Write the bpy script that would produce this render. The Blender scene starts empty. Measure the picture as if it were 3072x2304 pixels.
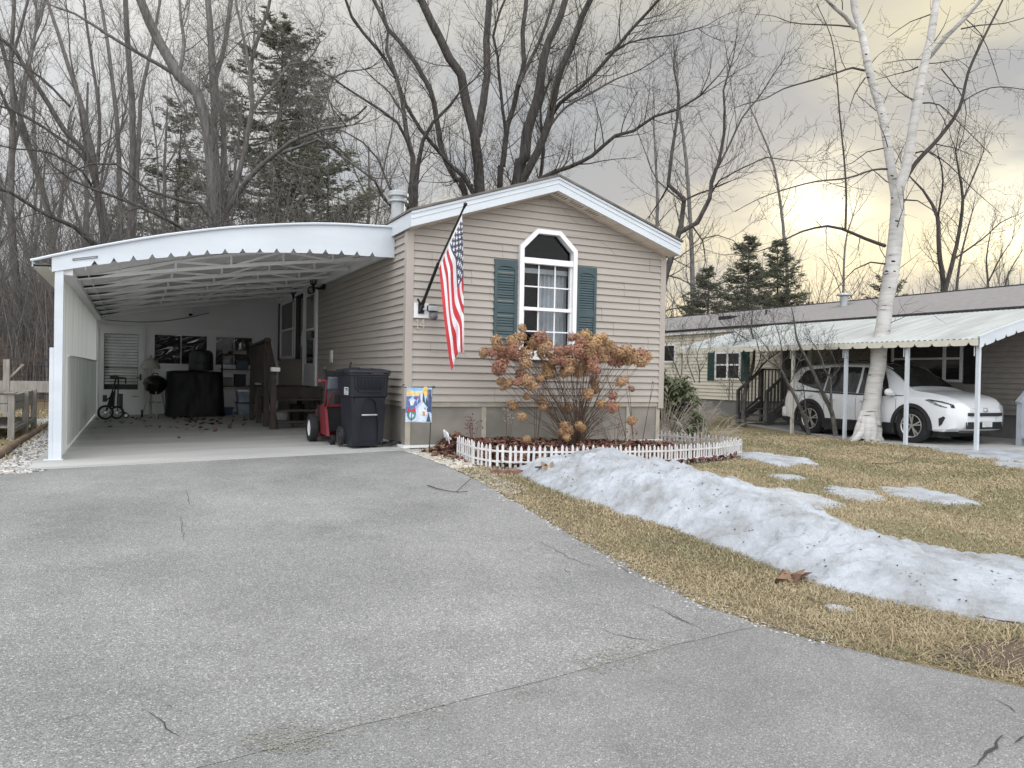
import bpy, math, random
from mathutils import Vector, Matrix, Euler, noise as mnoise
random.seed(7)
R = random.random
U = random.uniform
SC = bpy.context.scene
COL = SC.collection
V = Vector

# ------------------------------------------------------------------ camera
CAMZ = 1.0
YAW, PIT, ROL = math.radians(26.2), math.radians(-0.656), math.radians(1.09)
FPX, PW, PH = 2307.0, 3072, 2304
fw = V((math.sin(YAW)*math.cos(PIT), math.cos(YAW)*math.cos(PIT), math.sin(PIT)))
r0 = V((math.cos(YAW), -math.sin(YAW), 0))
u0 = r0.cross(fw)
rt = r0*math.cos(ROL) + u0*math.sin(ROL)
up = -r0*math.sin(ROL) + u0*math.cos(ROL)
cam = bpy.data.cameras.new('camera')
camo = bpy.data.objects.new('camera', cam)
COL.objects.link(camo)
mw = Matrix((rt, up, -fw)).transposed().to_4x4()
mw.translation = V((0, 0, CAMZ))
camo.matrix_world = mw
cam.sensor_width = 36
cam.lens = 36*FPX/PW
cam.clip_end = 2000
SC.camera = camo
CAM = V((0, 0, CAMZ))

def ray(px, py):
    return fw + rt*((px-PW/2)/FPX) + up*(-(py-PH/2)/FPX)

def at(px, py, X=None, Y=None, Z=None, D=None):
    """world point seen at a photo pixel, on a plane X/Y/Z = const or at a distance D along the view axis"""
    d = ray(px, py)
    if X is not None: t = X/d.x
    elif Y is not None: t = Y/d.y
    elif Z is not None: t = (Z-CAMZ)/d.z
    else: t = D
    return CAM + d*t

# ------------------------------------------------------------------ sky, sun
SUN_AZ, SUN_EL = math.radians(47.4), math.radians(12.7)
sun_dir = V((math.sin(SUN_AZ)*math.cos(SUN_EL), math.cos(SUN_AZ)*math.cos(SUN_EL), math.sin(SUN_EL)))
w = bpy.data.worlds.new("World"); SC.world = w; w.use_nodes = True
nt = w.node_tree; N = nt.nodes; L = nt.links
bg = N['Background']
def nd(t, **k):
    n = N.new(t)
    for a, b in k.items(): setattr(n, a, b)
    return n
def wm(op, a, b=None, c=None):
    n = nd('ShaderNodeMath', operation=op)
    for i, x in enumerate((a, b, c)):
        if x is None: continue
        if isinstance(x, (int, float)): n.inputs[i].default_value = x
        else: L.new(x, n.inputs[i])
    return n.outputs[0]
def wmix(fac, a, b):
    n = nd('ShaderNodeMix', data_type='RGBA')
    for s, x in ((n.inputs[0], fac), (n.inputs[6], a), (n.inputs[7], b)):
        if isinstance(x, (int, float)): s.default_value = x
        elif isinstance(x, tuple): s.default_value = x+(1,)
        else: L.new(x, s)
    return n.outputs[2]
tc = nd('ShaderNodeTexCoord')
nrm = nd('ShaderNodeVectorMath', operation='NORMALIZE'); L.new(tc.outputs['Generated'], nrm.inputs[0])
sep = nd('ShaderNodeSeparateXYZ'); L.new(nrm.outputs[0], sep.inputs[0])
dz = wm('ADD', wm('MAXIMUM', sep.outputs[2], 0.0), 0.16)
cx = nd('ShaderNodeCombineXYZ')
L.new(wm('DIVIDE', sep.outputs[0], dz), cx.inputs[0]); L.new(wm('DIVIDE', sep.outputs[1], dz), cx.inputs[1])
n1 = nd('ShaderNodeTexNoise'); n1.inputs['Scale'].default_value = 0.85; n1.inputs['Detail'].default_value = 6; n1.inputs['Roughness'].default_value = 0.52; n1.inputs['Distortion'].default_value = 0.3
L.new(cx.outputs[0], n1.inputs['Vector'])
cr_ = nd('ShaderNodeMapRange'); cr_.inputs[1].default_value = 0.40; cr_.inputs[2].default_value = 0.62
L.new(n1.outputs[0], cr_.inputs[0])
def dotd(d, power):
    v = nd('ShaderNodeVectorMath', operation='DOT_PRODUCT'); L.new(nrm.outputs[0], v.inputs[0]); v.inputs[1].default_value = d
    return wm('POWER', wm('MAXIMUM', v.outputs['Value'], 0.0), power)
warm = wm('MINIMUM', wm('MULTIPLY', dotd(sun_dir, 5.0), 1.1), 1.0)
ccloud = wmix(cr_.outputs[0], (5.9, 6.0, 6.35), (8.6, 8.6, 8.6))
cwarm = wmix(cr_.outputs[0], (4.0, 4.1, 4.25), (8.3, 7.5, 5.2))
cc = wmix(warm, ccloud, cwarm)
sky = nd('ShaderNodeTexSky'); sky.sky_type = 'NISHITA'; sky.sun_disc = False
sky.sun_elevation = SUN_EL; sky.sun_rotation = SUN_AZ
cc = wmix(0.93, sky.outputs[0], cc)
# brighter cloud deck overhead and behind the camera, where the photo does not look
v = nd('ShaderNodeVectorMath', operation='DOT_PRODUCT'); L.new(nrm.outputs[0], v.inputs[0]); v.inputs[1].default_value = (-math.sin(YAW), -math.cos(YAW), 0)
gain = nd('ShaderNodeMapRange', interpolation_type='SMOOTHSTEP'); L.new(sep.outputs[2], gain.inputs[0])
gain.inputs[1].default_value = 0.5; gain.inputs[2].default_value = 0.85; gain.inputs[3].default_value = 0.0; gain.inputs[4].default_value = 1.0
gain2 = nd('ShaderNodeMapRange', interpolation_type='SMOOTHSTEP'); L.new(v.outputs['Value'], gain2.inputs[0])
gain2.inputs[1].default_value = -0.3; gain2.inputs[2].default_value = 0.6; gain2.inputs[3].default_value = 1.0; gain2.inputs[4].default_value = 3.3
mul = wm('ADD', gain.outputs[0], gain2.outputs[0])
vm = nd('ShaderNodeVectorMath', operation='SCALE'); L.new(cc, vm.inputs[0]); L.new(mul, vm.inputs['Scale'])
# sun glow through the clouds
def glow(d, p, amt):
    g1 = wm('MULTIPLY', dotd(d, p), amt)
    return wm('MULTIPLY', g1, wm('ADD', wm('MULTIPLY', cr_.outputs[0], 1.3), 0.15))
d2 = (at(3080, 600, D=100)-CAM).normalized()
gsum = wm('ADD', wm('ADD', glow(sun_dir, 900.0, 9.0), glow(sun_dir, 60.0, 0.5)), wm('ADD', glow(d2, 700.0, 9.0), glow(d2, 90.0, 0.35)))
gcol = nd('ShaderNodeVectorMath', operation='SCALE'); gcol.inputs[0].default_value = (1.0, 0.94, 0.66); L.new(gsum, gcol.inputs['Scale'])
addc = nd('ShaderNodeVectorMath', operation='ADD'); L.new(vm.outputs[0], addc.inputs[0]); L.new(gcol.outputs[0], addc.inputs[1])
L.new(addc.outputs[0], bg.inputs['Color']); bg.inputs['Strength'].default_value = 0.1
sl = bpy.data.lights.new('sun', 'SUN'); sl.energy = 0.6; sl.angle = math.radians(14); sl.color = (1, 0.93, 0.8)
so = bpy.data.objects.new('sun', sl); COL.objects.link(so)
so.rotation_euler = (-sun_dir).to_track_quat('-Z', 'Y').to_euler()
so.location = sun_dir*50
SC.view_settings.view_transform = 'Standard'; SC.view_settings.look = 'None'
SC.view_settings.exposure = 0.1; SC.view_settings.gamma = 1.0
SC.cycles.max_bounces = 8; SC.cycles.diffuse_bounces = 6; SC.cycles.transparent_max_bounces = 12
SC.cycles.use_denoising = True

# ------------------------------------------------------------------ helpers
def sm(t):
    t = max(0.0, min(1.0, t)); return t*t*(3-2*t)
def lerp(a, b, t): return a+(b-a)*t
def interp(x, tab):
    if x <= tab[0][0]: return tab[0][1]
    for (a, b), (c, d) in zip(tab, tab[1:]):
        if x <= c: return lerp(b, d, (x-a)/(c-a))
    return tab[-1][1]
def nz(x, y, z=0.0): return mnoise.noise(V((x, y, z)))
def plateau(x): return -0.13+0.1*max(0, min(1, (x+0.9)/4.1))
def ground_z(x, y):
    a = -0.5+(0.5+plateau(x))*sm(y/9.7)
    b = -0.5+0.29*sm(y/10.5)
    return lerp(a, b, sm((x-3.4)/6.5)) if y < 14 else lerp(lerp(a, b, sm((x-3.4)/6.5)), -0.18, sm((y-14)/8))
def on_ground(px, py):
    d = ray(px, py); t = 2.0
    while t < 60:
        p = CAM+d*t
        if p.z < ground_z(p.x, p.y): break
        t += 0.01
    return p

class MB:
    def __init__(s): s.v = []; s.f = []; s.m = []; s.cur = 0
    def face(s, pts):
        b = len(s.v); s.v.extend([tuple(p) for p in pts]); s.f.append(tuple(range(b, b+len(pts)))); s.m.append(s.cur)
    def box(s, x0, x1, y0, y1, z0, z1, M=None):
        c = [V((x, y, z)) for z in (z0, z1) for x, y in ((x0, y0), (x1, y0), (x1, y1), (x0, y1))]
        if M is not None: c = [M @ p for p in c]
        b = len(s.v); s.v.extend([tuple(p) for p in c])
        for q in ((0, 3, 2, 1), (4, 5, 6, 7), (0, 1, 5, 4), (1, 2, 6, 5), (2, 3, 7, 6), (3, 0, 4, 7)):
            s.f.append(tuple(b+i for i in q)); s.m.append(s.cur)
    def beam(s, p, q, a, b, upv=(0, 0, 1)):
        p, q = V(p), V(q); d = q-p; ln = d.length
        if ln < 1e-6: return
        d.normalize(); u = V(upv)
        if abs(d.dot(u)) > 0.98: u = V((1, 0, 0))
        sx = d.cross(u).normalized(); sz = sx.cross(d)
        c = []
        for e in (p, q):
            for i, j in ((-1, -1), (1, -1), (1, 1), (-1, 1)): c.append(e+sx*(i*a/2)+sz*(j*b/2))
        k = len(s.v); s.v.extend([tuple(x) for x in c])
        for fq in ((3, 2, 1, 0), (4, 5, 6, 7), (0, 1, 5, 4), (1, 2, 6, 5), (2, 3, 7, 6), (3, 0, 4, 7)):
            s.f.append(tuple(k+i for i in fq)); s.m.append(s.cur)
    def tube(s, pts, r, n=6, cap=True):
        m = len(pts)
        if m < 2: return
        rs = r if isinstance(r, (list, tuple)) else [r]*m
        pts = [V(p) for p in pts]
        t = (pts[1]-pts[0]).normalized()
        a = t.orthogonal().normalized()
        b0 = len(s.v)
        for i in range(m):
            if i < m-1: t = (pts[i+1]-pts[max(i-1, 0)])
            else: t = pts[i]-pts[i-1]
            if t.length < 1e-9: t = V((0, 0, 1))
            t.normalize(); a = (a-t*a.dot(t))
            if a.length < 1e-6: a = t.orthogonal()
            a.normalize(); b = t.cross(a)
            for k in range(n):
                an = 2*math.pi*k/n
                s.v.append(tuple(pts[i]+(a*math.cos(an)+b*math.sin(an))*rs[i]))
        for i in range(m-1):
            for k in range(n):
                k2 = (k+1) % n
                s.f.append((b0+i*n+k, b0+i*n+k2, b0+(i+1)*n+k2, b0+(i+1)*n+k)); s.m.append(s.cur)
        if cap and n > 3:
            s.f.append(tuple(b0+k for k in reversed(range(n)))); s.m.append(s.cur)
            s.f.append(tuple(b0+(m-1)*n+k for k in range(n))); s.m.append(s.cur)
    def lathe(s, prof, n=20, M=None, cap=False):
        b0 = len(s.v)
        for r, z in prof:
            for k in range(n):
                an = 2*math.pi*k/n; p = V((r*math.cos(an), r*math.sin(an), z))
                s.v.append(tuple(M @ p if M is not None else p))
        for i in range(len(prof)-1):
            for k in range(n):
                k2 = (k+1) % n
                s.f.append((b0+i*n+k, b0+i*n+k2, b0+(i+1)*n+k2, b0+(i+1)*n+k)); s.m.append(s.cur)
        if cap:
            s.f.append(tuple(b0+k for k in reversed(range(n)))); s.m.append(s.cur)
            s.f.append(tuple(b0+(len(prof)-1)*n+k for k in range(n))); s.m.append(s.cur)
    def prism(s, poly, off):
        poly = [V(p) for p in poly]; off = V(off)
        a = poly; b = [p+off for p in poly]; n = len(a)
        s.face(list(reversed(a))); s.face(b)
        for i in range(n):
            j = (i+1) % n; s.face([a[i], a[j], b[j], b[i]])
    def ring(s, outer, inner, off):
        """frame between two closed outlines of equal length, thickness off"""
        o = [V(p) for p in outer]; i_ = [V(p) for p in inner]; off = V(off); n = len(o)
        for k in range(n):
            j = (k+1) % n
            s.face([o[k], o[j], i_[j], i_[k]]); s.face([o[j]+off, o[k]+off, i_[k]+off, i_[j]+off])
            s.face([o[k]+off, o[j]+off, o[j], o[k]]); s.face([i_[k], i_[j], i_[j]+off, i_[k]+off])
    def grid(s, fn, nu, nv):
        b0 = len(s.v)
        for i in range(nu+1):
            for j in range(nv+1): s.v.append(tuple(fn(i/nu, j/nv)))
        for i in range(nu):
            for j in range(nv):
                a = b0+i*(nv+1)+j
                s.f.append((a, a+nv+1, a+nv+2, a+1)); s.m.append(s.cur)
    def ball(s, c, r, n=8, sq=(1, 1, 1)):
        c = V(c)
        pr = [(math.sin(math.pi*i/n), -math.cos(math.pi*i/n)) for i in range(n+1)]
        M = Matrix.Translation(c) @ Matrix.Diagonal((r*sq[0], r*sq[1], r*sq[2], 1))
        s.lathe([(max(a, 1e-4), b) for a, b in pr], n+4, M)
    def build(s, name, mat, parent=None, smooth=False, bevel=0.0, world=True, sub=0):
        me = bpy.data.meshes.new(name); me.from_pydata(s.v, [], s.f)
        mats = mat if isinstance(mat, (list, tuple)) else [mat]
        for m in mats: me.materials.append(m)
        if len(mats) > 1: me.polygons.foreach_set('material_index', s.m)
        if smooth: me.polygons.foreach_set('use_smooth', [True]*len(me.polygons))
        me.update()
        o = bpy.data.objects.new(name, me); COL.objects.link(o)
        if bevel:
            b = o.modifiers.new('bevel', 'BEVEL'); b.width = bevel; b.segments = 2; b.limit_method = 'ANGLE'; b.angle_limit = math.radians(40)
        if sub:
            b = o.modifiers.new('sub', 'SUBSURF'); b.levels = sub; b.render_levels = sub
        if parent is not None:
            o.parent = parent
            if world and parent.type == 'EMPTY':
                o.matrix_parent_inverse = (Matrix.Translation(parent.location) @ parent.rotation_euler.to_matrix().to_4x4()).inverted()
        return o

def tag(o, label=None, cat=None, group=None, kind=None):
    if label: o['label'] = label
    if cat: o['category'] = cat
    if group: o['group'] = group
    if kind: o['kind'] = kind
    return o
def thing(name, label, cat, loc=(0, 0, 0), rz=0, group=None):
    o = bpy.data.objects.new(name, None); COL.objects.link(o)
    o.empty_display_size = 0.2; o.location = loc; o.rotation_euler = (0, 0, rz)
    return tag(o, label, cat, group)
def dup(root, loc=None, rz=None, scale=None, label=None):
    def cp(o, par):
        c = o.copy(); COL.objects.link(c)
        if par is not None: c.parent = par
        for ch in list(o.children): cp(ch, c)
        return c
    c = cp(root, None)
    if loc is not None: c.location = loc
    if rz is not None: c.rotation_euler = (0, 0, rz)
    if scale is not None: c.scale = scale
    if label: c['label'] = label
    return c

MATS = {}
def M(name, col, col2=None, rough=0.6, scale=6.0, bump=0.0, bscale=None, metal=0.0, var=0.12, stretch=None, detail=5.0, spec=0.4, lo=0.35, hi=0.65):
    if name in MATS: return MATS[name]
    m = bpy.data.materials.new(name); m.use_nodes = True
    n = m.node_tree.nodes; l = m.node_tree.links; b = n['Principled BSDF']
    b.inputs['Roughness'].default_value = rough; b.inputs['Metallic'].default_value = metal
    b.inputs['Specular IOR Level'].default_value = spec
    t = n.new('ShaderNodeTexCoord'); mp = n.new('ShaderNodeMapping'); l.new(t.outputs['Object'], mp.inputs[0])
    if stretch: mp.inputs['Scale'].default_value = stretch
    x = n.new('ShaderNodeTexNoise'); x.inputs['Scale'].default_value = scale; x.inputs['Detail'].default_value = detail
    l.new(mp.outputs[0], x.inputs['Vector'])
    if col2 is None: col2 = tuple(max(0, c*(1-var*2)) for c in col)
    mr = n.new('ShaderNodeMapRange'); mr.inputs[1].default_value = lo; mr.inputs[2].default_value = hi
    l.new(x.outputs[0], mr.inputs[0])
    mx = n.new('ShaderNodeMix'); mx.data_type = 'RGBA'; mx.inputs[6].default_value = col+(1,); mx.inputs[7].default_value = col2+(1,)
    l.new(mr.outputs[0], mx.inputs[0]); l.new(mx.outputs[2], b.inputs['Base Color'])
    if bump:
        y = n.new('ShaderNodeTexNoise'); y.inputs['Scale'].default_value = bscale or scale*4; y.inputs['Detail'].default_value = 4
        l.new(mp.outputs[0], y.inputs['Vector'])
        bp = n.new('ShaderNodeBump'); bp.inputs['Strength'].default_value = bump; bp.inputs['Distance'].default_value = 0.02
        l.new(y.outputs[0], bp.inputs['Height']); l.new(bp.outputs[0], b.inputs['Normal'])
    MATS[name] = m
    return m
def glass(name, tint=(0.86, 0.88, 0.88), refl=0.012):
    m = bpy.data.materials.new(name); m.use_nodes = True
    n = m.node_tree.nodes; l = m.node_tree.links; n.remove(n['Principled BSDF'])
    tr = n.new('ShaderNodeBsdfTransparent'); tr.inputs[0].default_value = tint+(1,)
    gl = n.new('ShaderNodeBsdfGlossy'); gl.inputs['Roughness'].default_value = 0.03
    lw = n.new('ShaderNodeLayerWeight'); lw.inputs[0].default_value = 0.14
    ma = n.new('ShaderNodeMath'); ma.operation = 'ADD'; ma.inputs[1].default_value = refl; l.new(lw.outputs['Fresnel'], ma.inputs[0])
    mx = n.new('ShaderNodeMixShader'); l.new(ma.outputs[0], mx.inputs[0]); l.new(tr.outputs[0], mx.inputs[1]); l.new(gl.outputs[0], mx.inputs[2])
    l.new(mx.outputs[0], n['Material Output'].inputs[0])
    return m
G_CLEAR = glass('window_glass')
G_DARK = M('dark_glass', (0.02, 0.022, 0.025), (0.03, 0.03, 0.03), rough=0.05, spec=0.6)
SIDING = M('beige_vinyl', (0.382, 0.347, 0.310), (0.352, 0.320, 0.287), rough=0.55, scale=1.2, bump=0.05, bscale=40, stretch=(1, 1, 6))
TRIMB = M('beige_trim', (0.40, 0.355, 0.315), rough=0.5, scale=2, var=0.04)
WHITE = M('white_metal', (0.58, 0.62, 0.66), (0.52, 0.56, 0.60), rough=0.4, scale=1.5, stretch=(1, 1, 3))
WHITEV = M('white_vinyl', (0.8, 0.8, 0.81), (0.75, 0.75, 0.76), rough=0.35, scale=3)
SKIRT = M('skirting_board', (0.27, 0.25, 0.22), (0.19, 0.18, 0.155), rough=0.85, scale=2.2, bump=0.15, bscale=60)
CONC = M('concrete', (0.44, 0.44, 0.42), (0.34, 0.34, 0.33), rough=0.85, scale=0.9, bump=0.15, bscale=90, stretch=(0.5, 2.2, 1))
SHUT = M('teal_shutter', (0.048, 0.083, 0.092), rough=0.5, var=0.1)
BLACKM = M('black_metal', (0.012, 0.012, 0.013), rough=0.4, var=0.2)
BLACKP = M('black_plastic', (0.018, 0.018, 0.02), (0.03, 0.03, 0.032), rough=0.5)
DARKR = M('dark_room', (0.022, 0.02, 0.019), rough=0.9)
SHING = M('roof_shingles', (0.10, 0.095, 0.09), (0.17, 0.16, 0.15), rough=0.9, scale=5, stretch=(1, 4, 1), bump=0.5, bscale=14)
GREYSH = M('grey_shingles', (0.20, 0.185, 0.18), (0.27, 0.255, 0.25), rough=0.9, scale=6, stretch=(6, 1.2, 6), bump=0.5, bscale=12)
CURT = M('curtain_cloth', (0.50, 0.53, 0.57), rough=0.9)
WOODG = M('weathered_wood', (0.34, 0.32, 0.29), (0.23, 0.215, 0.195), rough=0.85, scale=3, stretch=(6, 6, 1), bump=0.2)
WOODB = M('brown_deck_wood', (0.070, 0.054, 0.047), (0.045, 0.035, 0.031), rough=0.75, scale=4, bump=0.2)
RUBBER = M('rubber', (0.02, 0.02, 0.022), rough=0.8, var=0.2)
STEEL = M('steel', (0.5, 0.5, 0.5), rough=0.3, metal=0.9, var=0.1)

# ------------------------------------------------------------------ ground, road, driveway
EDGE = [(-9.0, 60.0), (-3, 25.0), (-0.3, 9.0), (0.6, 6.0), (1.4, 4.6), (2.18, 3.82), (2.43, 3.63), (2.68, 3.45), (2.95, 3.29), (3.24, 3.17), (3.55, 3.06), (4.07, 3.04), (5.0, 3.06), (6.1, 3.14), (7.7, 3.22), (9.16, 3.2), (9.8, 3.18)]
def edge_x(y): return interp(y, EDGE)
def asphalt_mat(name, lo, mid, hi, scale, spots):
    m = bpy.data.materials.new(name); m.use_nodes = True
    n = m.node_tree.nodes; l = m.node_tree.links; b = n['Principled BSDF']; b.inputs['Roughness'].default_value = 0.85
    t = n.new('ShaderNodeTexCoord')
    vo = n.new('ShaderNodeTexVoronoi'); vo.inputs['Scale'].default_value = scale; l.new(t.outputs['Object'], vo.inputs['Vector'])
    sp = n.new('ShaderNodeSeparateColor'); l.new(vo.outputs['Color'], sp.inputs[0])
    cr = n.new('ShaderNodeValToRGB'); e = cr.color_ramp.elements
    e[0].position = 0.0; e[0].color = lo+(1,); e[1].position = 1.0; e[1].color = hi+(1,)
    k = cr.color_ramp.elements.new(0.42); k.color = mid+(1,); k = cr.color_ramp.elements.new(spots); k.color = tuple(c*1.25 for c in mid)+(1,)
    l.new(sp.outputs[0], cr.inputs[0])
    # broad wear patches and darker worn spots
    q2 = n.new('ShaderNodeTexNoise'); q2.inputs['Scale'].default_value = 2.6; q2.inputs['Detail'].default_value = 8; q2.inputs['Roughness'].default_value = 0.75; q2.inputs['Distortion'].default_value = .6; l.new(t.outputs['Object'], q2.inputs['Vector'])
    r2 = n.new('ShaderNodeMapRange'); r2.inputs[1].default_value = 0.55; r2.inputs[2].default_value = 0.72; r2.inputs[3].default_value = 1.0; r2.inputs[4].default_value = 0.82; l.new(q2.outputs[0], r2.inputs[0])
    a = n.new('ShaderNodeTexNoise'); a.inputs['Scale'].default_value = 0.8; a.inputs['Detail'].default_value = 7; a.inputs['Roughness'].default_value = 0.65; l.new(t.outputs['Object'], a.inputs['Vector'])
    mr = n.new('ShaderNodeMapRange'); mr.inputs[1].default_value = 0.3; mr.inputs[2].default_value = 0.7; mr.inputs[3].default_value = 0.74; mr.inputs[4].default_value = 1.2; l.new(a.outputs[0], mr.inputs[0])
    f = n.new('ShaderNodeTexNoise'); f.inputs['Scale'].default_value = 260; f.inputs['Detail'].default_value = 2; l.new(t.outputs['Object'], f.inputs['Vector'])
    mf = n.new('ShaderNodeMapRange'); mf.inputs[1].default_value = 0.3; mf.inputs[2].default_value = 0.7; mf.inputs[3].default_value = 0.75; mf.inputs[4].default_value = 1.25; l.new(f.outputs[0], mf.inputs[0])
    mm = n.new('ShaderNodeMath'); mm.operation = 'MULTIPLY'; l.new(mr.outputs[0], mm.inputs[0]); l.new(mf.outputs[0], mm.inputs[1])
    m3 = n.new('ShaderNodeMath'); m3.operation = 'MULTIPLY'; l.new(mm.outputs[0], m3.inputs[0]); l.new(r2.outputs[0], m3.inputs[1]); mm = m3
    vs = n.new('ShaderNodeVectorMath'); vs.operation = 'SCALE'; l.new(cr.outputs[0], vs.inputs[0]); l.new(mm.outputs[0], vs.inputs['Scale'])
    l.new(vs.outputs[0], b.inputs['Base Color'])
    bp = n.new('ShaderNodeBump'); bp.inputs['Strength'].default_value = 0.6; bp.inputs['Distance'].default_value = 0.006
    l.new(vo.outputs['Distance'], bp.inputs['Height']); bp.invert = True; l.new(bp.outputs[0], b.inputs['Normal'])
    return m
ASPH = asphalt_mat('old_asphalt', (0.145, 0.145, 0.141), (0.218, 0.217, 0.211), (0.46, 0.46, 0.45), 150.0, 0.88)
ASPH2 = asphalt_mat('road_asphalt', (0.14, 0.14, 0.137), (0.203, 0.202, 0.197), (0.42, 0.42, 0.41), 190.0, 0.91)
def lawn_mat():
    m = bpy.data.materials.new('lawn'); m.use_nodes = True
    n = m.node_tree.nodes; l = m.node_tree.links; b = n['Principled BSDF']; b.inputs['Roughness'].default_value = 0.95; b.inputs['Specular IOR Level'].default_value = 0.1
    t = n.new('ShaderNodeTexCoord')
    a = n.new('ShaderNodeTexNoise'); a.inputs['Scale'].default_value = 0.55; a.inputs['Detail'].default_value = 8; a.inputs['Roughness'].default_value = 0.7; l.new(t.outputs['Object'], a.inputs['Vector'])
    cr = n.new('ShaderNodeValToRGB'); e = cr.color_ramp.elements
    e[0].position = 0.34; e[0].color = (0.145, 0.14, 0.07, 1); e[1].position = 0.72; e[1].color = (0.29, 0.24, 0.155, 1)
    k = e.new(0.5); k.color = (0.25, 0.21, 0.125, 1)
    l.new(a.outputs[0], cr.inputs[0])
    f = n.new('ShaderNodeTexNoise'); f.inputs['Scale'].default_value = 45; f.inputs['Detail'].default_value = 4; l.new(t.outputs['Object'], f.inputs['Vector'])
    mf = n.new('ShaderNodeMapRange'); mf.inputs[1].default_value = 0.3; mf.inputs[2].default_value = 0.7; mf.inputs[3].default_value = 0.55; mf.inputs[4].default_value = 1.35; l.new(f.outputs[0], mf.inputs[0])
    vs = n.new('ShaderNodeVectorMath'); vs.operation = 'SCALE'; l.new(cr.outputs[0], vs.inputs[0]); l.new(mf.outputs[0], vs.inputs['Scale'])
    # leaf litter under the woods at the back
    sx = n.new('ShaderNodeSeparateXYZ'); l.new(t.outputs['Object'], sx.inputs[0])
    w1 = n.new('ShaderNodeMapRange'); w1.inputs[1].default_value = 20; w1.inputs[2].default_value = 27; l.new(sx.outputs[1], w1.inputs[0])
    mx = n.new('ShaderNodeMix'); mx.data_type = 'RGBA'; l.new(w1.outputs[0], mx.inputs[0]); l.new(vs.outputs[0], mx.inputs[6]); mx.inputs[7].default_value = (0.13, 0.095, 0.06, 1)
    l.new(mx.outputs[2], b.inputs['Base Color'])
    bp = n.new('ShaderNodeBump'); bp.inputs['Strength'].default_value = 0.6; bp.inputs['Distance'].default_value = 0.02; l.new(f.outputs[0], bp.inputs['Height']); l.new(bp.outputs[0], b.inputs['Normal'])
    return m
LAWN = lawn_mat()
def span(a, b, st):
    o = []; x = a
    while x < b-1e-6: o.append(x); x += st
    return o+[b]
xs = [-400, -150, -60, -30, -16]+span(-10, 22, 0.4)+[30, 50, 90, 180, 400]
ys = [-120, -40, -15, -8]+span(-4, 26, 0.4)+[32, 45, 70, 120, 250, 450]
mb = MB()
for x in xs:
    for y in ys: mb.v.append((x, y, ground_z(x, y)))
nn = len(ys)
for i in range(len(xs)-1):
    for j in range(nn-1):
        a = i*nn+j; mb.f.append((a, a+nn, a+nn+1, a+1)); mb.m.append(0)
tag(mb.build('ground', LAWN, smooth=True), kind='structure')

SEAM_Y = lambda x: 2.86+0.12*x if x < 3 else 3.22
def strip(name, mat, ylist, xl, xr, cols, dz):
    mb = MB(); rows = len(ylist)
    for y in ylist:
        a, b = xl(y), xr(y)
        for c in range(cols+1):
            x = lerp(a, b, c/cols)
            if a < -20: x = a+(b-a)*(c/cols)**0.35 if c else a
            mb.v.append((x, y, ground_z(x, y)+dz))
    for i in range(rows-1):
        for c in range(cols):
            a = i*(cols+1)+c; mb.f.append((a, a+1, a+cols+2, a+cols+1)); mb.m.append(0)
    return tag(mb.build(name, mat, smooth=True), kind='structure')
jit = lambda y: 0.035*nz(y*6, 1.3)+0.02*nz(y*17, 4.1)
road = strip('road', ASPH2, [-30, -12, -9]+span(-6, 3.3, 0.06), lambda y: -60 if y < -8 else -18, lambda y: edge_x(y)+jit(y), 46, 0.005)
mbd = MB(); cols = 44
rws = span(0.0, 1.0, 0.01)
for t in rws:
    for c in range(cols+1):
        u = c/cols
        y = lerp(SEAM_Y(lerp(-14, 3.1, u)), 9.78 if u > 0 else 9.78, t)
        xl = -14 if True else 0
        x = lerp(xl, edge_x(y)+jit(y), u**0.6)
        ylim = 9.78 if x > -0.98 else 9.42
        y2 = lerp(SEAM_Y(x)+0.02*nz(x*5, 2.2), ylim, t)
        x = lerp(xl, edge_x(y2)+jit(y2), u**0.6)
        mbd.v.append((x, y2, ground_z(x, y2)+0.0072))
for i in range(len(rws)-1):
    for c in range(cols):
        a = i*(cols+1)+c; mbd.f.append((a, a+1, a+cols+2, a+cols+1)); mbd.m.append(0)
drive = tag(mbd.build('driveway', ASPH, smooth=True), kind='structure')
CRACK = M('crack_tar', (0.055, 0.055, 0.053), rough=0.95)
def crack(pts, wd, par, dzz=0.011):
    P = [on_ground(*p) for p in pts]; q = []
    for a, b in zip(P, P[1:]):
        k = max(2, int((b-a).length/0.04))
        for i in range(k):
            p = a.lerp(b, i/k); o = 0.022*nz(p.x*13, p.y*13, 1)+0.012*nz(p.x*40, p.y*40, 2)
            d = (b-a).normalized(); q.append((p.x-d.y*o, p.y+d.x*o))
    mb = MB(); n = len(q)
    for i in range(n-1):
        (x0, y0), (x1, y1) = q[i], q[i+1]
        dx, dy = x1-x0, y1-y0; ln = math.hypot(dx, dy) or 1; nx, ny = -dy/ln, dx/ln
        w0 = wd*(0.35+abs(nz(i*0.31, 3)))*math.sin(math.pi*min(1, max(0.05, i/n))); w1 = wd*(0.35+abs(nz((i+1)*0.31, 3)))*math.sin(math.pi*min(1, max(0.05, (i+1)/n)))
        mb.face([(x0+nx*w0, y0+ny*w0, ground_z(x0, y0)+dzz), (x0-nx*w0, y0-ny*w0, ground_z(x0, y0)+dzz), (x1-nx*w1, y1-ny*w1, ground_z(x1, y1)+dzz), (x1+nx*w1, y1+ny*w1, ground_z(x1, y1)+dzz)])
    return mb.build('crack', CRACK, par)
k = 1.4401
rc = lambda L_: [(1536+x/k, 1300+y/k) for x, y in L_]
lc = lambda L_: [(x/k, 1300+y/k) for x, y in L_]
crack(rc([(1975, 1455), (2050, 1390), (2100, 1350), (2145, 1305)]), 0.012, road, 0.009)
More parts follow.
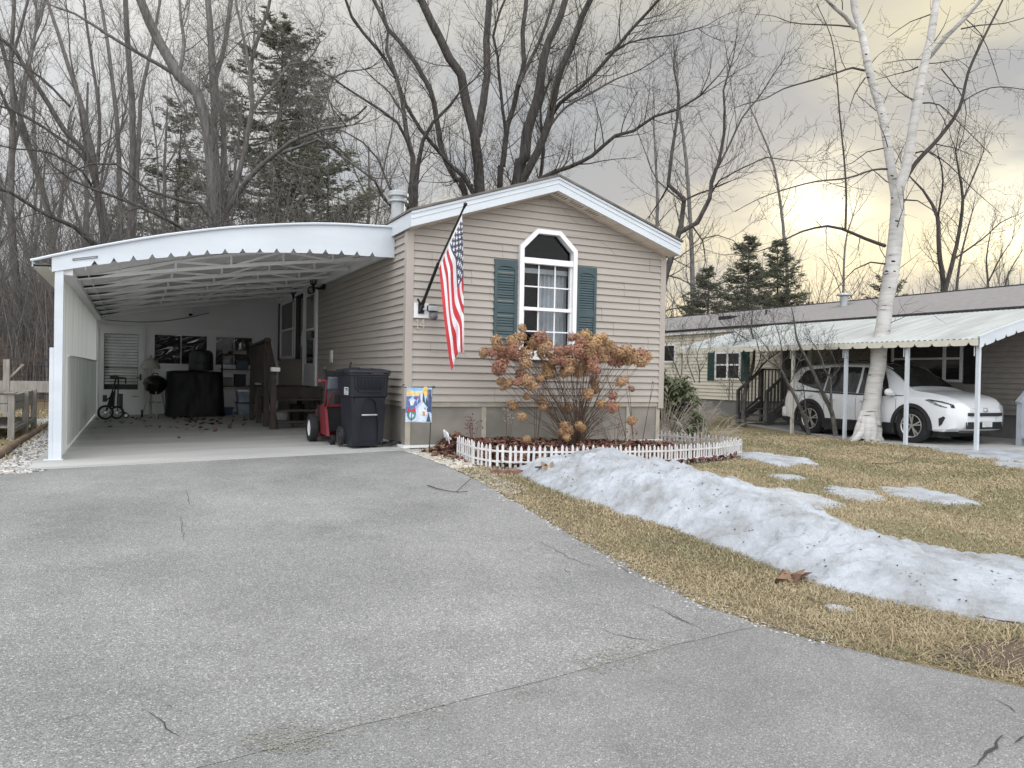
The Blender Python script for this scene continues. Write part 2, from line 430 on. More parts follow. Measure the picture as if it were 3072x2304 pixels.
crack(rc([(2170, 1350), (2195, 1325), (2230, 1310)]), 0.008, road, 0.009)
crack(rc([(2080, 1150), (2150, 1190), (2212, 1240)]), 0.006, road, 0.009)
for L_ in ([(80, 450), (150, 490), (250, 545), (340, 580), (420, 615)], [(430, 560), (520, 620)], [(640, 760), (740, 820), (860, 880)], [(590, 740), (700, 800), (820, 850)], [(360, 840), (480, 890), (640, 910)], [(230, 590), (245, 620)]):
    crack(rc(L_), 0.0045, drive)
for L_ in ([(800, 240), (825, 330)], [(775, 350), (785, 430), (800, 480)], [(600, 1200), (690, 1240), (720, 1290), (810, 1345)], [(690, 1190), (790, 1205)], [(240, 1270), (330, 1240), (420, 1215)]):
    crack(lc(L_), 0.004, drive)
# dusty yellow sand line along the joint
SAND = M('road_sand', (0.27, 0.262, 0.205), (0.22, 0.215, 0.18), rough=0.95, scale=30, bump=0.3)
mb = MB()
for i in range(2600):
    x = random.choice((random.gauss(1.85, .28), random.gauss(.42, .16), U(-.5, 2.6))); y = SEAM_Y(x)+random.gauss(0.02, 0.075); s_ = U(.002, .0045)
    if nz(x*2.5, y*3) < -0.05: continue
    z = ground_z(x, y)+0.0105; a = U(0, 3)
    mb.face([(x+s_*math.cos(a+q)*1.3, y+s_*math.sin(a+q), z) for q in (0, 1.3, 2.6, 4.0, 5.2)])
tag(mb.build('road_sand', SAND), 'thin dusting of yellow sand along the driveway joint', kind='stuff')

# carport slab
def slab_z(x): return 0.0-0.1*(3.27-x)/4.1
mb = MB()
ys_ = span(9.75, 24, 0.5)
mb.prism([(-1.02, 9.75, slab_z(-1.02)), (3.3, 9.75, slab_z(3.3)), (3.3, 24, slab_z(3.3)), (-1.02, 24, slab_z(-1.02))], (0, 0, -0.3))
mb.f = [tuple(reversed(f)) for f in mb.f]
mb.box(3.2, 3.75, 9.66, 9.95, -0.3, -0.012)
tag(mb.build('carport_floor', CONC, bevel=0.01), kind='structure')
# neighbour pad
mb = MB()
mb.prism([(13.3, 6.0, -0.197), (13.42, 16.5, -0.225), (17.2, 16.5, -0.18), (17.2, 6.0, -0.15)], (0, 0, -0.2)); mb.f = [tuple(reversed(f)) for f in mb.f]
tag(mb.build('concrete_pad', CONC, bevel=0.01), kind='structure')

# ------------------------------------------------------------------ the beige mobile home
HX0, HX1, HY, HYB = 3.27, 7.48, 9.86, 28.0
RX, RZ = 5.375, 3.65            # gable peak
EZ = 2.93
def siding(mb, org, du, nrm_, z0, z1, xr, e=0.1016, lip=0.028, brk=(), seams=None):
    """lap siding: xr(z) gives the spans along du that are boarded at height z"""
    org, du, nrm_ = V(org), V(du), V(nrm_)
    n = int(math.ceil((z1-z0)/e))
    for k in range(n):
        a, b = z0+k*e, min(z1, z0+(k+1)*e)
        cuts = sorted(set([a, b]+[q for q in brk if a+1e-4 < q < b-1e-4]))
        for c, d in zip(cuts, cuts[1:]):
            lo, hi = xr(c+1e-5), xr(d-1e-5)
            pieces = []
            for (p, q), (r_, s_) in zip(lo, hi):
                if seams and (q-p) > .6:
                    f = seams[k % len(seams)]; pieces += [(p, lerp(p, q, f), r_, lerp(r_, s_, f), 0), (lerp(p, q, f), q, lerp(r_, s_, f), s_, .004)]
                else: pieces.append((p, q, r_, s_, 0))
            for p, q, r_, s_, xo_ in pieces:
                oc = xo_+lip*(1-(c-a)/e*0.9); od = xo_+lip*(1-(d-a)/e*0.9)
                P = lambda u_, z, o: org+du*u_+nrm_*o+V((0, 0, z))
                mb.face([P(p, c, oc), P(q, c, oc), P(s_, d, od), P(r_, d, od)])
                if c == a: mb.face([P(p, c, 0.001), P(q, c, 0.001), P(q, c, oc), P(p, c, oc)])
home = thing('mobile_home', 'beige vinyl sided mobile home with arched front window and low gable roof', 'house', (5.375, 9.86, 0))
def gx(z): return (HX0, HX1) if z <= EZ else (lerp(HX0, RX, (z-EZ)/(RZ-EZ)), lerp(HX1, RX, (z-EZ)/(RZ-EZ)))
W_OUT = [(4.905, 1.25), (5.85, 1.25), (5.85, 2.85), (5.565, 3.11), (5.175, 3.11), (4.905, 2.85)]
def hole(z):
    if z < 1.29 or z > 3.08: return None
    a, b = 4.94, 5.815
    if z > 2.84: t = (z-2.84)/(3.08-2.84); a = lerp(4.94, 5.19, t); b = lerp(5.815, 5.55, t)
    return a, b
def fx(z):
    a, b = gx(z); h = hole(z)
    if h is None: return [(a, b)]
    return [(a, h[0]), (h[1], b)]
mb = MB(); siding(mb, (0, HY, 0), (1, 0, 0), (0, -1, 0), 0.62, RZ-0.01, fx, brk=(1.29, 2.84, 3.08, EZ), seams=[.31, .31, .72, .72, .55, .55, .2, .2, .83, .83, .44, .44])
mb.build('front_wall', SIDING, home)
mb = MB(); siding(mb, (HX0, 0, 0), (0, -1, 0), (-1, 0, 0), 0.62, 2.93, lambda z: [(-HYB, -HY)]); mb.build('side_wall', SIDING, home)
mb = MB(); siding(mb, (HX1, 0, 0), (0, 1, 0), (1, 0, 0), 0.62, 2.93, lambda z: [(HY, HYB)]); mb.box(HX0, HX1, HYB, HYB+0.02, 0, 2.93); mb.build('side_wall', SIDING, home)
for x0, x1, y0, y1 in ((HX0-0.03, HX0+0.075, HY-0.03, HY+0.075), (HX1-0.075, HX1+0.03, HY-0.03, HY+0.075)):
    mb = MB(); mb.box(x0, x1, y0, y1, 0.52, 2.92); mb.build('corner_post', TRIMB, home, bevel=0.006)
# frieze strips under the rakes
mb = MB()
for sx in (-1, 1):
    x_e = HX0 if sx < 0 else HX1
    mb.prism([(x_e, HY-0.045, EZ-0.03), (RX, HY-0.045, RZ-0.03), (RX, HY-0.045, RZ+0.05), (x_e, HY-0.045, EZ+0.05)][::sx], (0, 0.04, 0))
mb.build('rake_trim', M('rake_beige', (.54, .475, .41)), home)
# roof: sheets, fascia, soffit
OY = 9.55; OXL, OXR = 3.20, 7.56; FZT, PKT = 3.10, 3.83
mb = MB()
for sx, xe in ((-1, OXL-0.02), (1, OXR+0.03)):
    q = [(xe, OY-0.03, FZT), (xe, HYB+0.3, FZT), (RX, HYB+0.3, PKT), (RX, OY-0.03, PKT)]
    if sx > 0: q = q[::-1]
    mb.prism(q, (0, 0, 0.03)) 
mb.build('roof', SHING, home)
mb = MB()
fh = 0.2
for sx, xe in ((-1, OXL), (1, OXR)):
    q = [(xe, OY, FZT-fh), (RX, OY, PKT-fh), (RX, OY, PKT-0.004), (xe, OY, FZT-0.004)]
    mb.prism(q if sx < 0 else q[::-1], (0, 0.025, 0))
    q = [(xe, OY-0.008, FZT-fh*0.5), (RX, OY-0.008, PKT-fh*0.5), (RX, OY-0.008, PKT-fh*0.5+0.012), (xe, OY-0.008, FZT-fh*0.5+0.012)]
    mb.prism(q if sx < 0 else q[::-1], (0, 0.007, 0))
    q = [(xe, OY-0.014, FZT-0.035), (RX, OY-0.014, PKT-0.035), (RX, OY-0.014, PKT-0.002), (xe, OY-0.014, FZT-0.002)]
    mb.prism(q if sx < 0 else q[::-1], (0, 0.013, 0))
mb.box(OXL-0.001, OXL+0.02, OY+0.026, HYB+0.2, FZT-fh, FZT-0.004); mb.box(OXR-0.02, OXR+0.001, OY+0.026, HYB+0.2, FZT-fh, FZT-0.004)
mb.build('fascia', WHITE, home)
SOFF = M('soffit_vinyl', (0.76, 0.69, 0.61), rough=0.6, var=0.05)
mb = MB()
for sx, xe in ((-1, OXL+0.02), (1, OXR-0.02)):
    n = 8
    for i in range(n):
        a, b = i/n, (i+1)/n
        x0, x1 = lerp(RX, xe, a), lerp(RX, xe, b-0.006)
        z = lambda x: FZT-fh+0.012+(PKT-FZT)*abs(x-xe)/abs(RX-xe)
        for (y0, y1) in ((OY+0.026, HY-0.05),):
            q = [(x0, y0, z(x0)), (x1, y0, z(x1)), (x1, y1, z(x1)), (x0, y1, z(x0))]
            mb.prism(q if sx > 0 else q[::-1], (0, 0, -0.01))
        if sx > 0 and i < 3:        # vent slots of the panels near the ridge
            for s_ in range(5):
                xa = lerp(x0, x1, (s_+.6)/6); mb.cur = 1
                mb.box(xa-0.008, xa+0.008, OY+0.08, HY-0.12, z(xa)-0.0135, z(xa)-0.0105); mb.cur = 0
mb.box(HX1, OXR-0.02, HY+0.02, HYB, FZT-fh, FZT-fh+0.012)
mb.build('soffit', [SOFF, M('soffit_slot', (0.12, 0.10, 0.09))], home)
# skirting
mb = MB(); mb.cur = 0
mb.box(HX0+0.02, HX1-0.02, HY+0.012, HY+0.03, -0.3, 0.62); mb.box(HX0+0.014, HX0+0.03, HY+0.03, HYB, -0.05, 0.62); mb.box(HX1-0.03, HX1-0.012, HY+0.03, HYB, -0.4, 0.62)
mb.build('skirting', SKIRT, home)
SKB = M('skirting_batten', (0.42, 0.385, 0.32), rough=0.8)
for x in (HX0+0.035, 4.42, 6.86, HX1-0.06):
    mb = MB(); mb.box(x-0.035, x+0.035, HY-0.006, HY+0.0125, -0.03, 0.545); mb.build('skirting_batten', SKB, home)
mb = MB(); mb.box(HX0+0.012, HX1-0.012, HY-0.012, HY+0.0115, 0.55, 0.615); mb.box(HX0-0.004, HX0+0.0135, HY+0.012, HYB, 0.55, 0.615); mb.build('skirting_cap', SKB, home)
mb = MB(); mb.box(HX0-0.04, HX1+0.01, HY-0.05, HY-0.007, 0.0, 0.035); mb.box(HX0-0.04, HX0+0.013, HY-0.006, 15, 0.0, 0.035); mb.build('base_rail', WHITEV, home)
# front window
win = MB()
inner = [(4.97, 1.32), (5.785, 1.32), (5.785, 2.815), (5.54, 3.045), (5.20, 3.045), (4.97, 2.815)]
o3 = lambda P, y: [(x, y, z) for x, z in P]
win.ring(o3(W_OUT, 9.775), o3(inner, 9.775), (0, 0.12, 0))
win.box(4.97, 5.785, 9.785, 9.885, 2.605, 2.69)
fr = win.build('window', WHITEV, home, bevel=0.006)
mb = MB(); mb.box(4.97, 5.785, 9.80, 9.88, 1.935, 1.985); mb.box(4.985, 5.77, 9.805, 9.88, 1.32, 1.36)
for x0, x1 in ((4.97, 5.0), (5.755, 5.785)): mb.box(x0, x1, 9.81, 9.88, 1.36, 1.935); mb.box(x0, x1, 9.82, 9.88, 1.985, 2.605)
mb.build('sash', WHITEV, fr, bevel=0.004)
mb = MB()
for x in (5.245, 5.515):
    mb.box(x-0.009, x+0.009, 9.846, 9.86, 1.36, 1.935); mb.box(x-0.009, x+0.009, 9.846, 9.86, 1.985, 2.605)
for z in (1.64, 2.285): mb.box(5.0, 5.755, 9.844, 9.858, z-0.009, z+0.009)
mb.build('muntin', WHITEV, fr)
mb = MB(); mb.box(4.88, 5.875, 9.76, 9.835, 1.225, 1.2495); mb.build('sill', WHITEV, fr, bevel=0.004)
mb = MB(); mb.face([(4.97, 9.865, 1.32), (5.785, 9.865, 1.32), (5.785, 9.865, 2.605), (4.97, 9.865, 2.605)]); mb.face([(4.97, 9.865, 2.69), (5.785, 9.865, 2.69), (5.785, 9.865, 2.815), (5.54, 9.865, 3.045), (5.20, 9.865, 3.045), (4.97, 9.865, 2.815)]); mb.build('pane', G_CLEAR, fr)
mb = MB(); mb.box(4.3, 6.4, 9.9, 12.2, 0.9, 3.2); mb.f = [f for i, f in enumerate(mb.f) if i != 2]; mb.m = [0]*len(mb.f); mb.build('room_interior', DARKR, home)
mb = MB()
def curt(x0, x1, z0, z1, y, am, fq):
    mb.grid(lambda a, b: (lerp(x0, x1, a)+0.05*(1-b)*(a-.5), y+am*math.sin(a*fq)+0.3*am*math.sin(a*fq*2.3+1), lerp(z0, z1, b)), 60, 8)
curt(5.36, 5.80, 1.3, 2.55, 10.02, 0.025, 34); curt(4.95, 5.05, 1.3, 2.55, 10.02, 0.02, 14)
mb.build('curtain', CURT, fr, smooth=True)
mb = MB(); mb.box(4.98, 5.78, 9.94, 9.955, 2.49, 2.56); mb.build('curtain_rod', CURT, fr)
# shutters with louvres
for x0, x1 in ((4.53, 4.885), (5.87, 6.215)):
    mb = MB(); z0, z1, y = 1.36, 2.63, 9.815
    xm = (x0+x1)/2
    for a, b, c, d in ((x0, x0+0.045, z0, z1), (x1-0.045, x1, z0, z1)): mb.box(a, b, y, y+0.035, c, d)
    for c, d in ((z0, z0+0.07), (1.885, 1.985), (z1-0.09, z1)): mb.box(x0+0.045, x1-0.045, y+0.002, y+0.035, c, d)
    arch = [(x0+0.045, z1-0.09), (x1-0.045, z1-0.09)]+[(xm+(x1-0.045-xm)*math.cos(a_), z1-0.09-0.05+0.05*math.sin(a_)) for a_ in [math.pi*i/10 for i in range(11)]]
    mb.prism([(x, y+0.003, z) for x, z in arch], (0, 0.03, 0))
    for c, d in ((z0+0.07, 1.885), (1.985, z1-0.1)):
        n = int((d-c)/0.036)
        for i in range(n):
            z = c+(i+.5)*(d-c)/n
            mb.face([(x0+0.045, y+0.004, z-0.014), (x1-0.045, y+0.004, z-0.014), (x1-0.045, y+0.020, z+0.020), (x0+0.045, y+0.020, z+0.020)])
            mb.face([(x0+0.045, y+0.004, z-0.014), (x0+0.045, y+0.03, z-0.016), (x1-0.045, y+0.03, z-0.016), (x1-0.045, y+0.004, z-0.014)])
    mb.box(x0+0.045, x1-0.045, y+0.031, y+0.035, z0+0.07, z1-0.09)
    mb.build('shutter', SHUT, home)
# house number 14
mb = MB(); zb, zt = 1.60, 1.735; yy = 9.828
mb.box(3.405, 3.417, yy, yy+0.012, zb, zt); mb.beam((3.411, yy+.006, zt-0.003), (3.39, yy+.006, zt-0.03), 0.012, 0.012, (0, 1, 0)); mb.box(3.392, 3.43, yy+0.001, yy+0.012, zb-0.002, zb+0.01)
mb.box(3.488, 3.50, yy, yy+0.012, zb, zt); mb.beam((3.494, yy+.006, zt-.004), (3.452, yy+.006, zb+0.045), 0.012, 0.011, (0, 1, 0)); mb.box(3.447, 3.516, yy+0.001, yy+0.012, zb+0.035, zb+0.047)
tag(mb.build('house_number', M('number_cream', (0.62, 0.56, 0.46), rough=0.4), home), 'cream house number 14')
# side wall: window, storm door, shutters
X = HX0
mb = MB(); y0, y1, z0, z1 = 17.55, 19.5, 1.28, 2.66
mb.ring([(X-0.06, y1, z0), (X-0.06, y0, z0), (X-0.06, y0, z1), (X-0.06, y1, z1)], [(X-0.06, y1-.07, z0+.07), (X-0.06, y0+.07, z0+.07), (X-0.06, y0+.07, z1-.07), (X-0.06, y1-.07, z1-.07)], (0.055, 0, 0))
sw = mb.build('window', WHITEV, home)
mb = MB(); mb.box(X-0.055, X-0.022, y0+.07, y1-.07, 1.94, 1.99); mb.box(X-0.05, X-0.023, y0+0.3, y0+0.36, 1.99, z1-.07); mb.box(X-0.05, X-0.023, y0+0.3, y0+0.36, z0+.07, 1.94); mb.build('sash', WHITEV, sw)
mb = MB(); mb.box(X-0.03, X-0.021, y0+.07, y1-.07, z0+.07, 1.94); mb.build('pane', G_DARK, sw)
mb = MB(); mb.box(X-0.03, X-0.021, y0+.07, y1-.07, 1.99, z1-.07); mb.build('blind', M('grey_screen', (0.20, 0.20, 0.20), rough=0.7), sw)
for ya, yb in ((17.08, 17.5), (19.55, 19.85)):
    mb = MB(); mb.box(X-0.05, X-0.021, ya, yb, 1.26, 2.68)
    for i in range(30):
        z = 1.32+i*0.044; mb.box(X-0.056, X-0.05, ya+.05, yb-.05, z, z+0.02)
    mb.build('shutter', BLACKP, home)
DOORW = M('white_door', (0.72, 0.72, 0.72), (0.66, 0.66, 0.66), rough=0.4, scale=1.2)
mb = MB(); y0, y1 = 15.32, 16.6
mb.ring([(X-0.07, y1, .71), (X-0.07, y0, .71), (X-0.07, y0, 2.82), (X-0.07, y1, 2.82)], [(X-0.07, y1-.09, .73), (X-0.07, y0+.09, .73), (X-0.07, y0+.09, 2.74), (X-0.07, y1-.09, 2.74)], (0.05, 0, 0))
mb.build('door_frame', WHITEV, home)
mb = MB(); a, b = y0+.09, y1-.09
for q in ((a, b, .73, 1.16), (a, b, 2.55, 2.74), (a, a+.13, 1.16, 2.55), (b-.13, b, 1.16, 2.55), (a+.13, b-.13, 1.83, 1.88)): mb.box(X-0.06, X-0.022, *q)
sd = mb.build('storm_door', DOORW, home)
mb = MB(); mb.box(X-0.04, X-0.03, a+.13, b-.13, 1.16, 1.83); mb.build('pane', G_DARK, sd)
mb = MB(); mb.box(X-0.04, X-0.03, a+.13, b-.13, 1.88, 2.55); mb.build('pane', M('grey_glass', (0.16, 0.16, 0.165), rough=0.1), sd)
mb = MB(); mb.box(X-0.11, X-0.06, a+.04, a+.07, 1.66, 1.80); mb.beam((X-0.1, a+.05, 1.72), (X-0.1, a+.18, 1.72), .02, .025); mb.build('handle', BLACKM, sd)
mb = MB(); mb.box(X-0.045, X-0.021, 14.0, 14.16, 1.17, 1.39); mb.box(X-0.05, X-0.045, 14.03, 14.13, 1.21, 1.27); mb.box(X-0.05, X-0.045, 14.03, 14.13, 1.30, 1.36); mb.build('power_outlet', WHITEV, home)
# chimney vent on the roof
cp = at(1193, 615, X=4.05); vt = MB(); vq = at(1193, 657, Z=3.36); Mx = Matrix.Translation((vq.x, vq.y, 3.36)) @ Matrix.Diagonal((.78, .78, 1.0, 1))
vt.lathe([(0.13, -.12), (0.13, 0.24), (0.0, 0.25)], 18, Mx); o = vt.build('roof_vent', M('galvanised', (0.40, 0.42, 0.43), rough=0.4, metal=0.3), home, smooth=False)
mb = MB(); mb.lathe([(0.13, .24), (.2, .25), (.2, .28), (.14, .3), (.14, .33), (.2, .34), (.2, .39), (.16, .42), (.0, .44)], 18, Mx); mb.build('vent_cap', M('galvanised', (0, 0, 0)), o)

# ------------------------------------------------------------------ wall fittings, flag
mb = MB(); mb.box(3.35, 3.56, 9.815, 9.842, 1.745, 1.945)
blk = thing('flood_light', 'small solar flood light on a white mounting block beside the house corner', 'wall light', (3.45, 9.82, 1.8))
mb.build('mounting_block', WHITEV, blk, bevel=0.004)
mb = MB(); mb.box(3.50, 3.64, 9.66, 9.72, 1.835, 1.905); mb.tube([(3.47, 9.815, 1.86), (3.52, 9.72, 1.865)], 0.018, 8); mb.build('lamp_head', M('solar_grey', (0.45, 0.48, 0.48), rough=0.3), blk, bevel=0.018)
mb = MB(); mb.box(3.492, 3.648, 9.665, 9.73, 1.827, 1.913); mb.build('lamp_rim', BLACKP, blk, bevel=0.02)
mb = MB(); mb.lathe([(0.0, 0.035), (.05, .03), (.056, .0), (.04, -.03), (0, -.035)], 16, Matrix.Translation((3.585, 9.70, 1.765)) @ Matrix.Rotation(math.radians(90), 4, 'X')); mb.build('motion_sensor', M('sensor_grey', (0.16, 0.16, 0.18), rough=0.4), blk, smooth=True)
Z1 = lambda x, y, Y: at(1200+x/2.5721, 500+y/2.5721, Y=Y)
fl = thing('flag', 'american flag hanging from an angled black pole on the house front', 'flag', (3.45, 9.8, 1.95))
pb, pm, pt = Z1(172, 1065, 9.79), Z1(295, 745, 9.45), Z1(492, 318, 9.02)
mb = MB(); mb.tube([pb, pm], 0.021, 10); mb.tube([pm, pt], 0.013, 10); mb.tube([pt, pt+(pt-pm).normalized()*0.04], 0.018, 10); mb.ball(pt+(pt-pm).normalized()*0.05, 0.026); mb.build('pole', BLACKM, fl, smooth=False)
mb = MB(); mb.tube([pb+V((-0.03, 0.02, -0.1)), pb, pb+(pm-pb)*0.1], 0.027, 10); mb.box(pb.x-.05, pb.x+.03, 9.795, 9.815, pb.z-.12, pb.z+.02); mb.beam(pb+V((-.02, 0, 0)), pb+V((-.075, -.02, .07)), .02, .02); mb.build('bracket', BLACKM, fl)
# cloth: u runs down the fly, v along the hoist (0 top)
LC = [(300, 760), (318, 960), (338, 1160), (358, 1330), (377, 1470), (396, 1572)]
RC = [(482, 365), (489, 620), (491, 845), (493, 1080), (496, 1290), (496, 1425)]
def crv(C, t):
    t *= len(C)-1; i = min(int(t), len(C)-2); f = t-i
    return lerp(C[i][0], C[i+1][0], f), lerp(C[i][1], C[i+1][1], f)
def flagpt(u, v):
    a = crv(LC, u); b = crv(RC, u)
    vf = 0.30*sm(u*5)+0.26*sm((u-.42)/.3)          # the part of the hoist folded behind
    if v >= vf: s_ = (1-v)/(1-vf); yo = 0.0
    else: s_ = 1-0.55*(vf-v)/max(vf, 1e-3)*1.0; yo = 0.05*sm((vf-v)/max(vf, 1e-3)*3)
    s2 = s_+0.05*math.sin(s_*9.0+u*2)*sm(u*3)*s_*(1-s_)*3
    x = lerp(a[0], b[0], s2); y = lerp(a[1], b[1], s2)
    if u > 0.85: y -= (u-.85)/.15*55*math.sin(s_*math.pi)**2*(1 if s_ > .15 else .2)
    Yb = lerp(9.45, 9.02, s_) if u < 1e-6 else lerp(lerp(9.45, 9.02, s_), 9.3, sm(u*2.2))
    return Z1(x, y, Yb+yo+0.035*math.sin(s_*13+u*3)*sm(u*2.5)+0.012*math.sin(u*17+s_*5))
FM = bpy.data.materials.new('flag_cloth'); FM.use_nodes = True
n = FM.node_tree.nodes; l = FM.node_tree.links; pbs = n['Principled BSDF']; pbs.inputs['Roughness'].default_value = 0.85
uv = n.new('ShaderNodeUVMap'); sp = n.new('ShaderNodeSeparateXYZ'); l.new(uv.outputs[0], sp.inputs[0])
def mt(op, a, b=None):
    q = n.new('ShaderNodeMath'); q.operation = op
    for i, x in enumerate((a, b)):
        if x is None: continue
        if isinstance(x, (int, float)): q.inputs[i].default_value = x
        else: l.new(x, q.inputs[i])
    return q.outputs[0]
uu, vv = sp.outputs[0], sp.outputs[1]
st = mt('GREATER_THAN', mt('FRACT', mt('MULTIPLY', vv, 6.5)), 0.5)     # 0 = red stripe
can = mt('MULTIPLY', mt('LESS_THAN', uu, 0.40), mt('LESS_THAN', vv, 7/13))
# staggered star grid, 11 columns x 9 rows
ca = mt('MULTIPLY', uu, 12/0.40); ra = mt('MULTIPLY', vv, 10/(7/13))
ci = mt('ROUND', ca); ri = mt('ROUND', ra)
par = mt('LESS_THAN', mt('ABSOLUTE', mt('SUBTRACT', mt('MODULO', mt('ADD', ci, ri), 2.0), 0.0)), 0.5)
# nearest of the two lattice candidates: use cells of a rotated lattice
aa = mt('MULTIPLY', mt('ADD', ca, ra), 0.5); bb = mt('MULTIPLY', mt('SUBTRACT', ca, ra), 0.5)
ar = mt('ROUND', aa); br = mt('ROUND', bb)
sxx = mt('MULTIPLY', mt('SUBTRACT', ca, mt('ADD', ar, br)), 0.40/12*1.9)
syy = mt('MULTIPLY', mt('SUBTRACT', ra, mt('SUBTRACT', ar, br)), 7/13/10*1.0)
rad = mt('SQRT', mt('ADD', mt('MULTIPLY', sxx, sxx), mt('MULTIPLY', syy, syy)))
ang = mt('PINGPONG', mt('ADD', mt('ARCTAN2', syy, sxx), math.pi*2), math.radians(36))
star = mt('LESS_THAN', mt('MULTIPLY', rad, mt('ADD', mt('COSINE', ang), mt('MULTIPLY', mt('SINE', ang), 3.077))), 0.041)
inb = mt('MULTIPLY', mt('MULTIPLY', mt('GREATER_THAN', uu, 0.017), mt('LESS_THAN', uu, 0.385)), mt('MULTIPLY', mt('GREATER_THAN', vv, 0.03), mt('LESS_THAN', vv, 0.515)))
star = mt('MULTIPLY', star, inb)
def mx(f, a, b):
    q = n.new('ShaderNodeMix'); q.data_type = 'RGBA'; l.new(f, q.inputs[0])
    for i, x in ((6, a), (7, b)):
        if isinstance(x, tuple): q.inputs[i].default_value = x+(1,)
        else: l.new(x, q.inputs[i])
    return q.outputs[2]
c1 = mx(st, (0.52, 0.045, 0.055), (0.78, 0.78, 0.80)); c2 = mx(star, (0.065, 0.07, 0.12), (0.8, 0.8, 0.8))
hem = mt('LESS_THAN', uu, 0.02)
l.new(mx(hem, mx(can, c1, c2), (0.72, 0.72, 0.74)), pbs.inputs['Base Color'])
mb = MB(); nu, nv = 70, 78; uvs = []
mb.grid(lambda a, b: flagpt(a, b), nu, nv)
fo = mb.build('flag_cloth', FM, fl, smooth=True)
ul = fo.data.uv_layers.new(name='UVMap')
for lp in fo.data.loops:
    i = lp.vertex_index; ul.data[lp.index].uv = ((i//(nv+1))/nu, (i % (nv+1))/nv)

def lantern(yw, lab):
    t = thing('wall_lantern', lab, 'lantern', (3.2, yw, 2.7), group='lanterns beside the side door')
    x = 3.03
    mb = MB(); mb.box(3.2, 3.249, yw-0.05, yw+0.05, 2.56, 2.80); mb.build('back_plate', BLACKM, t, bevel=0.004)
    mb = MB(); mb.tube([(3.2, yw, 2.62), (3.14, yw, 2.56), (3.06, yw, 2.58), (x, yw, 2.63)], 0.013, 8); mb.tube([(x, yw, 2.64), (x, yw, 2.55), (x, yw, 2.46)], [0.03, 0.016, 0.004], 8); mb.build('arm', BLACKM, t, smooth=True)
    mb = MB(); Mx = Matrix.Translation((x, yw, 0))
    for k_ in range(6):
        a = math.pi*k_/3; c, s_ = math.cos(a), math.sin(a)
        mb.beam((x+.05*c, yw+.05*s_, 2.65), (x+.085*c, yw+.085*s_, 2.86), 0.012, 0.012)
    mb.lathe([(0.0, 2.635), (0.055, 2.64), (0.055, 2.66), (0, 2.665)], 6, Mx); mb.lathe([(0.10, 2.85), (0.105, 2.865), (0.05, 2.93), (0.02, 2.95), (0.018, 2.98), (0.0, 2.99)], 6, Mx); mb.build('cage', BLACKM, t)
    mb = MB(); mb.lathe([(0.046, 2.66), (0.078, 2.855)], 6, Mx); mb.build('glass', G_CLEAR, t)
    mb = MB(); mb.lathe([(0.015, 2.66), (0.018, 2.76), (0.0, 2.78)], 8, Mx); mb.build('bulb', M('bulb_white', (0.6, 0.6, 0.58), rough=0.3), t)
lantern(14.75, 'black carriage lantern on the wall, on the street side of the side door')
lantern(16.8, 'black carriage lantern on the wall between side door and side window')
t = thing('spot_light', 'round black spotlight hanging beside the storm door', 'spotlight', (3.15, 14.98, 2.6))
mb = MB(); Mx = Matrix.Translation((3.02, 14.9, 2.55)) @ Matrix.Rotation(math.radians(80), 4, 'X')
mb.lathe([(0.02, -.14), (0.05, -.12), (0.075, 0), (0.075, 0.02), (.06, .02), (.055, 0.0)], 14, Mx); mb.beam((3.02, 14.95, 2.6), (3.25, 14.95, 2.6), .03, .03); mb.build('housing', BLACKM, t)
mb = MB(); mb.lathe([(0.055, .005), (0.0, .005)], 10, Mx); mb.build('lens', M('lens_grey', (0.35, 0.35, 0.35), rough=0.2), t)
mb = MB(); P = []
for k_ in range(10):
    a = math.pi/2+math.pi*k_/5; r_ = 0.16 if k_ % 2 == 0 else 0.075; P.append((3.235, 16.88-r_*math.cos(a)*0.8, 1.68+r_*1.2*math.sin(a)))
mb.prism(P, (0.012, 0, 0)); tag(mb.build('wall_star', WHITEV), 'white metal star hung on the side wall between window and storm door', 'wall ornament')

# ------------------------------------------------------------------ carport
CPX0, CPY0, CPY1 = -0.80, 10.4, 19.9
ROOFT = [(-1.07, 2.21), (-0.87, 2.28), (-0.44, 2.42), (0.29, 2.63), (1.08, 2.81), (1.92, 2.94), (2.39, 2.99), (3.25, 3.03)]
FASB = [(-0.87, 2.10), (-0.40, 2.22), (0.22, 2.35), (1.08, 2.49), (1.78, 2.555), (2.39, 2.59), (3.25, 2.61)]
def smt(tab, x):
    h = 0.25
    return (interp(x-h, tab)+2*interp(x, tab)+interp(x+h, tab))/4 if tab[0][0]+h < x < tab[-1][0]-h else interp(x, tab)
zt_ = lambda x: smt(ROOFT, x)
zc_ = lambda x: smt(ROOFT, x)-(0.20 if x > -0.6 else lerp(0.06, 0.20, (x+1.07)/0.47))
cpt = thing('carport', 'white metal carport with scalloped bowed front and corrugated side wall', 'carport', (1.2, 10.4, 0))
WHITEU = M('white_roof_sheet', (0.80, 0.80, 0.80), (0.72, 0.72, 0.72), rough=0.5, scale=3, stretch=(1, .2, 1))
mb = MB(); n = 72
xr = [lerp(-1.07, 3.24, i/n) for i in range(n+1)]
rib = lambda x, i: 0.0
for i in range(n):                                  # roof pans run front to back with a small standing rib
    a, b = xr[i], xr[i+1]; za, zb_ = zc_(a), zc_(b)
    mb.face([(a, CPY0+.01, za), (a, CPY1+.3, za), (b, CPY1+.3, zb_), (b, CPY0+.01, zb_)])
    mb.face([(b, CPY0+.01, zb_+.03), (b, CPY1+.3, zb_+.03), (a, CPY1+.3, za+.03), (a, CPY0+.01, za+.03)])
    if i % 6 == 3: mb.box(a-.006, a+.006, CPY0+.05, CPY1, za-0.03, za+0.001)
mb.build('roof', WHITEU, cpt)
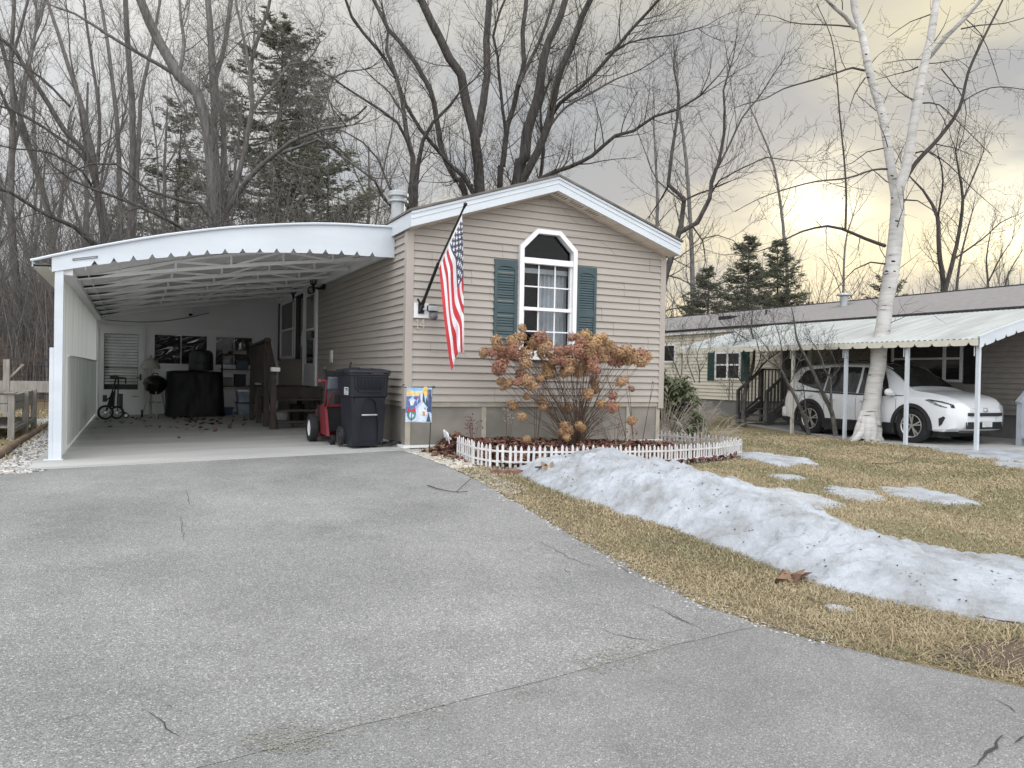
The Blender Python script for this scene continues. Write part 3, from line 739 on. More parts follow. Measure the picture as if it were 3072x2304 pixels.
# front valance with notched lower edge
mb = MB(); xs_ = span(-0.87, 3.25, 0.01)
notch = [at(80+x/2.4578, 640+y/2.4578, Y=CPY0).x for x, y in ((500, 360), (643, 340), (787, 322), (926, 308), (1064, 295), (1199, 283), (1332, 275), (1463, 270), (1593, 265), (1720, 264), (1844, 264), (1968, 265), (2088, 268))]+[at(800+x/5.027, 680, Y=CPY0).x for x in (895, 1136, 1370, 1602)]
def zb2(x):
    z = smt(FASB, x)
    for q in notch:
        d = abs(x-q)
        if d < 0.04: z += 0.062*(1-d/0.04)**1.3
    return z
zt2 = lambda x: zt_(x)
for a, b in zip(xs_, xs_[1:]):
    y = CPY0
    mb.face([(a, y, zb2(a)), (b, y, zb2(b)), (b, y, zt2(b)), (a, y, zt2(a))]); mb.face([(b, y+.012, zb2(b)), (a, y+.012, zb2(a)), (a, y+.012, zt2(a)), (b, y+.012, zt2(b))])
    mb.face([(a, y, zb2(a)), (a, y+.012, zb2(a)), (b, y+.012, zb2(b)), (b, y, zb2(b))])
mb.build('valance', WHITE, cpt)
mb = MB(); P = [(lerp(-1.08, 3.26, i/60), CPY0-0.02, 0) for i in range(61)]
mb.tube([(x, y, zt_(x)+0.004) for x, y, z in P], 0.016, 6)
for a, b in zip(P, P[1:]):
    mb.face([(a[0], CPY0-.03, zt_(a[0])+.012), (b[0], CPY0-.03, zt_(b[0])+.012), (b[0], CPY0+.1, zt_(b[0])+.015), (a[0], CPY0+.1, zt_(a[0])+.015)])
mb.build('roof_trim', WHITE, cpt)
mb = MB(); mb.prism([(-1.07, CPY0+.02, 2.15), (-1.07, CPY0+.02, 2.21), (-1.07, CPY1, 2.21), (-1.07, CPY1, 2.15)], (.012, 0, 0))
mb.build('eave_gutter', WHITE, cpt)
mb = MB(); mb.box(-0.79, -0.66, CPY0+.06, CPY1, 2.08, 2.2); mb.build('eave_beam', WHITEU, cpt)
mb = MB(); mb.box(3.19, 3.248, CPY0+.02, CPY1, 2.66, 2.78); mb.box(3.08, 3.19, CPY0+.02, CPY1, 2.77, 2.79); mb.build('wall_hanger', WHITEU, cpt)
mb = MB(); mb.box(-0.84, -0.75, CPY0+.015, CPY0+0.07, -0.1, 2.13); mb.box(-0.885, -0.84, CPY0+0.03, CPY0+0.08, -0.1, 1.22); mb.box(-0.935, -0.73, CPY0-0.005, CPY0+0.09, -0.1, -0.085); mb.build('corner_post', WHITE, cpt, bevel=0.004)
mb = MB(); y = CPY0-0.012; mb.ring([(-0.66, y, 2.245), (-0.40, y, 2.30), (-0.40, y, 2.325), (-0.66, y, 2.27)], [(-0.645, y, 2.253), (-0.415, y, 2.302), (-0.415, y, 2.317), (-0.645, y, 2.266)], (0, .01, 0)); mb.build('valance_badge', M('badge_grey', (.16, .17, .18), rough=.4), cpt)
# corrugated translucent side wall
TRANS = bpy.data.materials.new('fibreglass_panel'); TRANS.use_nodes = True
b = TRANS.node_tree.nodes['Principled BSDF']; b.inputs['Base Color'].default_value = (0.46, 0.45, 0.43, 1); b.inputs['Roughness'].default_value = 0.5
tn = TRANS.node_tree.nodes; tl = TRANS.node_tree.links
t_ = tn.new('ShaderNodeTexCoord'); mp = tn.new('ShaderNodeMapping'); mp.inputs['Scale'].default_value = (1, 9, 0.35); tl.new(t_.outputs['Object'], mp.inputs[0])
x_ = tn.new('ShaderNodeTexNoise'); x_.inputs['Scale'].default_value = 1.6; x_.inputs['Detail'].default_value = 5; tl.new(mp.outputs[0], x_.inputs[0])
cr2 = tn.new('ShaderNodeValToRGB'); cr2.color_ramp.elements[0].position = .35; cr2.color_ramp.elements[0].color = (.24, .23, .21, 1); cr2.color_ramp.elements[1].position = .65; cr2.color_ramp.elements[1].color = (.56, .56, .54, 1); tl.new(x_.outputs[0], cr2.inputs[0]); tl.new(cr2.outputs[0], b.inputs['Base Color'])
tb = tn.new('ShaderNodeBsdfTranslucent'); tb.inputs[0].default_value = (.62, .65, .63, 1); ms = tn.new('ShaderNodeMixShader'); ms.inputs[0].default_value = 0.55
tl.new(b.outputs[0], ms.inputs[1]); tl.new(tb.outputs[0], ms.inputs[2]); tl.new(ms.outputs[0], tn['Material Output'].inputs[0])
def corr(mb, x, y0, y1, z0, z1, pitch=0.07, amp=0.011):
    n = int((y1-y0)/pitch*6)
    for i in range(n):
        a, b = y0+(y1-y0)*i/n, y0+(y1-y0)*(i+1)/n
        f = lambda y: x+amp*max(-.7, min(.7, 1.3*math.sin(2*math.pi*y/pitch)))
        mb.face([(f(a), a, z0), (f(b), b, z0), (f(b), b, z1), (f(a), a, z1)])
mb = MB(); corr(mb, -0.80, CPY0+.07, CPY1-.02, -0.09, 2.12, pitch=0.2, amp=0.034); mb.build('side_wall', TRANS, cpt, smooth=False)
mb = MB(); mb.box(-0.785, -0.755, CPY0+1.2, CPY1-.1, 1.135, 1.155); mb.build('wall_rail', WHITEU, cpt)
GREENP = M('green_silhouette', (0.48, 0.505, 0.475), (0.58, 0.59, 0.56), rough=0.6, scale=3.5, stretch=(1, 3, 5))
mb = MB(); corr(mb, -0.772, 11.6, CPY1-.3, -0.02, 1.13, pitch=0.2, amp=0.034); mb.build('silhouette_sheet', TRANS, cpt)  # added inner sheet, stands in for the silhouette of things stored outside
# trusses under the roof
for k_ in range(7):
    y = 11.35+k_*1.27
    mb = MB(); x0, x1 = -0.76, 3.15
    bz = lambda x: lerp(2.12, 2.70, (x-x0)/(x1-x0))+0.03*math.sin((x-x0)/(x1-x0)*math.pi)
    tz = lambda x: zc_(x)-0.03
    nb = 12; X_ = [lerp(x0, x1, i/nb) for i in range(nb+1)]
    for a, b in zip(X_, X_[1:]):
        mb.beam((a, y, bz(a)), (b, y, bz(b)), .035, .045); mb.beam((a, y, tz(a)), (b, y, tz(b)), .035, .035)
    V_ = [lerp(x0, x1, q) for q in (.14, .32, .5, .68, .86)]
    for i, (a, b) in enumerate(zip([x0]+V_, V_+[x1])):
        if i % 2: mb.beam((a, y, bz(a)), (b, y, tz(b)), .02, .03)
        else: mb.beam((a, y, tz(a)), (b, y, bz(b)), .02, .03)
    for a in V_: mb.beam((a, y, bz(a)), (a, y, tz(a)), .02, .03)
    mb.build('truss', WHITEU, cpt)
cb = MB(); P = [(-0.6+2.2*i/20, 19.6-0.2*math.sin(i), 0) for i in range(21)]
cb.tube([(x, 19.75, lerp(2.08, 2.35, i/20)-0.12*math.sin(math.pi*i/20)) for i, (x, y, z) in enumerate(P)], 0.008, 5); cb.build('hanging_wire', BLACKP, cpt)

# enclosed porch room across the back of the carport
GW = M('porch_wall_white', (0.78, 0.78, 0.78), (0.72, 0.72, 0.72), rough=0.6, scale=0.8)
pr = thing('porch_room', 'white enclosed porch room across the back of the carport', 'porch', (1.2, 19.9, -0.08))
mb = MB(); nseg = 30
zz = lambda x: zc_(x)-0.004
def wallx(x0, x1, z0, z1f):
    k2 = max(1, int((x1-x0)/.15))
    for i in range(k2):
        a, b = lerp(x0, x1, i/k2), lerp(x0, x1, (i+1)/k2)
        mb.face([(a, 19.9, z0), (b, 19.9, z0), (b, 19.9, z1f(b)), (a, 19.9, z1f(a))])
wallx(-0.80, -0.62, -.12, zz); wallx(-0.62, 0.10, 1.80, zz); wallx(0.10, 0.42, -.12, zz)
for a, b in ((.42, 1.58), (1.76, 2.62)): wallx(a, b, 1.80, zz); wallx(a, b, -.12, lambda x: 1.10)
wallx(1.58, 1.76, -.12, zz); wallx(2.62, 3.26, -.12, zz)
mb.build('wall', GW, pr)
mb = MB(); mb.box(-0.79, 3.25, 19.87, 19.899, 1.97, 1.985); mb.box(-0.79, 3.25, 19.88, 19.899, 2.0, 2.006); mb.box(-0.79, -0.72, 19.86, 19.899, -.1, 2.05); mb.build('wall_trim', GW, pr)
mb = MB(); mb.box(-0.7, 3.2, 20.0, 21.5, -0.1, 2.0); mb.f = [f for i, f in enumerate(mb.f) if i != 2]; mb.m = [0]*len(mb.f); mb.build('room_interior', M('porch_interior', (.12, .12, .12)), pr)
dr = MB()
for q in ((-0.71, .19, -.09, .50), (-0.71, .19, 1.78, 1.93), (-0.71, -.61, .50, 1.78), (.09, .19, .50, 1.78)): dr.box(q[0], q[1], 19.85, 19.898, q[2], q[3])
dr.box(-0.75, -0.712, 19.84, 19.898, -.09, 1.98); dr.box(.192, .23, 19.84, 19.898, -.09, 1.98); dr.box(-0.712, .192, 19.84, 19.898, 1.932, 1.98)
do = dr.build('door', DOORW, pr, bevel=.004)
mb = MB(); mb.face([(-.61, 19.88, .5), (.09, 19.88, .5), (.09, 19.88, 1.78), (-.61, 19.88, 1.78)]); mb.build('pane', G_CLEAR, do)
mb = MB()
for i in range(17):
    z = .62+i*.068
    if z > 1.0 or True: mb.box(-.60, .08, 19.905, 19.93, z, z+(.052 if i != 5 else .02))
mb.build('blind', M('blind_white', (.80, .80, .78)), do)
mb = MB(); mb.box(.12, .16, 19.80, 19.85, .72, .86); mb.beam((.06, 19.81, .78), (.14, 19.81, .78), .02, .02); mb.build('handle', BLACKM, do)
mb = MB(); mb.box(-.02, .10, 19.84, 19.849, .335, .35); mb.build('mail_slot', BLACKM, do)
def plast(nm, x0, x1, seed):
    """clear plastic sheet taped over a window, wrinkled"""
    mb = MB()
    mb.grid(lambda a, b: (lerp(x0, x1, a), 19.84-0.05*(1-abs(nz(a*2.3+seed, b*1.8, seed)))**6-0.035*(1-abs(nz(a*1.2+b*2+seed, b*4-a*3, 3)))**8, lerp(1.12, 1.79, b)), 50, 34)
    return mb
PLAST = bpy.data.materials.new('plastic_sheet'); PLAST.use_nodes = True
pn = PLAST.node_tree.nodes; pl_ = PLAST.node_tree.links; pn.remove(pn['Principled BSDF'])
a_ = pn.new('ShaderNodeBsdfTransparent'); a_.inputs[0].default_value = (.8, .8, .8, 1); g_ = pn.new('ShaderNodeBsdfGlossy'); g_.inputs['Roughness'].default_value = .12; x_ = pn.new('ShaderNodeMixShader'); x_.inputs[0].default_value = .06
pl_.new(a_.outputs[0], x_.inputs[1]); pl_.new(g_.outputs[0], x_.inputs[2]); pl_.new(x_.outputs[0], pn['Material Output'].inputs[0])
for x0, x1, sd_ in ((.42, 1.58, 2.0), (1.76, 2.62, 9.0)):
    mb = MB(); mb.ring([(x0-.05, 19.86, 1.06), (x1+.05, 19.86, 1.06), (x1+.05, 19.86, 1.84), (x0-.05, 19.86, 1.84)], [(x0+.01, 19.86, 1.12), (x1-.01, 19.86, 1.12), (x1-.01, 19.86, 1.79), (x0+.01, 19.86, 1.79)], (0, .038, 0)); xm = (x0+x1)/2; mb.box(xm-.012, xm+.012, 19.87, 19.89, 1.12, 1.79)
    wn = mb.build('window', DOORW, pr)
    mb = MB(); mb.face([(x0, 19.895, 1.1), (x1, 19.895, 1.1), (x1, 19.895, 1.8), (x0, 19.895, 1.8)]); mb.build('pane', M('porch_pane', (.02, .02, .02), rough=.3, spec=.05) if x0 < 1 else G_CLEAR, wn)
    plast('p', x0+.01, x1-.01, sd_).build('plastic_sheet', PLAST, wn, smooth=True)
t = thing('security_camera', 'white security camera under the carport ceiling', 'camera', (1.19, 19.8, 2.3))
mb = MB(); mb.lathe([(.05, 0), (.05, .02)], 12, Matrix.Translation((1.14, 19.85, 2.42)) @ Matrix.Rotation(math.pi/2, 4, 'X'), cap=True); mb.tube([(1.14, 19.84, 2.42), (1.16, 19.75, 2.40), (1.17, 19.72, 2.36)], .02, 8); mb.build('bracket', WHITEV, t)
mb = MB(); mb.lathe([(.05, .09), (.062, .07), (.062, -.07), (.055, -.09)], 14, Matrix.Translation((1.18, 19.66, 2.33)) @ Matrix.Rotation(math.radians(60), 4, 'X'), cap=True); mb.build('housing', WHITEV, t)
mb = MB(); mb.lathe([(.044, .0), (.0, .001)], 12, Matrix.Translation((1.18, 19.578, 2.283)) @ Matrix.Rotation(math.radians(60), 4, 'X')); mb.build('lens', BLACKP, t)

# ------------------------------------------------------------------ things stored in the carport
def sz(x): return slab_z(x)
# kettle grill
t = thing('kettle_grill', 'round black kettle grill on thin legs beside the covered grill', 'grill', (.42, 18.6, sz(.42)))
Mx = Matrix.Translation((.42, 18.6, .66))
ENAM = M('black_enamel', (.012, .012, .012), rough=.12, var=.1)
mb = MB(); mb.lathe([(.0, -.24), (.1, -.22), (.2, -.13), (.235, -.01), (.24, 0)], 24, Mx); mb.build('bowl', ENAM, t, smooth=True)
mb = MB(); mb.lathe([(.245, 0), (.24, .03), (.2, .12), (.1, .18), (.0, .195)], 24, Mx); ld = mb.build('lid', ENAM, t, smooth=True)
mb = MB(); mb.tube([(.36, 18.55, .845), (.37, 18.55, .89), (.47, 18.55, .89), (.48, 18.55, .845)], .012, 6); mb.build('handle', BLACKP, ld)
for a, b in (((.30, 18.5), (.16, 18.42)), ((.44, 18.45), (.46, 18.32)), ((.55, 18.6), (.66, 18.66))):
    mb = MB(); mb.tube([(a[0], a[1], .5), (b[0], b[1], sz(b[0]))], .013, 7); mb.build('leg', STEEL, t)
mb = MB(); mb.lathe([(.04, -.02), (.09, -.02), (.09, .02), (.04, .02)], 16, Matrix.Translation((.17, 18.44, sz(.2)+.09)) @ Matrix.Rotation(math.pi/2, 4, 'Y')); mb.build('wheel', BLACKP, t)
mb = MB(); mb.lathe([(.0, .2), (.13, .19), (.15, .21)], 16, Matrix.Translation((.42, 18.6, .06))); mb.build('ash_pan', STEEL, t)
# covered grill with black drum on top
TARP = M('black_tarp', (.007, .007, .008), (.012, .012, .013), spec=.12, rough=.42, scale=3, bump=.35, bscale=6)
def tarpf(x0, x1, y0, y1, z0, z1, mb, seed):
    def f(u, v):
        a = u*2*math.pi; c, s_ = math.cos(a), math.sin(a); k2 = 0.28
        r_ = (abs(c)**(2/k2)+abs(s_)**(2/k2))**(-k2/2)
        hx, hy = (x1-x0)/2, (y1-y0)/2
        if v < .85: g = 1.06-.07*v/.85; z = lerp(z0, z1, v/.85)
        else: g = .99*(1-((v-.85)/.15)**2.2); z = z1+.02*((v-.85)/.15)
        wv = .035*nz(c*2.2+seed, s_*2.2, v*1.6)+.02*nz(c*6, s_*6+seed, v*3)
        return ((x0+x1)/2+c*r_*hx*g+wv*c, (y0+y1)/2+s_*r_*hy*g+wv*s_, z+(.02*nz(c*5, s_*5, seed) if v > .8 else 0))
    mb.grid(f, 96, 26)
mb = MB(); tarpf(.66, 1.80, 18.2, 18.95, sz(1.2)+.02, .94, mb, 3.0)
tag(mb.build('covered_grill', TARP, smooth=True), 'wide gas grill wrapped in a black cover with grey strips', 'grill')
mb = MB(); mb.lathe([(.0, .0), (.25, 0), (.26, .02), (.255, .14), (.262, .16), (.255, .18), (.255, .34), (.24, .41), (.18, .455), (0, .465)], 26, Matrix.Translation((1.35, 18.55, .97)))
dmo = mb.build('lidded_drum', BLACKP, smooth=False); tag(dmo, 'black ribbed drum with domed lid on top of the covered grill', 'drum')
# pale dome-shaped lamp shade on post
t = thing('garden_lamp', 'pale dome shade on a short post behind the kettle grill', 'lamp', (.34, 19.1, sz(.3)))
mb = MB(); Mx = Matrix.Translation((.34, 19.1, .99)); mb.lathe([(.20, 0), (.195, .06), (.15, .16), (.08, .225), (.03, .25), (.03, .30), (0, .31)], 20, Mx); mb.build('shade', M('beige_plastic', (.42, .40, .37), rough=.5), t, smooth=True)
mb = MB()
for k_ in range(4): mb.tube([(.29+.033*k_, 19.1, 1.0), (.29+.033*k_, 19.1, .7)], .008, 6)
mb.tube([(.34, 19.1, .7), (.34, 19.1, sz(.3))], .03, 8); mb.build('post', M('beige_plastic', (0, 0, 0)), t)
# folding push cart by the door
t = thing('push_cart', 'folded black push cart with spoked wheels by the porch door', 'cart', (-.42, 18.3, sz(-.4)))
def wheel(x, y, r_, nm='wheel', ax='Y', tilt=0):
    Mx = Matrix.Translation((x, y, sz(x)+r_)) @ Matrix.Rotation(math.radians(90+tilt), 4, 'X')
    mb = MB(); mb.lathe([(r_*.72, -.02), (r_*.97, -.022), (r_, 0), (r_*.97, .022), (r_*.72, .02), (r_*.72, -.02)], 26, Mx); o = mb.build(nm, RUBBER, t)
    mb = MB(); mb.lathe([(.025, -.025), (.025, .025)], 10, Mx, cap=True); mb.lathe([(r_*.66, -.01), (r_*.73, -.016), (r_*.73, .016), (r_*.66, .01), (r_*.66, -.01)], 24, Mx)
    for k_ in range(10):
        a = 2*math.pi*k_/10; mb.tube([Mx @ V((.02*math.cos(a), .02*math.sin(a), .012)), Mx @ V((r_*.68*math.cos(a+.25), r_*.68*math.sin(a+.25), 0))], .007, 5)
    mb.build('rim', STEEL, o)
wheel(-.52, 18.15, .155); wheel(-.31, 18.30, .14); wheel(-.14, 18.5, .06)
mb = MB()
for a, b in (((-.52, 18.15, .07), (-.37, 18.3, .62)), ((-.50, 18.2, .1), (-.33, 18.34, .60)), ((-.30, 18.3, .06), (-.29, 18.3, .78)), ((-.37, 18.3, .62), (-.33, 18.28, .80)), ((-.34, 18.28, .80), (-.15, 18.26, .78)), ((-.15, 18.26, .78), (-.15, 18.26, .66)), ((-.52, 18.2, .3), (-.40, 18.3, .42)), ((-.31, 18.3, .06), (-.14, 18.45, .04))): mb.tube([a, b], .014, 7)
mb.build('frame', BLACKM, t)
mb = MB(); mb.prism([(-.5, 18.22, .17), (-.36, 18.3, .17), (-.34, 18.3, .5), (-.40, 18.3, .5)], (0, .08, 0)); mb.box(-.28, -.2, 18.28, 18.34, .15, .45); mb.box(-.58, -.5, 18.25, 18.33, .28, .42); mb.build('bag', BLACKP, t)
mb = MB(); mb.box(-.45, -.30, 18.24, 18.33, .76, .83); mb.build('handle', BLACKP, t, bevel=.015)
# storage totes
BLUEP = M('blue_plastic', (.03, .055, .14), rough=.4); CLEARP = M('milky_plastic', (.36, .41, .47), (.22, .27, .34), rough=.35, scale=6)
def tote(x0, x1, y0, y1, z0, h, m, lab, lidm):
    t = thing('storage_tote', lab, 'storage bin', ((x0+x1)/2, (y0+y1)/2, z0)); e = .02
    mb = MB(); a = [(x0+e, y0+e, z0), (x1-e, y0+e, z0), (x1-e, y1-e, z0), (x0+e, y1-e, z0)]; b = [(x0, y0, z0+h*.86), (x1, y0, z0+h*.86), (x1, y1, z0+h*.86), (x0, y1, z0+h*.86)]
    mb.face(a[::-1])
    for i in range(4): j = (i+1) % 4; mb.face([a[i], a[j], b[j], b[i]])
    mb.build('tub', m, t)
    mb = MB(); mb.box(x0-.015, x1+.015, y0-.015, y1+.015, z0+h*.86, z0+h); mb.build('lid', lidm, t, bevel=.008)
tote(1.80, 2.05, 18.55, 18.9, sz(1.9), .18, BLUEP, 'small dark blue tote on the floor beside the covered grill', BLUEP)
tote(2.14, 2.50, 18.5, 19.0, sz(2.3), .29, CLEARP, 'milky storage tote at the bottom of the stack behind the deck', BLUEP)
tote(2.14, 2.50, 18.5, 19.0, sz(2.3)+.29, .28, CLEARP, 'milky storage tote with white lid on top of the stack behind the deck', WHITEV)
sh = thing('storage_shelf', 'dark open shelf rack of boxes and jars under the porch window', 'shelf', (2.3, 19.4, sz(2.3)))
mb = MB()
for z in (.6, 1.0, 1.35): mb.box(1.85, 2.8, 19.2, 19.6, z, z+.025)
mb.build('shelf_board', WOODB, sh)
for x in (1.86, 2.78):
    mb = MB(); mb.box(x-.02, x+.02, 19.2, 19.24, sz(2.3), 1.38); mb.build('post', WOODB, sh)
bx = [((1.9, 2.1, 19.25, 19.5, .625, .82), (.30, .28, .25), 'tan carton on the lower shelf of the porch rack'), ((2.15, 2.4, 19.25, 19.5, .625, .9), (.02, .02, .022), 'black box on the lower shelf of the porch rack'), ((2.2, 2.45, 19.25, 19.5, 1.025, 1.22), (.07, .11, .16), 'blue box on the upper shelf of the porch rack'), ((2.12, 2.4, 19.22, 19.5, 1.375, 1.46), (.35, .34, .33), 'flat grey box on top of the porch rack')]
for q, c, lb in bx:
    mb = MB(); mb.box(*q); mb.cur = 1; mb.box(q[0]-.006, q[1]+.006, q[2]-.006, q[3]+.006, q[5]-.04, q[5]+.004); tag(mb.build('storage_box', [M('box_'+lb[:14].replace(' ', '_'), c), M('boxlid_'+lb[:14].replace(' ', '_'), tuple(v_*.8 for v_ in c))], bevel=.006), lb, 'box')
# wooden deck steps to the side door
dk = thing('deck_steps', 'dark brown wooden landing and steps with slatted railing at the side door', 'steps', (2.7, 15.0, sz(2.7)))
mb = MB()
for i in range(13): y = 14.72+i*.145; mb.box(2.24, 3.22, y, y+.135, .665, .70)
mb.build('landing', WOODB, dk)
mb = MB(); mb.box(2.2, 3.22, 14.69, 14.718, .50, .664); mb.box(2.2, 2.238, 14.72, 16.62, .50, .664); mb.build('rim_joist', WOODB, dk)
for i, z in enumerate((.46, .27, .08)):
    y = 14.42-.27*i; mb = MB(); mb.box(2.27, 3.2, y, y+.135, z, z+.035); mb.box(2.27, 3.2, y+.145, y+.27, z, z+.035); mb.build('tread', WOODB, dk)
for x in (2.25, 3.2):
    mb = MB(); mb.prism([(x, 13.85, sz(x)), (x, 14.05, sz(x)), (x, 14.715, .45), (x, 14.715, .66), (x, 14.62, .66)], (.038, 0, 0)); mb.build('stringer', WOODB, dk)
for y, z1, w_ in ((16.58, 1.55, .09), (14.68, 1.6, .09), (13.92, .98, .09), (15.6, .66, .09)):
    mb = MB(); mb.box(2.15, 2.15+w_, y-w_/2, y+w_/2, sz(2.2), z1); mb.build('post', WOODB, dk)
for x, y in ((3.1, 14.76), (3.1, 16.5)):
    mb = MB(); mb.box(x, x+.09, y, y+.09, sz(3.1), .66); mb.build('post', WOODB, dk)
mb = MB(); mb.beam((2.195, 16.6, 1.5), (2.195, 14.6, 1.56), .12, .04); mb.beam((2.195, 16.6, .80), (2.195, 14.7, .80), .04, .08); mb.beam((2.195, 14.68, 1.56), (2.195, 13.85, .93), .10, .04); mb.beam((2.2, 14.68, .78), (2.2, 13.92, .24), .04, .08); mb.build('rail', WOODB, dk)
mb = MB()
for i in range(15): y = 14.82+i*.118; mb.box(2.18, 2.21, y, y+.03, .80, 1.5)
for i in range(5): y = 14.06+i*.12; f = (y-13.92)/.76; mb.box(2.18, 2.21, y, y+.03, lerp(.24, .78, f), lerp(.97, 1.52, f))
mb.build('baluster', WOODB, dk)
mb = MB(); mb.box(2.14, 2.29, 13.80, 13.96, .985, 1.06); mb.build('post_cap_light', WHITEV, dk, bevel=.008)
# things under the landing
for i, (x, y, c, lb) in enumerate(((2.55, 15.3, (.45, .45, .44), 'white bag stored under the landing beside the black bucket'), (2.85, 15.2, (.015, .015, .015), 'black bucket stored under the deck landing'))):
    mb = MB(); Mx = Matrix.Translation((x, y, sz(x)))
    if i: mb.lathe([(.0, .0), (.12, 0), (.15, .36), (.16, .37), (.145, .36), (.11, .02)], 16, Mx)
    else: mb.ball((x, y, sz(x)+.14), .15, 8, (1.2, 1, .95))
    tag(mb.build('bucket' if i else 'stuffed_bag', M('u%d' % i, c, rough=.6), smooth=not i), lb, 'bucket' if i else 'bag')

# snow blower
RED = M('red_paint', (.22, .03, .04), (.17, .028, .036), rough=.4)
t = thing('snow_blower', 'red walk-behind snow blower parked behind the trash bin', 'snow blower', (2.45, 11.0, 0))
bx_, by = 2.36, 11.15
def tyre(x, y, r_, wd_, par, rimm, nm='wheel'):
    Mx = Matrix.Translation((x, y, sz(x)+r_)) @ Matrix.Rotation(math.radians(90), 4, 'Y')
    mb = MB(); mb.lathe([(r_*.62, -wd_/2), (r_*.93, -wd_/2), (r_, -wd_*.3), (r_, wd_*.3), (r_*.93, wd_/2), (r_*.62, wd_/2), (r_*.62, -wd_/2)], 28, Mx); o = mb.build(nm, RUBBER, par)
    for k_ in range(18): pass
    mb = MB(); mb.lathe([(0, -wd_/2+.01), (r_*.25, -wd_/2+.008), (r_*.3, -wd_/2+.03), (r_*.55, -wd_/2+.03), (r_*.64, -wd_/2+.005)], 24, Mx); mb.lathe([(r_*.64, wd_/2-.005), (r_*.3, wd_/2-.03), (0, wd_/2-.03)], 24, Mx); mb.build('rim', rimm, o)
tyre(2.35, 11.35, .20, .11, t, WHITEV); tyre(2.82, 11.35, .20, .11, t, WHITEV)
mb = MB(); mb.prism([(2.43, 10.75, .1), (2.43, 11.3, .12), (2.43, 11.2, .52), (2.43, 10.95, .55)], (.035, 0, 0)); mb.prism([(2.86, 10.75, .1), (2.86, 11.3, .12), (2.86, 11.2, .52), (2.86, 10.95, .55)], (.03, 0, 0)); mb.box(2.46, 2.86, 10.93, 10.96, .5, .54); mb.build('side_frame', RED, t, bevel=.008)
mb = MB(); mb.box(2.47, 2.86, 11.0, 11.6, .15, .5); mb.lathe([(.0, 0), (.17, 0), (.17, .2), (.12, .26), (0, .27)], 18, Matrix.Translation((2.66, 11.35, .5))); mb.build('engine', BLACKP, t)
mb = MB(); mb.box(2.52, 2.95, 11.7, 12.0, .02, .42); mb.build('auger_housing', RED, t, bevel=.02)
mb = MB(); mb.lathe([(.09, .35), (.08, .8), (.10, .82)], 14, Matrix.Translation((2.68, 11.75, 0))); mb.beam((2.68, 11.72, .8), (2.68, 11.6, .97), .17, .14); mb.build('chute', BLACKP, t)
mb = MB()
for x in (2.44, 2.88): mb.tube([(x, 10.95, .5), (x-.02 if x < 2.6 else x+.02, 10.8, .72), (x-.06 if x < 2.6 else x+.06, 10.62, .92)], .017, 8)
mb.tube([(2.44, 10.95, .42), (2.5, 10.85, .68), (2.66, 10.8, .71), (2.82, 10.85, .68), (2.88, 10.95, .42)], .013, 7); mb.build('handlebar', RED, t, smooth=True)
for x, s_ in ((2.38, -1), (2.94, 1)):
    mb = MB(); mb.tube([(x, 10.64, .90), (x+.05*s_, 10.5, 1.05)], .021, 8); mb.build('grip', BLACKP, t)
mb = MB(); mb.tube([(2.28, 10.66, .875), (2.40, 10.64, .875)], .014, 6); mb.box(2.27, 2.31, 10.63, 10.69, .86, .90); mb.build('clutch_lever', RED, t)
mb = MB(); mb.box(2.40, 2.92, 10.62, 10.8, .75, .93); cs = mb.build('console', M('console_grey', (.09, .10, .12), rough=.4), t, bevel=.02)
mb = MB(); mb.box(2.68, 2.82, 10.614, 10.622, .79, .87); mb.build('console_label', M('label_grey', (.5, .5, .52)), cs)
mb = MB(); mb.tube([(2.7, 10.75, .92), (2.74, 10.7, 1.14)], .013, 6); mb.ball((2.60, 10.72, .99), .035); mb.box(2.76, 2.86, 10.68, 10.76, 1.0, 1.07); mb.tube([(2.6, 10.72, .9), (2.6, 10.72, .99)], .01, 6); mb.build('control_rod', BLACKP, t)
tyre(2.50, 10.72, .07, .06, t, BLACKP, 'caster')

# trash bin
NAVY = M('navy_plastic', (.011, .0125, .019), (.015, .017, .024), spec=.3, rough=.42, scale=3, bump=.05, bscale=120)
t = thing('trash_bin', 'large dark navy wheeled trash bin with metal bar handle at the house corner', 'trash bin', (2.79, 10.26, 0), rz=math.radians(4)); t.scale = (.86, .86, 1)
def rrect(w_, d_, z, r_=.05, n=4):
    P = []
    for cx_, cy_, a0 in ((w_/2-r_, d_/2-r_, 0), (-w_/2+r_, d_/2-r_, 90), (-w_/2+r_, -d_/2+r_, 180), (w_/2-r_, -d_/2+r_, 270)):
        for i in range(n+1): a = math.radians(a0+90*i/n); P.append((cx_+r_*math.cos(a), cy_+r_*math.sin(a), z))
    return P
def loft(mb, rings, cap=True):
    n = len(rings[0])
    for a, b in zip(rings, rings[1:]):
        for i in range(n): j = (i+1) % n; mb.face([a[i], a[j], b[j], b[i]])
    if cap: mb.face(rings[0][::-1]); mb.face(rings[-1])
mb = MB(); loft(mb, [rrect(.47, .50, .02), rrect(.49, .53, .10), rrect(.55, .62, .66), rrect(.60, .66, .68), rrect(.62, .70, .96), rrect(.66, .74, .965), rrect(.66, .74, .985)])
body = mb.build('body', NAVY, t, world=False)
mb = MB(); loft(mb, [rrect(.67, .76, .99, .07), rrect(.69, .78, 1.0, .07), rrect(.68, .77, 1.03, .08), rrect(.45, .55, 1.055, .1)]); mb.box(-.36, -.30, -.06, .06, .985, 1.03); mb.box(.33, .37, -.16, -.04, .955, 1.02); mb.tube([(-.26, .40, 1.0), (-.26, .47, .98), (.26, .47, .98), (.26, .40, 1.0)], .018, 8); mb.build('lid', NAVY, t, world=False, smooth=False)
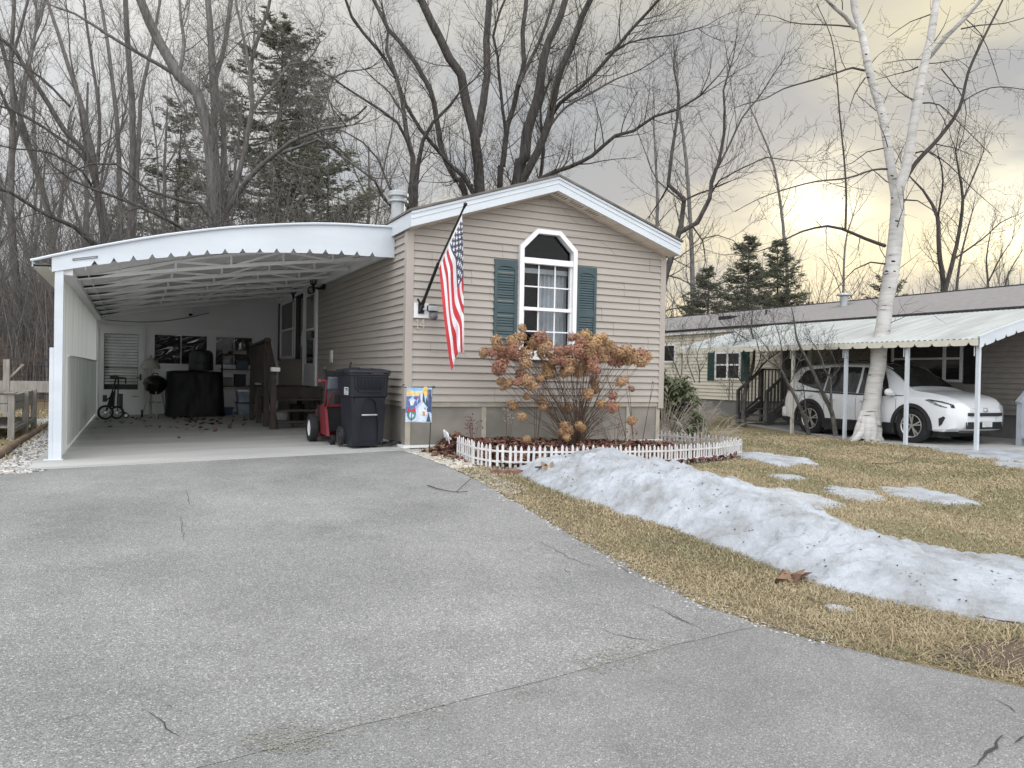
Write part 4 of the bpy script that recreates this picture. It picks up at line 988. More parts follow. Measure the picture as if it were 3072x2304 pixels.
# front face with arched pocket
yf = lambda z: -(lerp(.50, .53, z/.1)/2 if z < .1 else lerp(.53, .62, (z-.1)/.56)/2)-.001
def fp(x, z, o): return (x, yf(min(z, .66))-o, z)
mb = MB(); arch = [(-.155, .07), (-.15, .30), (-.115, .52)]+[(-.105*math.cos(a), .56+.10*math.sin(a)) for a in [math.pi*i/8 for i in range(1, 8)]]+[(.115, .52), (.15, .30), (.155, .07)]
for (a, b) in zip(arch, arch[1:]):
    xo = lambda p: math.copysign(lerp(.235, .27, p[1]/.66), p[0]) if abs(p[0]) > .1 else p[0]*2.4
    oa = (max(-.268, min(.268, xo(a))), a[1] if abs(a[0]) > .11 else .665); ob = (max(-.268, min(.268, xo(b))), b[1] if abs(b[0]) > .11 else .665)
    mb.face([fp(a[0], a[1], .03), fp(b[0], b[1], .03), fp(ob[0], ob[1], .03), fp(oa[0], oa[1], .03)][::-1])
    mb.face([fp(a[0], a[1], .0), fp(b[0], b[1], .0), fp(b[0], b[1], .03), fp(a[0], a[1], .03)][::-1])
mb.build('front_panel', NAVY, t, world=False)
mb = MB(); P = [(-.25, .955), (.25, .955), (.235, .80), (.17, .745), (-.17, .745), (-.235, .80)]
mb.ring([(x, -.362, z) for x, z in P[::-1]], [(x*.95, -.362, .85+(z-.85)*.9) for x, z in P[::-1]], (0, .02, 0))
for i in range(19): x = -.2+i*.0222; mb.box(x-.004, x+.004, -.356, -.34, .775, .94)
mb.build('grip_rib', NAVY, t, world=False)
mb = MB(); mb.tube([(-.125, -.33, .435), (.125, -.33, .435)], .013, 10); mb.build('bar_handle', STEEL, t, world=False)
LBL = M('white_label', (.6, .62, .66), rough=.5); mb = MB(); mb.box(-.318, -.3105, -.24, -.06, .70, .80); mb.build('sticker', LBL, t, world=False)
mb = MB()
for z, w_ in ((.775, .12), (.755, .10), (.735, .13), (.716, .15)): mb.box(-.3195, -.3175, -.235, -.235+w_, z, z+(.014 if z > .75 else .006))
mb.build('sticker_print', BLACKP, t, world=False)
for s_ in (-1, 1):
    Mx = Matrix.Translation((s_*.275, .22, .13)) @ Matrix.Rotation(math.pi/2, 4, 'Y')
    mb = MB(); mb.lathe([(.0, -.03), (.05, -.03), (.055, -.02), (.10, -.02), (.105, -.03), (.13, -.03), (.132, 0), (.13, .03), (.105, .03), (.10, .02), (0, .02)], 24, Mx); mb.build('wheel', BLACKP, t, world=False)
# dark clutter by the wall behind the bin
mb = MB(); P = [V((3.1+.08*math.cos(i*.5)+.004*i, 10.15+.10*math.sin(i*.5), .02+.01*(i % 5)*.5+.004*i*.2)) for i in range(40)]; mb.tube(P, .013, 6); tag(mb.build('coiled_hose', BLACKP), 'black coiled hose on the slab between trash bin and skirting', 'hose')

# garden flag on its wire stand
t = thing('garden_flag', 'small garden flag of a snowy church scene on a black wire stand', 'garden flag', (3.75, 9.3, -.05))
yg = 9.3; G5 = lambda x, y: at(1180+x/5.531, 1120+y/5.531, Y=yg)
p_t, p_b = G5(645, 225), G5(592, 1400); 
mb = MB(); mb.tube([p_b+V((0, 0, -.03)), p_t, p_t+V((.02, 0, .012)), p_t+V((.04, 0, .0)), p_t+V((.03, 0, -.015)), p_t+V((0, 0, -.006))], .0055, 6); a = G5(215, 238); b_ = G5(160, 215); mb.tube([p_t, a, G5(170, 225), G5(152, 205), G5(165, 188), G5(190, 190)], .0055, 6); mb.build('stand', BLACKM, t)
fa, fb, fc, fd = G5(222, 232), G5(640, 240), G5(628, 812), G5(200, 806)
def gp(u, v, o=0):    # u right, v down
    p = fa.lerp(fb, u).lerp(fd.lerp(fc, u), v); return (p.x, yg-.006+.012*math.sin(u*5+1)*v-o, p.z)
GC = {}
def gcol(nm, c): return M('print_'+nm, c, var=.15, scale=40, rough=.8)
gm = [gcol('sky', (.30, .55, .80)), gcol('gold', (.80, .55, .18)), gcol('paleyellow', (.75, .66, .38)), gcol('blueshade', (.13, .20, .42)), gcol('snow', (.62, .70, .88)), gcol('chapel', (.72, .76, .86)), gcol('roof', (.50, .56, .80)), gcol('door', (.60, .28, .08)), gcol('pine', (.05, .11, .12)), gcol('wreath', (.10, .26, .20)), gcol('bow', (.65, .05, .07)), gcol('lampwhite', (.85, .85, .8)), gcol('darkblue', (.06, .09, .20))]
mb = MB(); mb.grid(lambda u, v: gp(u, v), 24, 20)
gb = mb.build('flag_cloth', [gm[4]], t, smooth=True)
mb = MB()
def gpoly(ci_, P, o): mb.cur = ci_; mb.face([gp(u, v, o) for u, v in P][::-1])
def disc(ci_, u, v, r_, o, n=12, sq=1): gpoly(ci_, [(u+r_*math.cos(2*math.pi*i/n), v+r_*sq*math.sin(2*math.pi*i/n)) for i in range(n)], o)
gpoly(0, [(0.0, .0), (1, .0), (1, .10), (0, .10)], .002); gpoly(2, [(0, .10), (1, .10), (1, .25), (0, .25)], .002); gpoly(3, [(0, .25), (1, .25), (1, .74), (0, .74)], .002)
disc(1, .12, .14, .08, .003); disc(1, .74, .10, .13, .003); disc(2, .4, .19, .12, .003, sq=.5)
for u in (.9, .95, .84): gpoly(12, [(u-.02, .05), (u+.02, .05), (u+.03, .70), (u-.03, .70)], .0035)
for u, v, h in ((.66, .12, .35), (.5, .17, .3), (.2, .22, .4), (.36, .24, .3), (.78, .25, .4)): gpoly(8 if u > .6 else 3, [(u, v), (u+.08, v+h), (u-.08, v+h)], .004)
gpoly(5, [(.46, .78), (.46, .56), (.62, .42), (.8, .58), (.8, .78)], .005); gpoly(6, [(.30, .62), (.56, .40), (.63, .42), (.44, .62)], .006); gpoly(6, [(.61, .41), (.64, .40), (.84, .58), (.8, .6)], .006)
gpoly(5, [(.55, .42), (.55, .24), (.585, .12), (.62, .24), (.62, .42)], .0065); gpoly(5, [(.6, .78), (.6, .66), (.68, .60), (.76, .66), (.76, .78)], .007); gpoly(7, [(.64, .80), (.64, .69), (.73, .69), (.73, .80)], .008)
gpoly(8, [(.87, .70), (.96, .98), (.78, .98)], .008); gpoly(4, [(.1, .84), (.75, .82), (.8, .96), (.1, .97)], .005)
disc(9, .22, .78, .17, .008); disc(4, .22, .80, .09, .009); gpoly(10, [(.22, .66), (.07, .58), (.08, .72)], .010); gpoly(10, [(.22, .66), (.36, .58), (.35, .72)], .010); disc(10, .22, .66, .04, .0105); gpoly(8, [(.205, .70), (.235, .70), (.235, .98), (.205, .98)], .010)
gpoly(11, [(.12, .38), (.32, .38), (.27, .52), (.17, .52)], .009); gpoly(4, [(.06, .38), (.22, .28), (.38, .38)], .0095); disc(0, .24, .28, .05, .010, sq=.8); disc(10, .36, .29, .035, .010)
mb.build('printed_scene', gm, gb)

# ------------------------------------------------------------------ flower bed in front of the house
def leafmat(nm, c, c2): return M(nm, c, c2, rough=.9, scale=9, lo=.3, hi=.7)
LEAF1 = leafmat('dead_leaf_brown', (.16, .085, .055), (.09, .05, .035)); LEAF2 = leafmat('dead_leaf_red', (.15, .055, .045), (.10, .04, .035)); LEAF3 = leafmat('dead_leaf_tan', (.26, .17, .10), (.18, .12, .08))
MULCH = M('mulch', (.075, .05, .038), (.04, .028, .022), rough=.95, scale=14, bump=.6, bscale=30)
FENCE = [(1322, 1318), (1334, 1345), (1352, 1362), (1371, 1372), (1420, 1392), (1470, 1402), (1530, 1406), (1600, 1407), (1700, 1406), (1800, 1404), (1900, 1402), (2000, 1398), (2080, 1391), (2150, 1384), (2222, 1370)]
FP = [on_ground(*p) for p in FENCE]
def bed_front(x): return interp(x, sorted([(p.x, p.y) for p in FP[4:]]))
def in_bed(x, y): return 3.75 < x < 8.3 and bed_front(x)-.05 < y < (9.8 if x < 7.6 else 10.4)
def bed_z(x, y): return ground_z(x, y)+0.02+0.09*sm((y-bed_front(x))/1.2)
mb = MB()
for i in range(60):
    for j in range(14):
        pass
def bedpt(u, v):
    x = lerp(3.72, 8.6, u); y0 = bed_front(x)-.10; y1 = 9.86 if x < 7.55 else 10.6
    y = lerp(y0, y1, v); return (x, y, (bed_z(x, y) if v > 0.02 else ground_z(x, y)-.01)+.02*nz(x*6, y*6)*sm(v*5))
mb.grid(bedpt, 70, 18); tag(mb.build('mulch_bed', MULCH, smooth=True), 'dark mulch soil of the flower bed', kind='stuff')
def scatter_leaves(name, mats, n, pos, label, size=(.03, .07)):
    mb = MB()
    for i in range(n):
        p = pos()
        if p is None: continue
        x, y, z = p; s_ = U(*size); a = U(0, 6.3)
        E_ = Euler((U(-.7, .7), U(-.7, .7), a)).to_matrix()
        mb.cur = random.randrange(len(mats)); q = []
        for (lx, ly, lz) in ((-1, 0, 0), (-.3, -.5, .15), (.5, -.35, .1), (1, 0, .25), (.4, .4, .12), (-.3, .5, .1)): q.append(V((x, y, z))+E_ @ V((lx*s_, ly*s_, lz*s_)))
        mb.face([q[0], q[1], q[2], q[3]]); mb.face([q[0], q[3], q[4], q[5]])
    o = mb.build(name, mats); tag(o, label, kind='stuff'); return o
def pbed():
    x, y = U(3.72, 8.4), U(7.8, 9.85)
    return (x, y, bed_z(x, y)+U(.01, .05)) if in_bed(x, y) else None
scatter_leaves('fallen_leaves', [LEAF1, LEAF2, LEAF2, LEAF3], 5200, pbed, 'red brown dead leaves covering the flower bed')
def pcorner():
    x = random.gauss(3.80, .17); y = random.gauss(9.25, .28)
    if x < 3.35 or y > 9.8: return None
    return (x, y, ground_z(x, y)+max(0.01, U(0, .26)*math.exp(-((x-3.85)**2/.06+(y-9.45)**2/.10))))
scatter_leaves('leaf_heap', [LEAF1, LEAF2, LEAF3], 1300, pcorner, 'heap of brown dead leaves at the bed corner by the garden flag', (.03, .06))
# white picket edging
WPIC = M('white_picket', (.66, .66, .67), (.54, .54, .54), rough=.5, scale=9)
def picket_fence(name, pts, lab, h=.28, sp=.073, lean=0.0):
    t = thing(name, lab, 'garden fence', tuple(pts[0]), group='white picket edging round the flower bed')
    pa, ra = MB(), MB(); acc = 0.0; prev = None
    seg = []
    for a, b in zip(pts, pts[1:]):
        m_ = max(1, int((b-a).length/.02))
        for i in range(m_): seg.append(a.lerp(b, i/m_))
    seg.append(pts[-1]); nxt = 0; dist = 0
    for i in range(len(seg)-1):
        a, b = seg[i], seg[i+1]; d = (b-a); d.z = 0
        if dist >= nxt and d.length > 0:
            d.normalize(); nrm_ = V((d.y, -d.x, 0)); z = ground_z(a.x, a.y); hh = h*(1 if int(nxt/sp) % 2 else .93)*U(.97, 1.03); w_ = .015
            ln = V((U(-.02, .02), U(-.02, .02), 0))+nrm_*lean
            P = [(-w_, 0), (w_, 0), (w_, hh-.03), (0, hh), (-w_, hh-.03)]
            pa.prism([a+d*x+nrm_*-.006+V((0, 0, z-a.z+q))+ln*q for x, q in P], nrm_*.010); nxt += sp
        dist += (b-a).length
    st = seg[::5]+[seg[-1]]
    for zr in (.075, .195):
        ra = MB()
        for a, b in zip(st, st[1:]): ra.beam((a.x, a.y, ground_z(a.x, a.y)+zr), (b.x, b.y, ground_z(b.x, b.y)+zr), .012, .022)
        ra.build('rail', WPIC, t)
    pa.build('pickets', WPIC, t)
picket_fence('picket_edging', FP[:3], 'short leaning run of white picket edging next to the garden flag', lean=.12)
picket_fence('picket_edging', FP[3:], 'long white picket edging curving along the front of the flower bed')
back = [V((8.5, 9.15, 0)), V((8.62, 9.6, 0)), V((8.5, 10.2, 0)), V((8.2, 10.7, 0)), V((7.85, 10.95, 0))]
picket_fence('picket_edging', [FP[-1]]+back, 'white picket edging at the far right end of the flower bed')
# round scalloped bricks
BRK = M('edging_brick', (.23, .12, .10), (.15, .085, .075), rough=.95, scale=12, bump=.4)
bs = []
for i, px in enumerate(range(1492, 1740, 34)):
    p = on_ground(px, 1424+2*math.sin(i)-(.02*(px-1492)))
    mb = MB(); n = 10; r_ = .075
    P = [(-r_, 0), (r_, 0)]+[(r_*math.cos(math.pi*k_/n), .05+r_*.75*math.sin(math.pi*k_/n)) for k_ in range(n+1)]
    c_, s_ = math.cos(.1*math.sin(i*3)), math.sin(.1*math.sin(i*3))
    mb.prism([(p.x+a*c_, p.y+a*s_, p.z+b*.8-.03) for a, b in P][::1], (0, .06, 0)); mb.build('edging_brick', BRK, bevel=.012)
    tag(bpy.data.objects[-1] if False else COL.objects[-1], 'rounded reddish brick in the row edging the flower bed', 'brick', 'rounded bricks edging the flower bed')

# dried hydrangea
STEM = M('dry_stem', (.13, .085, .06), (.08, .055, .04), rough=.9, scale=20)
HYD = [(345, 800), (340, 850), (185, 875), (110, 950), (160, 950), (190, 920), (215, 940), (270, 880), (300, 880), (285, 930), (295, 965), (365, 955), (425, 895), (455, 855), (480, 930), (505, 895), (365, 1020), (205, 1035), (230, 1010), (195, 1060), (335, 1085), (215, 1130), (225, 1170), (265, 1140), (320, 1135), (375, 1120), (405, 1155), (455, 1110), (510, 1080), (505, 1040), (525, 970), (570, 940), (560, 1000), (600, 1010), (630, 935), (655, 855), (690, 860), (735, 845), (720, 890), (690, 940), (720, 960), (760, 950), (640, 1060), (680, 1050), (700, 1080), (730, 1060), (780, 1000), (790, 1050), (800, 880), (850, 855), (840, 900), (880, 890), (905, 910), (870, 950), (820, 940), (900, 1000), (945, 1010), (960, 950), (990, 940), (1000, 990), (1040, 970), (1090, 960), (1120, 975), (1085, 1010), (790, 1130), (760, 1210), (805, 1180), (910, 1220), (905, 1290), (930, 1280), (840, 1270), (630, 1300), (470, 1260), (475, 1295), (375, 1225), (345, 1350), (285, 1280), (610, 1410), (590, 1450), (640, 1440), (700, 1405), (720, 1420), (625, 1480), (1025, 1175), (1025, 1375), (965, 1135), (375, 1490), (590, 975), (650, 1000), (730, 1000), (760, 1020), (830, 990), (470, 960), (540, 1005), (610, 1075), (860, 990), (930, 950), (780, 900), (250, 960)]
hy = thing('hydrangea_shrub', 'dried hydrangea shrub full of tan flower heads under the front window', 'shrub', (5.6, 9.35, 0))
hb = V((5.62, 9.35, .02))
PET = [M('hydrangea_tan', (.52, .335, .19), (.33, .20, .11), rough=.95, scale=30), M('hydrangea_russet', (.42, .22, .15), (.29, .15, .10), rough=.95, scale=30), M('hydrangea_gold', (.60, .39, .20), (.42, .26, .13), rough=.95, scale=30)]
heads = []
for v_ in range(4):
    mb = MB(); rnd = random.Random(v_)
    for i in range(300):
        z = rnd.uniform(-1, 1); a = rnd.uniform(0, 6.3); q = math.sqrt(1-z*z); rr = .080*rnd.uniform(.55, 1.0)*(1+.28*nz(q*math.cos(a)*2.2+v_*7, q*math.sin(a)*2.2, z*2.2))
        p = V((q*math.cos(a), q*math.sin(a), z*(1.1 if z > 0 else .75)))*rr; nr = p.normalized(); tx = nr.orthogonal().normalized(); ty = nr.cross(tx); a2 = rnd.uniform(0, 6)
        tx, ty = tx*math.cos(a2)+ty*math.sin(a2), ty*math.cos(a2)-tx*math.sin(a2); s_ = .0135*rnd.uniform(.6, 1.4)
        for k_ in range(2):
            e1, e2 = (tx, ty) if k_ == 0 else (ty, -tx)
            mb.face([p-e1*s_+nr*.006, p-e2*s_*.45, p+e1*s_+nr*rnd.uniform(-.004, .01), p+e2*s_*.45])
    me = mb
    heads.append(mb)
hm = []
for v_, mb in enumerate(heads):
    for c_ in PET:
        me = bpy.data.meshes.new('flower_head'); me.from_pydata(mb.v, [], mb.f); me.materials.append(c_); hm.append(me)
smb = MB(); rnd = random.Random(5)
for i, (x, y) in enumerate(HYD):
    Yd = 9.3-.55*rnd.random() if y < 1120 else rnd.uniform(8.75, 9.5)
    p = at(1400+x/2.074, 600+y/2.074, Y=Yd)
    ci_ = 1 if (x, y) in ((205, 1035), (230, 1010), (195, 1060), (295, 965), (285, 930), (600, 1010), (630, 935)) or rnd.random() < .15 else (2 if rnd.random() < .3 and x > 700 else 0)
    o = bpy.data.objects.new('flower_head', hm[rnd.randrange(4)*3+ci_]); COL.objects.link(o); o.parent = hy
    o.location = p-hy.location; o.rotation_euler = (rnd.uniform(-1.0, 1.0), rnd.uniform(-1.0, 1.0), rnd.uniform(0, 6)); k_ = rnd.uniform(.8, 1.45)*(1 if y < 1120 else .82); o.scale = (k_*rnd.uniform(.85, 1.25), k_, k_*rnd.uniform(.85, 1.15))
    b0 = hb+V((rnd.uniform(-.12, .12), rnd.uniform(-.1, .1), 0)); d = p-b0; mid = b0+V((d.x*rnd.uniform(.15, .6), d.y*.35, d.z*rnd.uniform(.4, .7))); 
    P = [b0*(1-t_)**2+mid*2*t_*(1-t_)+p*t_*t_+V((.05*nz(i*1.7, t_*3.5), .04*nz(i*1.7+9, t_*3.5), 0))*math.sin(t_*math.pi) for t_ in [k2/9 for k2 in range(10)]]
    smb.tube(P, [lerp(.0048, .0022, k2/9) for k2 in range(10)], 5, cap=False)
    if rnd.random() < .8:
        k2 = rnd.randint(4, 7); q = P[k2]+V((rnd.uniform(-.25, .25), rnd.uniform(-.15, .1), rnd.uniform(.05, .3))); smb.tube([P[k2], P[k2].lerp(q, .5)+V((0, 0, .03)), q], [.003, .0025, .0015], 4, cap=False)
for i in range(26):
    a = rnd.uniform(-1.35, 1.35); h = rnd.uniform(.3, 1.2); tip = hb+V((math.sin(a)*h*1.1, rnd.uniform(-.5, .25), abs(math.cos(a))*h*.9+.08)); mid = hb.lerp(tip, .5)+V((0, 0, .1*h))
    smb.tube([hb+V((rnd.uniform(-.1, .1), rnd.uniform(-.08, .08), 0)), mid, tip], [.007, .004, .002], 4, cap=False)
smb.build('stems', STEM, hy)
# thin dead stalks and a few small plants in the bed
def stalk_plant(name, lab, cat, x, y, n, h, spread, mat, seed, heads_=0, headmat=None, droop=0.0, r_=.003, group=None):
    rnd = random.Random(seed); z0 = bed_z(x, y) if in_bed(x, y) else ground_z(x, y)
    t = thing(name, lab, cat, (x, y, z0), group=group); mb = MB(); hb_ = MB()
    for i in range(n):
        a = rnd.uniform(0, 6.3); s_ = rnd.random()**.6*spread; hh = h*rnd.uniform(.5, 1)
        tip = V((x+s_*math.cos(a), y+s_*math.sin(a)*.7, z0+hh*(1-droop*rnd.random())))
        b0 = V((x+.25*s_*math.cos(a), y+.2*s_*math.sin(a), z0-.02)); mid = b0.lerp(tip, .55)+V((0, 0, hh*(.15+droop*.45)))
        P = [b0*(1-q)**2+mid*2*q*(1-q)+tip*q*q for q in (0, .2, .4, .6, .8, 1)]
        mb.tube(P, [r_, r_*.9, r_*.8, r_*.7, r_*.6, r_*.4], 4, cap=False)
        if rnd.random() < .6:
            q = P[4]+V((rnd.uniform(-.15, .15), rnd.uniform(-.1, .1), rnd.uniform(-.05, .15)))*h; mb.tube([P[3], P[3].lerp(q, .6)+V((0, 0, .02)), q], [r_*.6, r_*.5, r_*.3], 3, cap=False)
        for k_ in range(heads_):
            c = tip+V((rnd.uniform(-.05, .05), rnd.uniform(-.04, .04), rnd.uniform(-.10, .04))); s2 = rnd.uniform(.008, .02)
            e1 = V((rnd.uniform(-1, 1), rnd.uniform(-1, 1), rnd.uniform(-1, 1))).normalized(); e2 = e1.orthogonal().normalized()
            hb_.face([c-e1*s2, c-e2*s2*.6, c+e1*s2, c+e2*s2*.6])
    mb.build('stems', mat, t)
    if hb_.f: hb_.build('blossoms', headmat or mat, t)
    return t
PALE = M('bleached_stem', (.40, .36, .31), (.26, .235, .205), rough=.9, scale=25); DARKST = M('dark_stem', (.07, .04, .035), rough=.9)
stalk_plant('dead_flower_plant', 'thin dead plant with pale frothy seed head left of the hydrangea', 'plant', 4.66, 9.55, 5, 0.62, .15, STEM, 1, 16, PALE)
stalk_plant('dead_stalk_plant', 'clump of dark dead stalks right of the hydrangea against the skirting', 'plant', 6.35, 9.45, 11, .42, .35, DARKST, 2, 14, LEAF2)
stalk_plant('tall_twig_plant', 'two tall reddish twigs leaning by the right side of the house front', 'plant', 6.75, 9.45, 4, 1.75, .75, LEAF2, 3, 2, LEAF2, r_=.005)
stalk_plant('tall_twig_plant', 'long arching bare stalks left of the hydrangea', 'plant', 5.0, 9.4, 4, 1.15, .5, STEM, 31, 0, r_=.004)
stalk_plant('small_brown_plant', 'small upright brown plant behind the left picket run', 'plant', 4.12, 9.55, 7, .42, .10, LEAF2, 4, 16, LEAF2)
stalk_plant('arching_dead_perennial', 'mound of bleached arching dead stems at the right end of the flower bed', 'plant', 7.75, 9.2, 110, .62, .95, PALE, 5, 0, droop=.95, r_=.0038)
stalk_plant('grey_twiggy_shrub', 'pale grey twiggy shrub behind the right end of the picket edging', 'shrub', 9.0, 11.8, 150, 1.05, 1.05, PALE, 6, 0, droop=.75, r_=.0045)
stalk_plant('grey_twiggy_shrub', 'pale grey twiggy shrub below the neighbour window', 'shrub', 12.0, 14.4, 150, .95, 1.0, PALE, 7, 0, droop=.7, r_=.0055)
# rhododendron
RH = M('rhododendron_leaf', (.055, .075, .028), (.10, .12, .055), rough=.45, scale=8); RHY = M('rhododendron_leaf_pale', (.16, .17, .09), (.10, .11, .06), rough=.5, scale=8)
rh = thing('rhododendron_shrub', 'dark green leafy shrub beyond the right corner of the house', 'shrub', (9.55, 12.9, -.2)); mb = MB(); st_ = MB(); rnd = random.Random(11)
for i in range(620):
    a = rnd.uniform(0, 6.3); q = rnd.random()**.5; zz_ = rnd.random()
    c = V((9.55+1.25*q*math.cos(a)*(1-.35*zz_), 12.9+1.0*q*math.sin(a), -.15+1.55*zz_*(1-.35*q)+.25*nz(a*2, q*3)))
    st_.tube([V((9.55+.3*math.cos(a), 12.9+.3*math.sin(a), -.2)), c.lerp(V((9.55, 12.9, c.z)), .3), c], [.012, .008, .005], 4, cap=False)
    for k_ in range(9):
        b_ = 6.28*k_/9+rnd.uniform(-.3, .3); L_ = rnd.uniform(.13, .23); dr_ = rnd.uniform(.2, 1.1)
        d = V((math.cos(b_), math.sin(b_), -dr_)).normalized(); sd = V((-math.sin(b_), math.cos(b_), 0))*.03
        mb.cur = 1 if rnd.random() < .25 else 0
        mb.face([c, c+d*L_*.45-sd, c+d*L_, c+d*L_*.45+sd])
mb.build('leaves', [RH, RHY], rh); st_.build('stems', STEM, rh)

# ------------------------------------------------------------------ snow
SNOW = bpy.data.materials.new('old_snow'); SNOW.use_nodes = True
n = SNOW.node_tree.nodes; l = SNOW.node_tree.links; b = n['Principled BSDF']; b.inputs['Roughness'].default_value = .55; b.inputs['Specular IOR Level'].default_value = .35
t_ = n.new('ShaderNodeTexCoord'); a = n.new('ShaderNodeTexNoise'); a.inputs['Scale'].default_value = 2.2; a.inputs['Detail'].default_value = 9; a.inputs['Roughness'].default_value = .68; l.new(t_.outputs['Object'], a.inputs['Vector'])
cr = n.new('ShaderNodeValToRGB'); e = cr.color_ramp.elements; e[0].position = .30; e[0].color = (.23, .225, .21, 1); e[1].position = .62; e[1].color = (.485, .52, .565, 1); k_ = e.new(.45); k_.color = (.355, .375, .40, 1); l.new(a.outputs[0], cr.inputs[0])
f = n.new('ShaderNodeTexNoise'); f.inputs['Scale'].default_value = 70; f.inputs['Detail'].default_value = 3; l.new(t_.outputs['Object'], f.inputs['Vector'])
fr_ = n.new('ShaderNodeMapRange'); fr_.inputs[1].default_value = .60; fr_.inputs[2].default_value = .74; l.new(f.outputs[0], fr_.inputs[0])
mxx = n.new('ShaderNodeMix'); mxx.data_type = 'RGBA'; l.new(fr_.outputs[0], mxx.inputs[0]); l.new(cr.outputs[0], mxx.inputs[6]); mxx.inputs[7].default_value = (.40, .36, .31, 1); l.new(mxx.outputs[2], b.inputs['Base Color'])
v_ = n.new('ShaderNodeTexVoronoi'); v_.feature = 'SMOOTH_F1'; v_.inputs['Scale'].default_value = 9; l.new(t_.outputs['Object'], v_.inputs['Vector'])
g_ = n.new('ShaderNodeTexNoise'); g_.inputs['Scale'].default_value = 26; g_.inputs['Detail'].default_value = 6; g_.inputs['Roughness'].default_value = .7; l.new(t_.outputs['Object'], g_.inputs['Vector'])
ad = n.new('ShaderNodeMath'); ad.operation = 'ADD'; l.new(v_.outputs['Distance'], ad.inputs[0]); l.new(g_.outputs[0], ad.inputs[1])
bp = n.new('ShaderNodeBump'); bp.inputs['Strength'].default_value = .85; bp.inputs['Distance'].default_value = .035; l.new(ad.outputs[0], bp.inputs['Height']); l.new(bp.outputs[0], b.inputs['Normal'])
# spine of the bank: (x_front, x_ridge, x_back, height) by y
BANK = [(8.15, 4.35, 4.5, 4.7, .0), (7.75, 3.82, 4.55, 5.1, .14), (7.2, 3.74, 4.62, 5.35, .31), (6.7, 3.72, 4.64, 5.45, .33), (6.1, 3.80, 4.66, 5.6, .36), (5.45, 3.90, 4.70, 5.75, .38), (5.05, 3.97, 4.72, 5.7, .33), (4.6, 4.01, 4.75, 5.5, .27), (4.0, 4.03, 4.75, 5.6, .24), (3.5, 4.08, 4.78, 5.95, .20), (3.1, 4.28, 5.0, 6.5, .15), (2.8, 4.48, 5.3, 6.9, .10), (2.62, 4.75, 5.8, 7.2, .05), (2.52, 5.2, 6.0, 7.3, .0)]
def bk(y, c): return interp(-y, [(-q[0], q[c]) for q in BANK])
def bank_pt(u, v):
    y = lerp(8.15, 2.52, u); xf, xr_, xb, h = (bk(y, c) for c in (1, 2, 3, 4))
    xf += .06*nz(y*3.1, 5)+.03*nz(y*9, 2); xb += .25+.22*nz(y*1.5, 9); h *= .86 if y > 4.8 else .74
    if v < .5: q = v/.5; x = lerp(xf, xr_, q); s_ = sm(q)*.35+.65*math.sin(q*math.pi/2)**.9
    else: q = (v-.5)/.5; x = lerp(xr_, xb, q); s_ = 1-sm(q)
    e = min(1, v*8, (1-v)*6, u*12, (1-u)*12)
    z = h*s_+e*(.05*nz(x*2.2, y*2.2, 1)+.032*nz(x*5, y*7, 2)+.022*nz(x*13, y*13, 3)+.013*nz(x*29, y*29, 4)+.036*(mnoise.voronoi(V((x*6.5, y*6.5, .3)))[0][0]-.28)+.02*(mnoise.voronoi(V((x*15, y*15, .7)))[0][0]-.28))*(.35+.65*sm(h/.2))+.022*e
    return (x, y, ground_z(x, y)+(z if e > 0 else -.02))
mb = MB(); mb.grid(bank_pt, 420, 170); sb = mb.build('snow_bank', SNOW, smooth=True); tag(sb, 'long melting snow bank on the lawn beside the driveway', 'snow bank')
def bank_z(x, y):
    u = (8.15-y)/(8.15-2.52); xf, xr_, xb = bk(y, 1), bk(y, 2), bk(y, 3)
    v = (.5*(x-xf)/(xr_-xf)) if x < xr_ else .5+.5*(x-xr_)/(xb-xr_)
    return bank_pt(u, v)[2] if 0 < v < 1 and 0 < u < 1 else None
def pspeck():
    y = U(2.7, 7.6); x = U(bk(y, 1)+.05, bk(y, 2)+.2)
    if nz(x*1.7, y*1.7, 8) < .0 and R() < .8: return None
    z = bank_z(x, y); return (x, y, z+.004) if z else None
scatter_leaves('snow_debris', [LEAF1, MULCH], 260, pspeck, 'dark bits of bark and leaf caught in the snow bank', (.005, .016))
def plf(cx_, cy_, n_, sx, sy):
    def f():
        x, y = random.gauss(cx_, sx), random.gauss(cy_, sy); z = bank_z(x, y); return (x, y, (z if z else ground_z(x, y))+.02)
    return f
pp = on_ground(2375, 1745)
scatter_leaves('leaf_cluster', [LEAF1, LEAF3], 12, plf(pp.x+.05, pp.y, 0, .10, .03), 'brown oak leaves at a hole in the foot of the snow bank', (.05, .09))
pp = on_ground(1690, 1438)
scatter_leaves('leaf_cluster', [LEAF3], 5, plf(4.0, 7.2, 0, .06, .05), 'tan dead leaf lying on the left end of the snow bank', (.04, .07))
mb = MB(); hp = on_ground(2425, 1742); mb.ball((hp.x, hp.y+.03, hp.z+.03), .10, 8, (1.3, .5, .4)); 
bpy.data.meshes
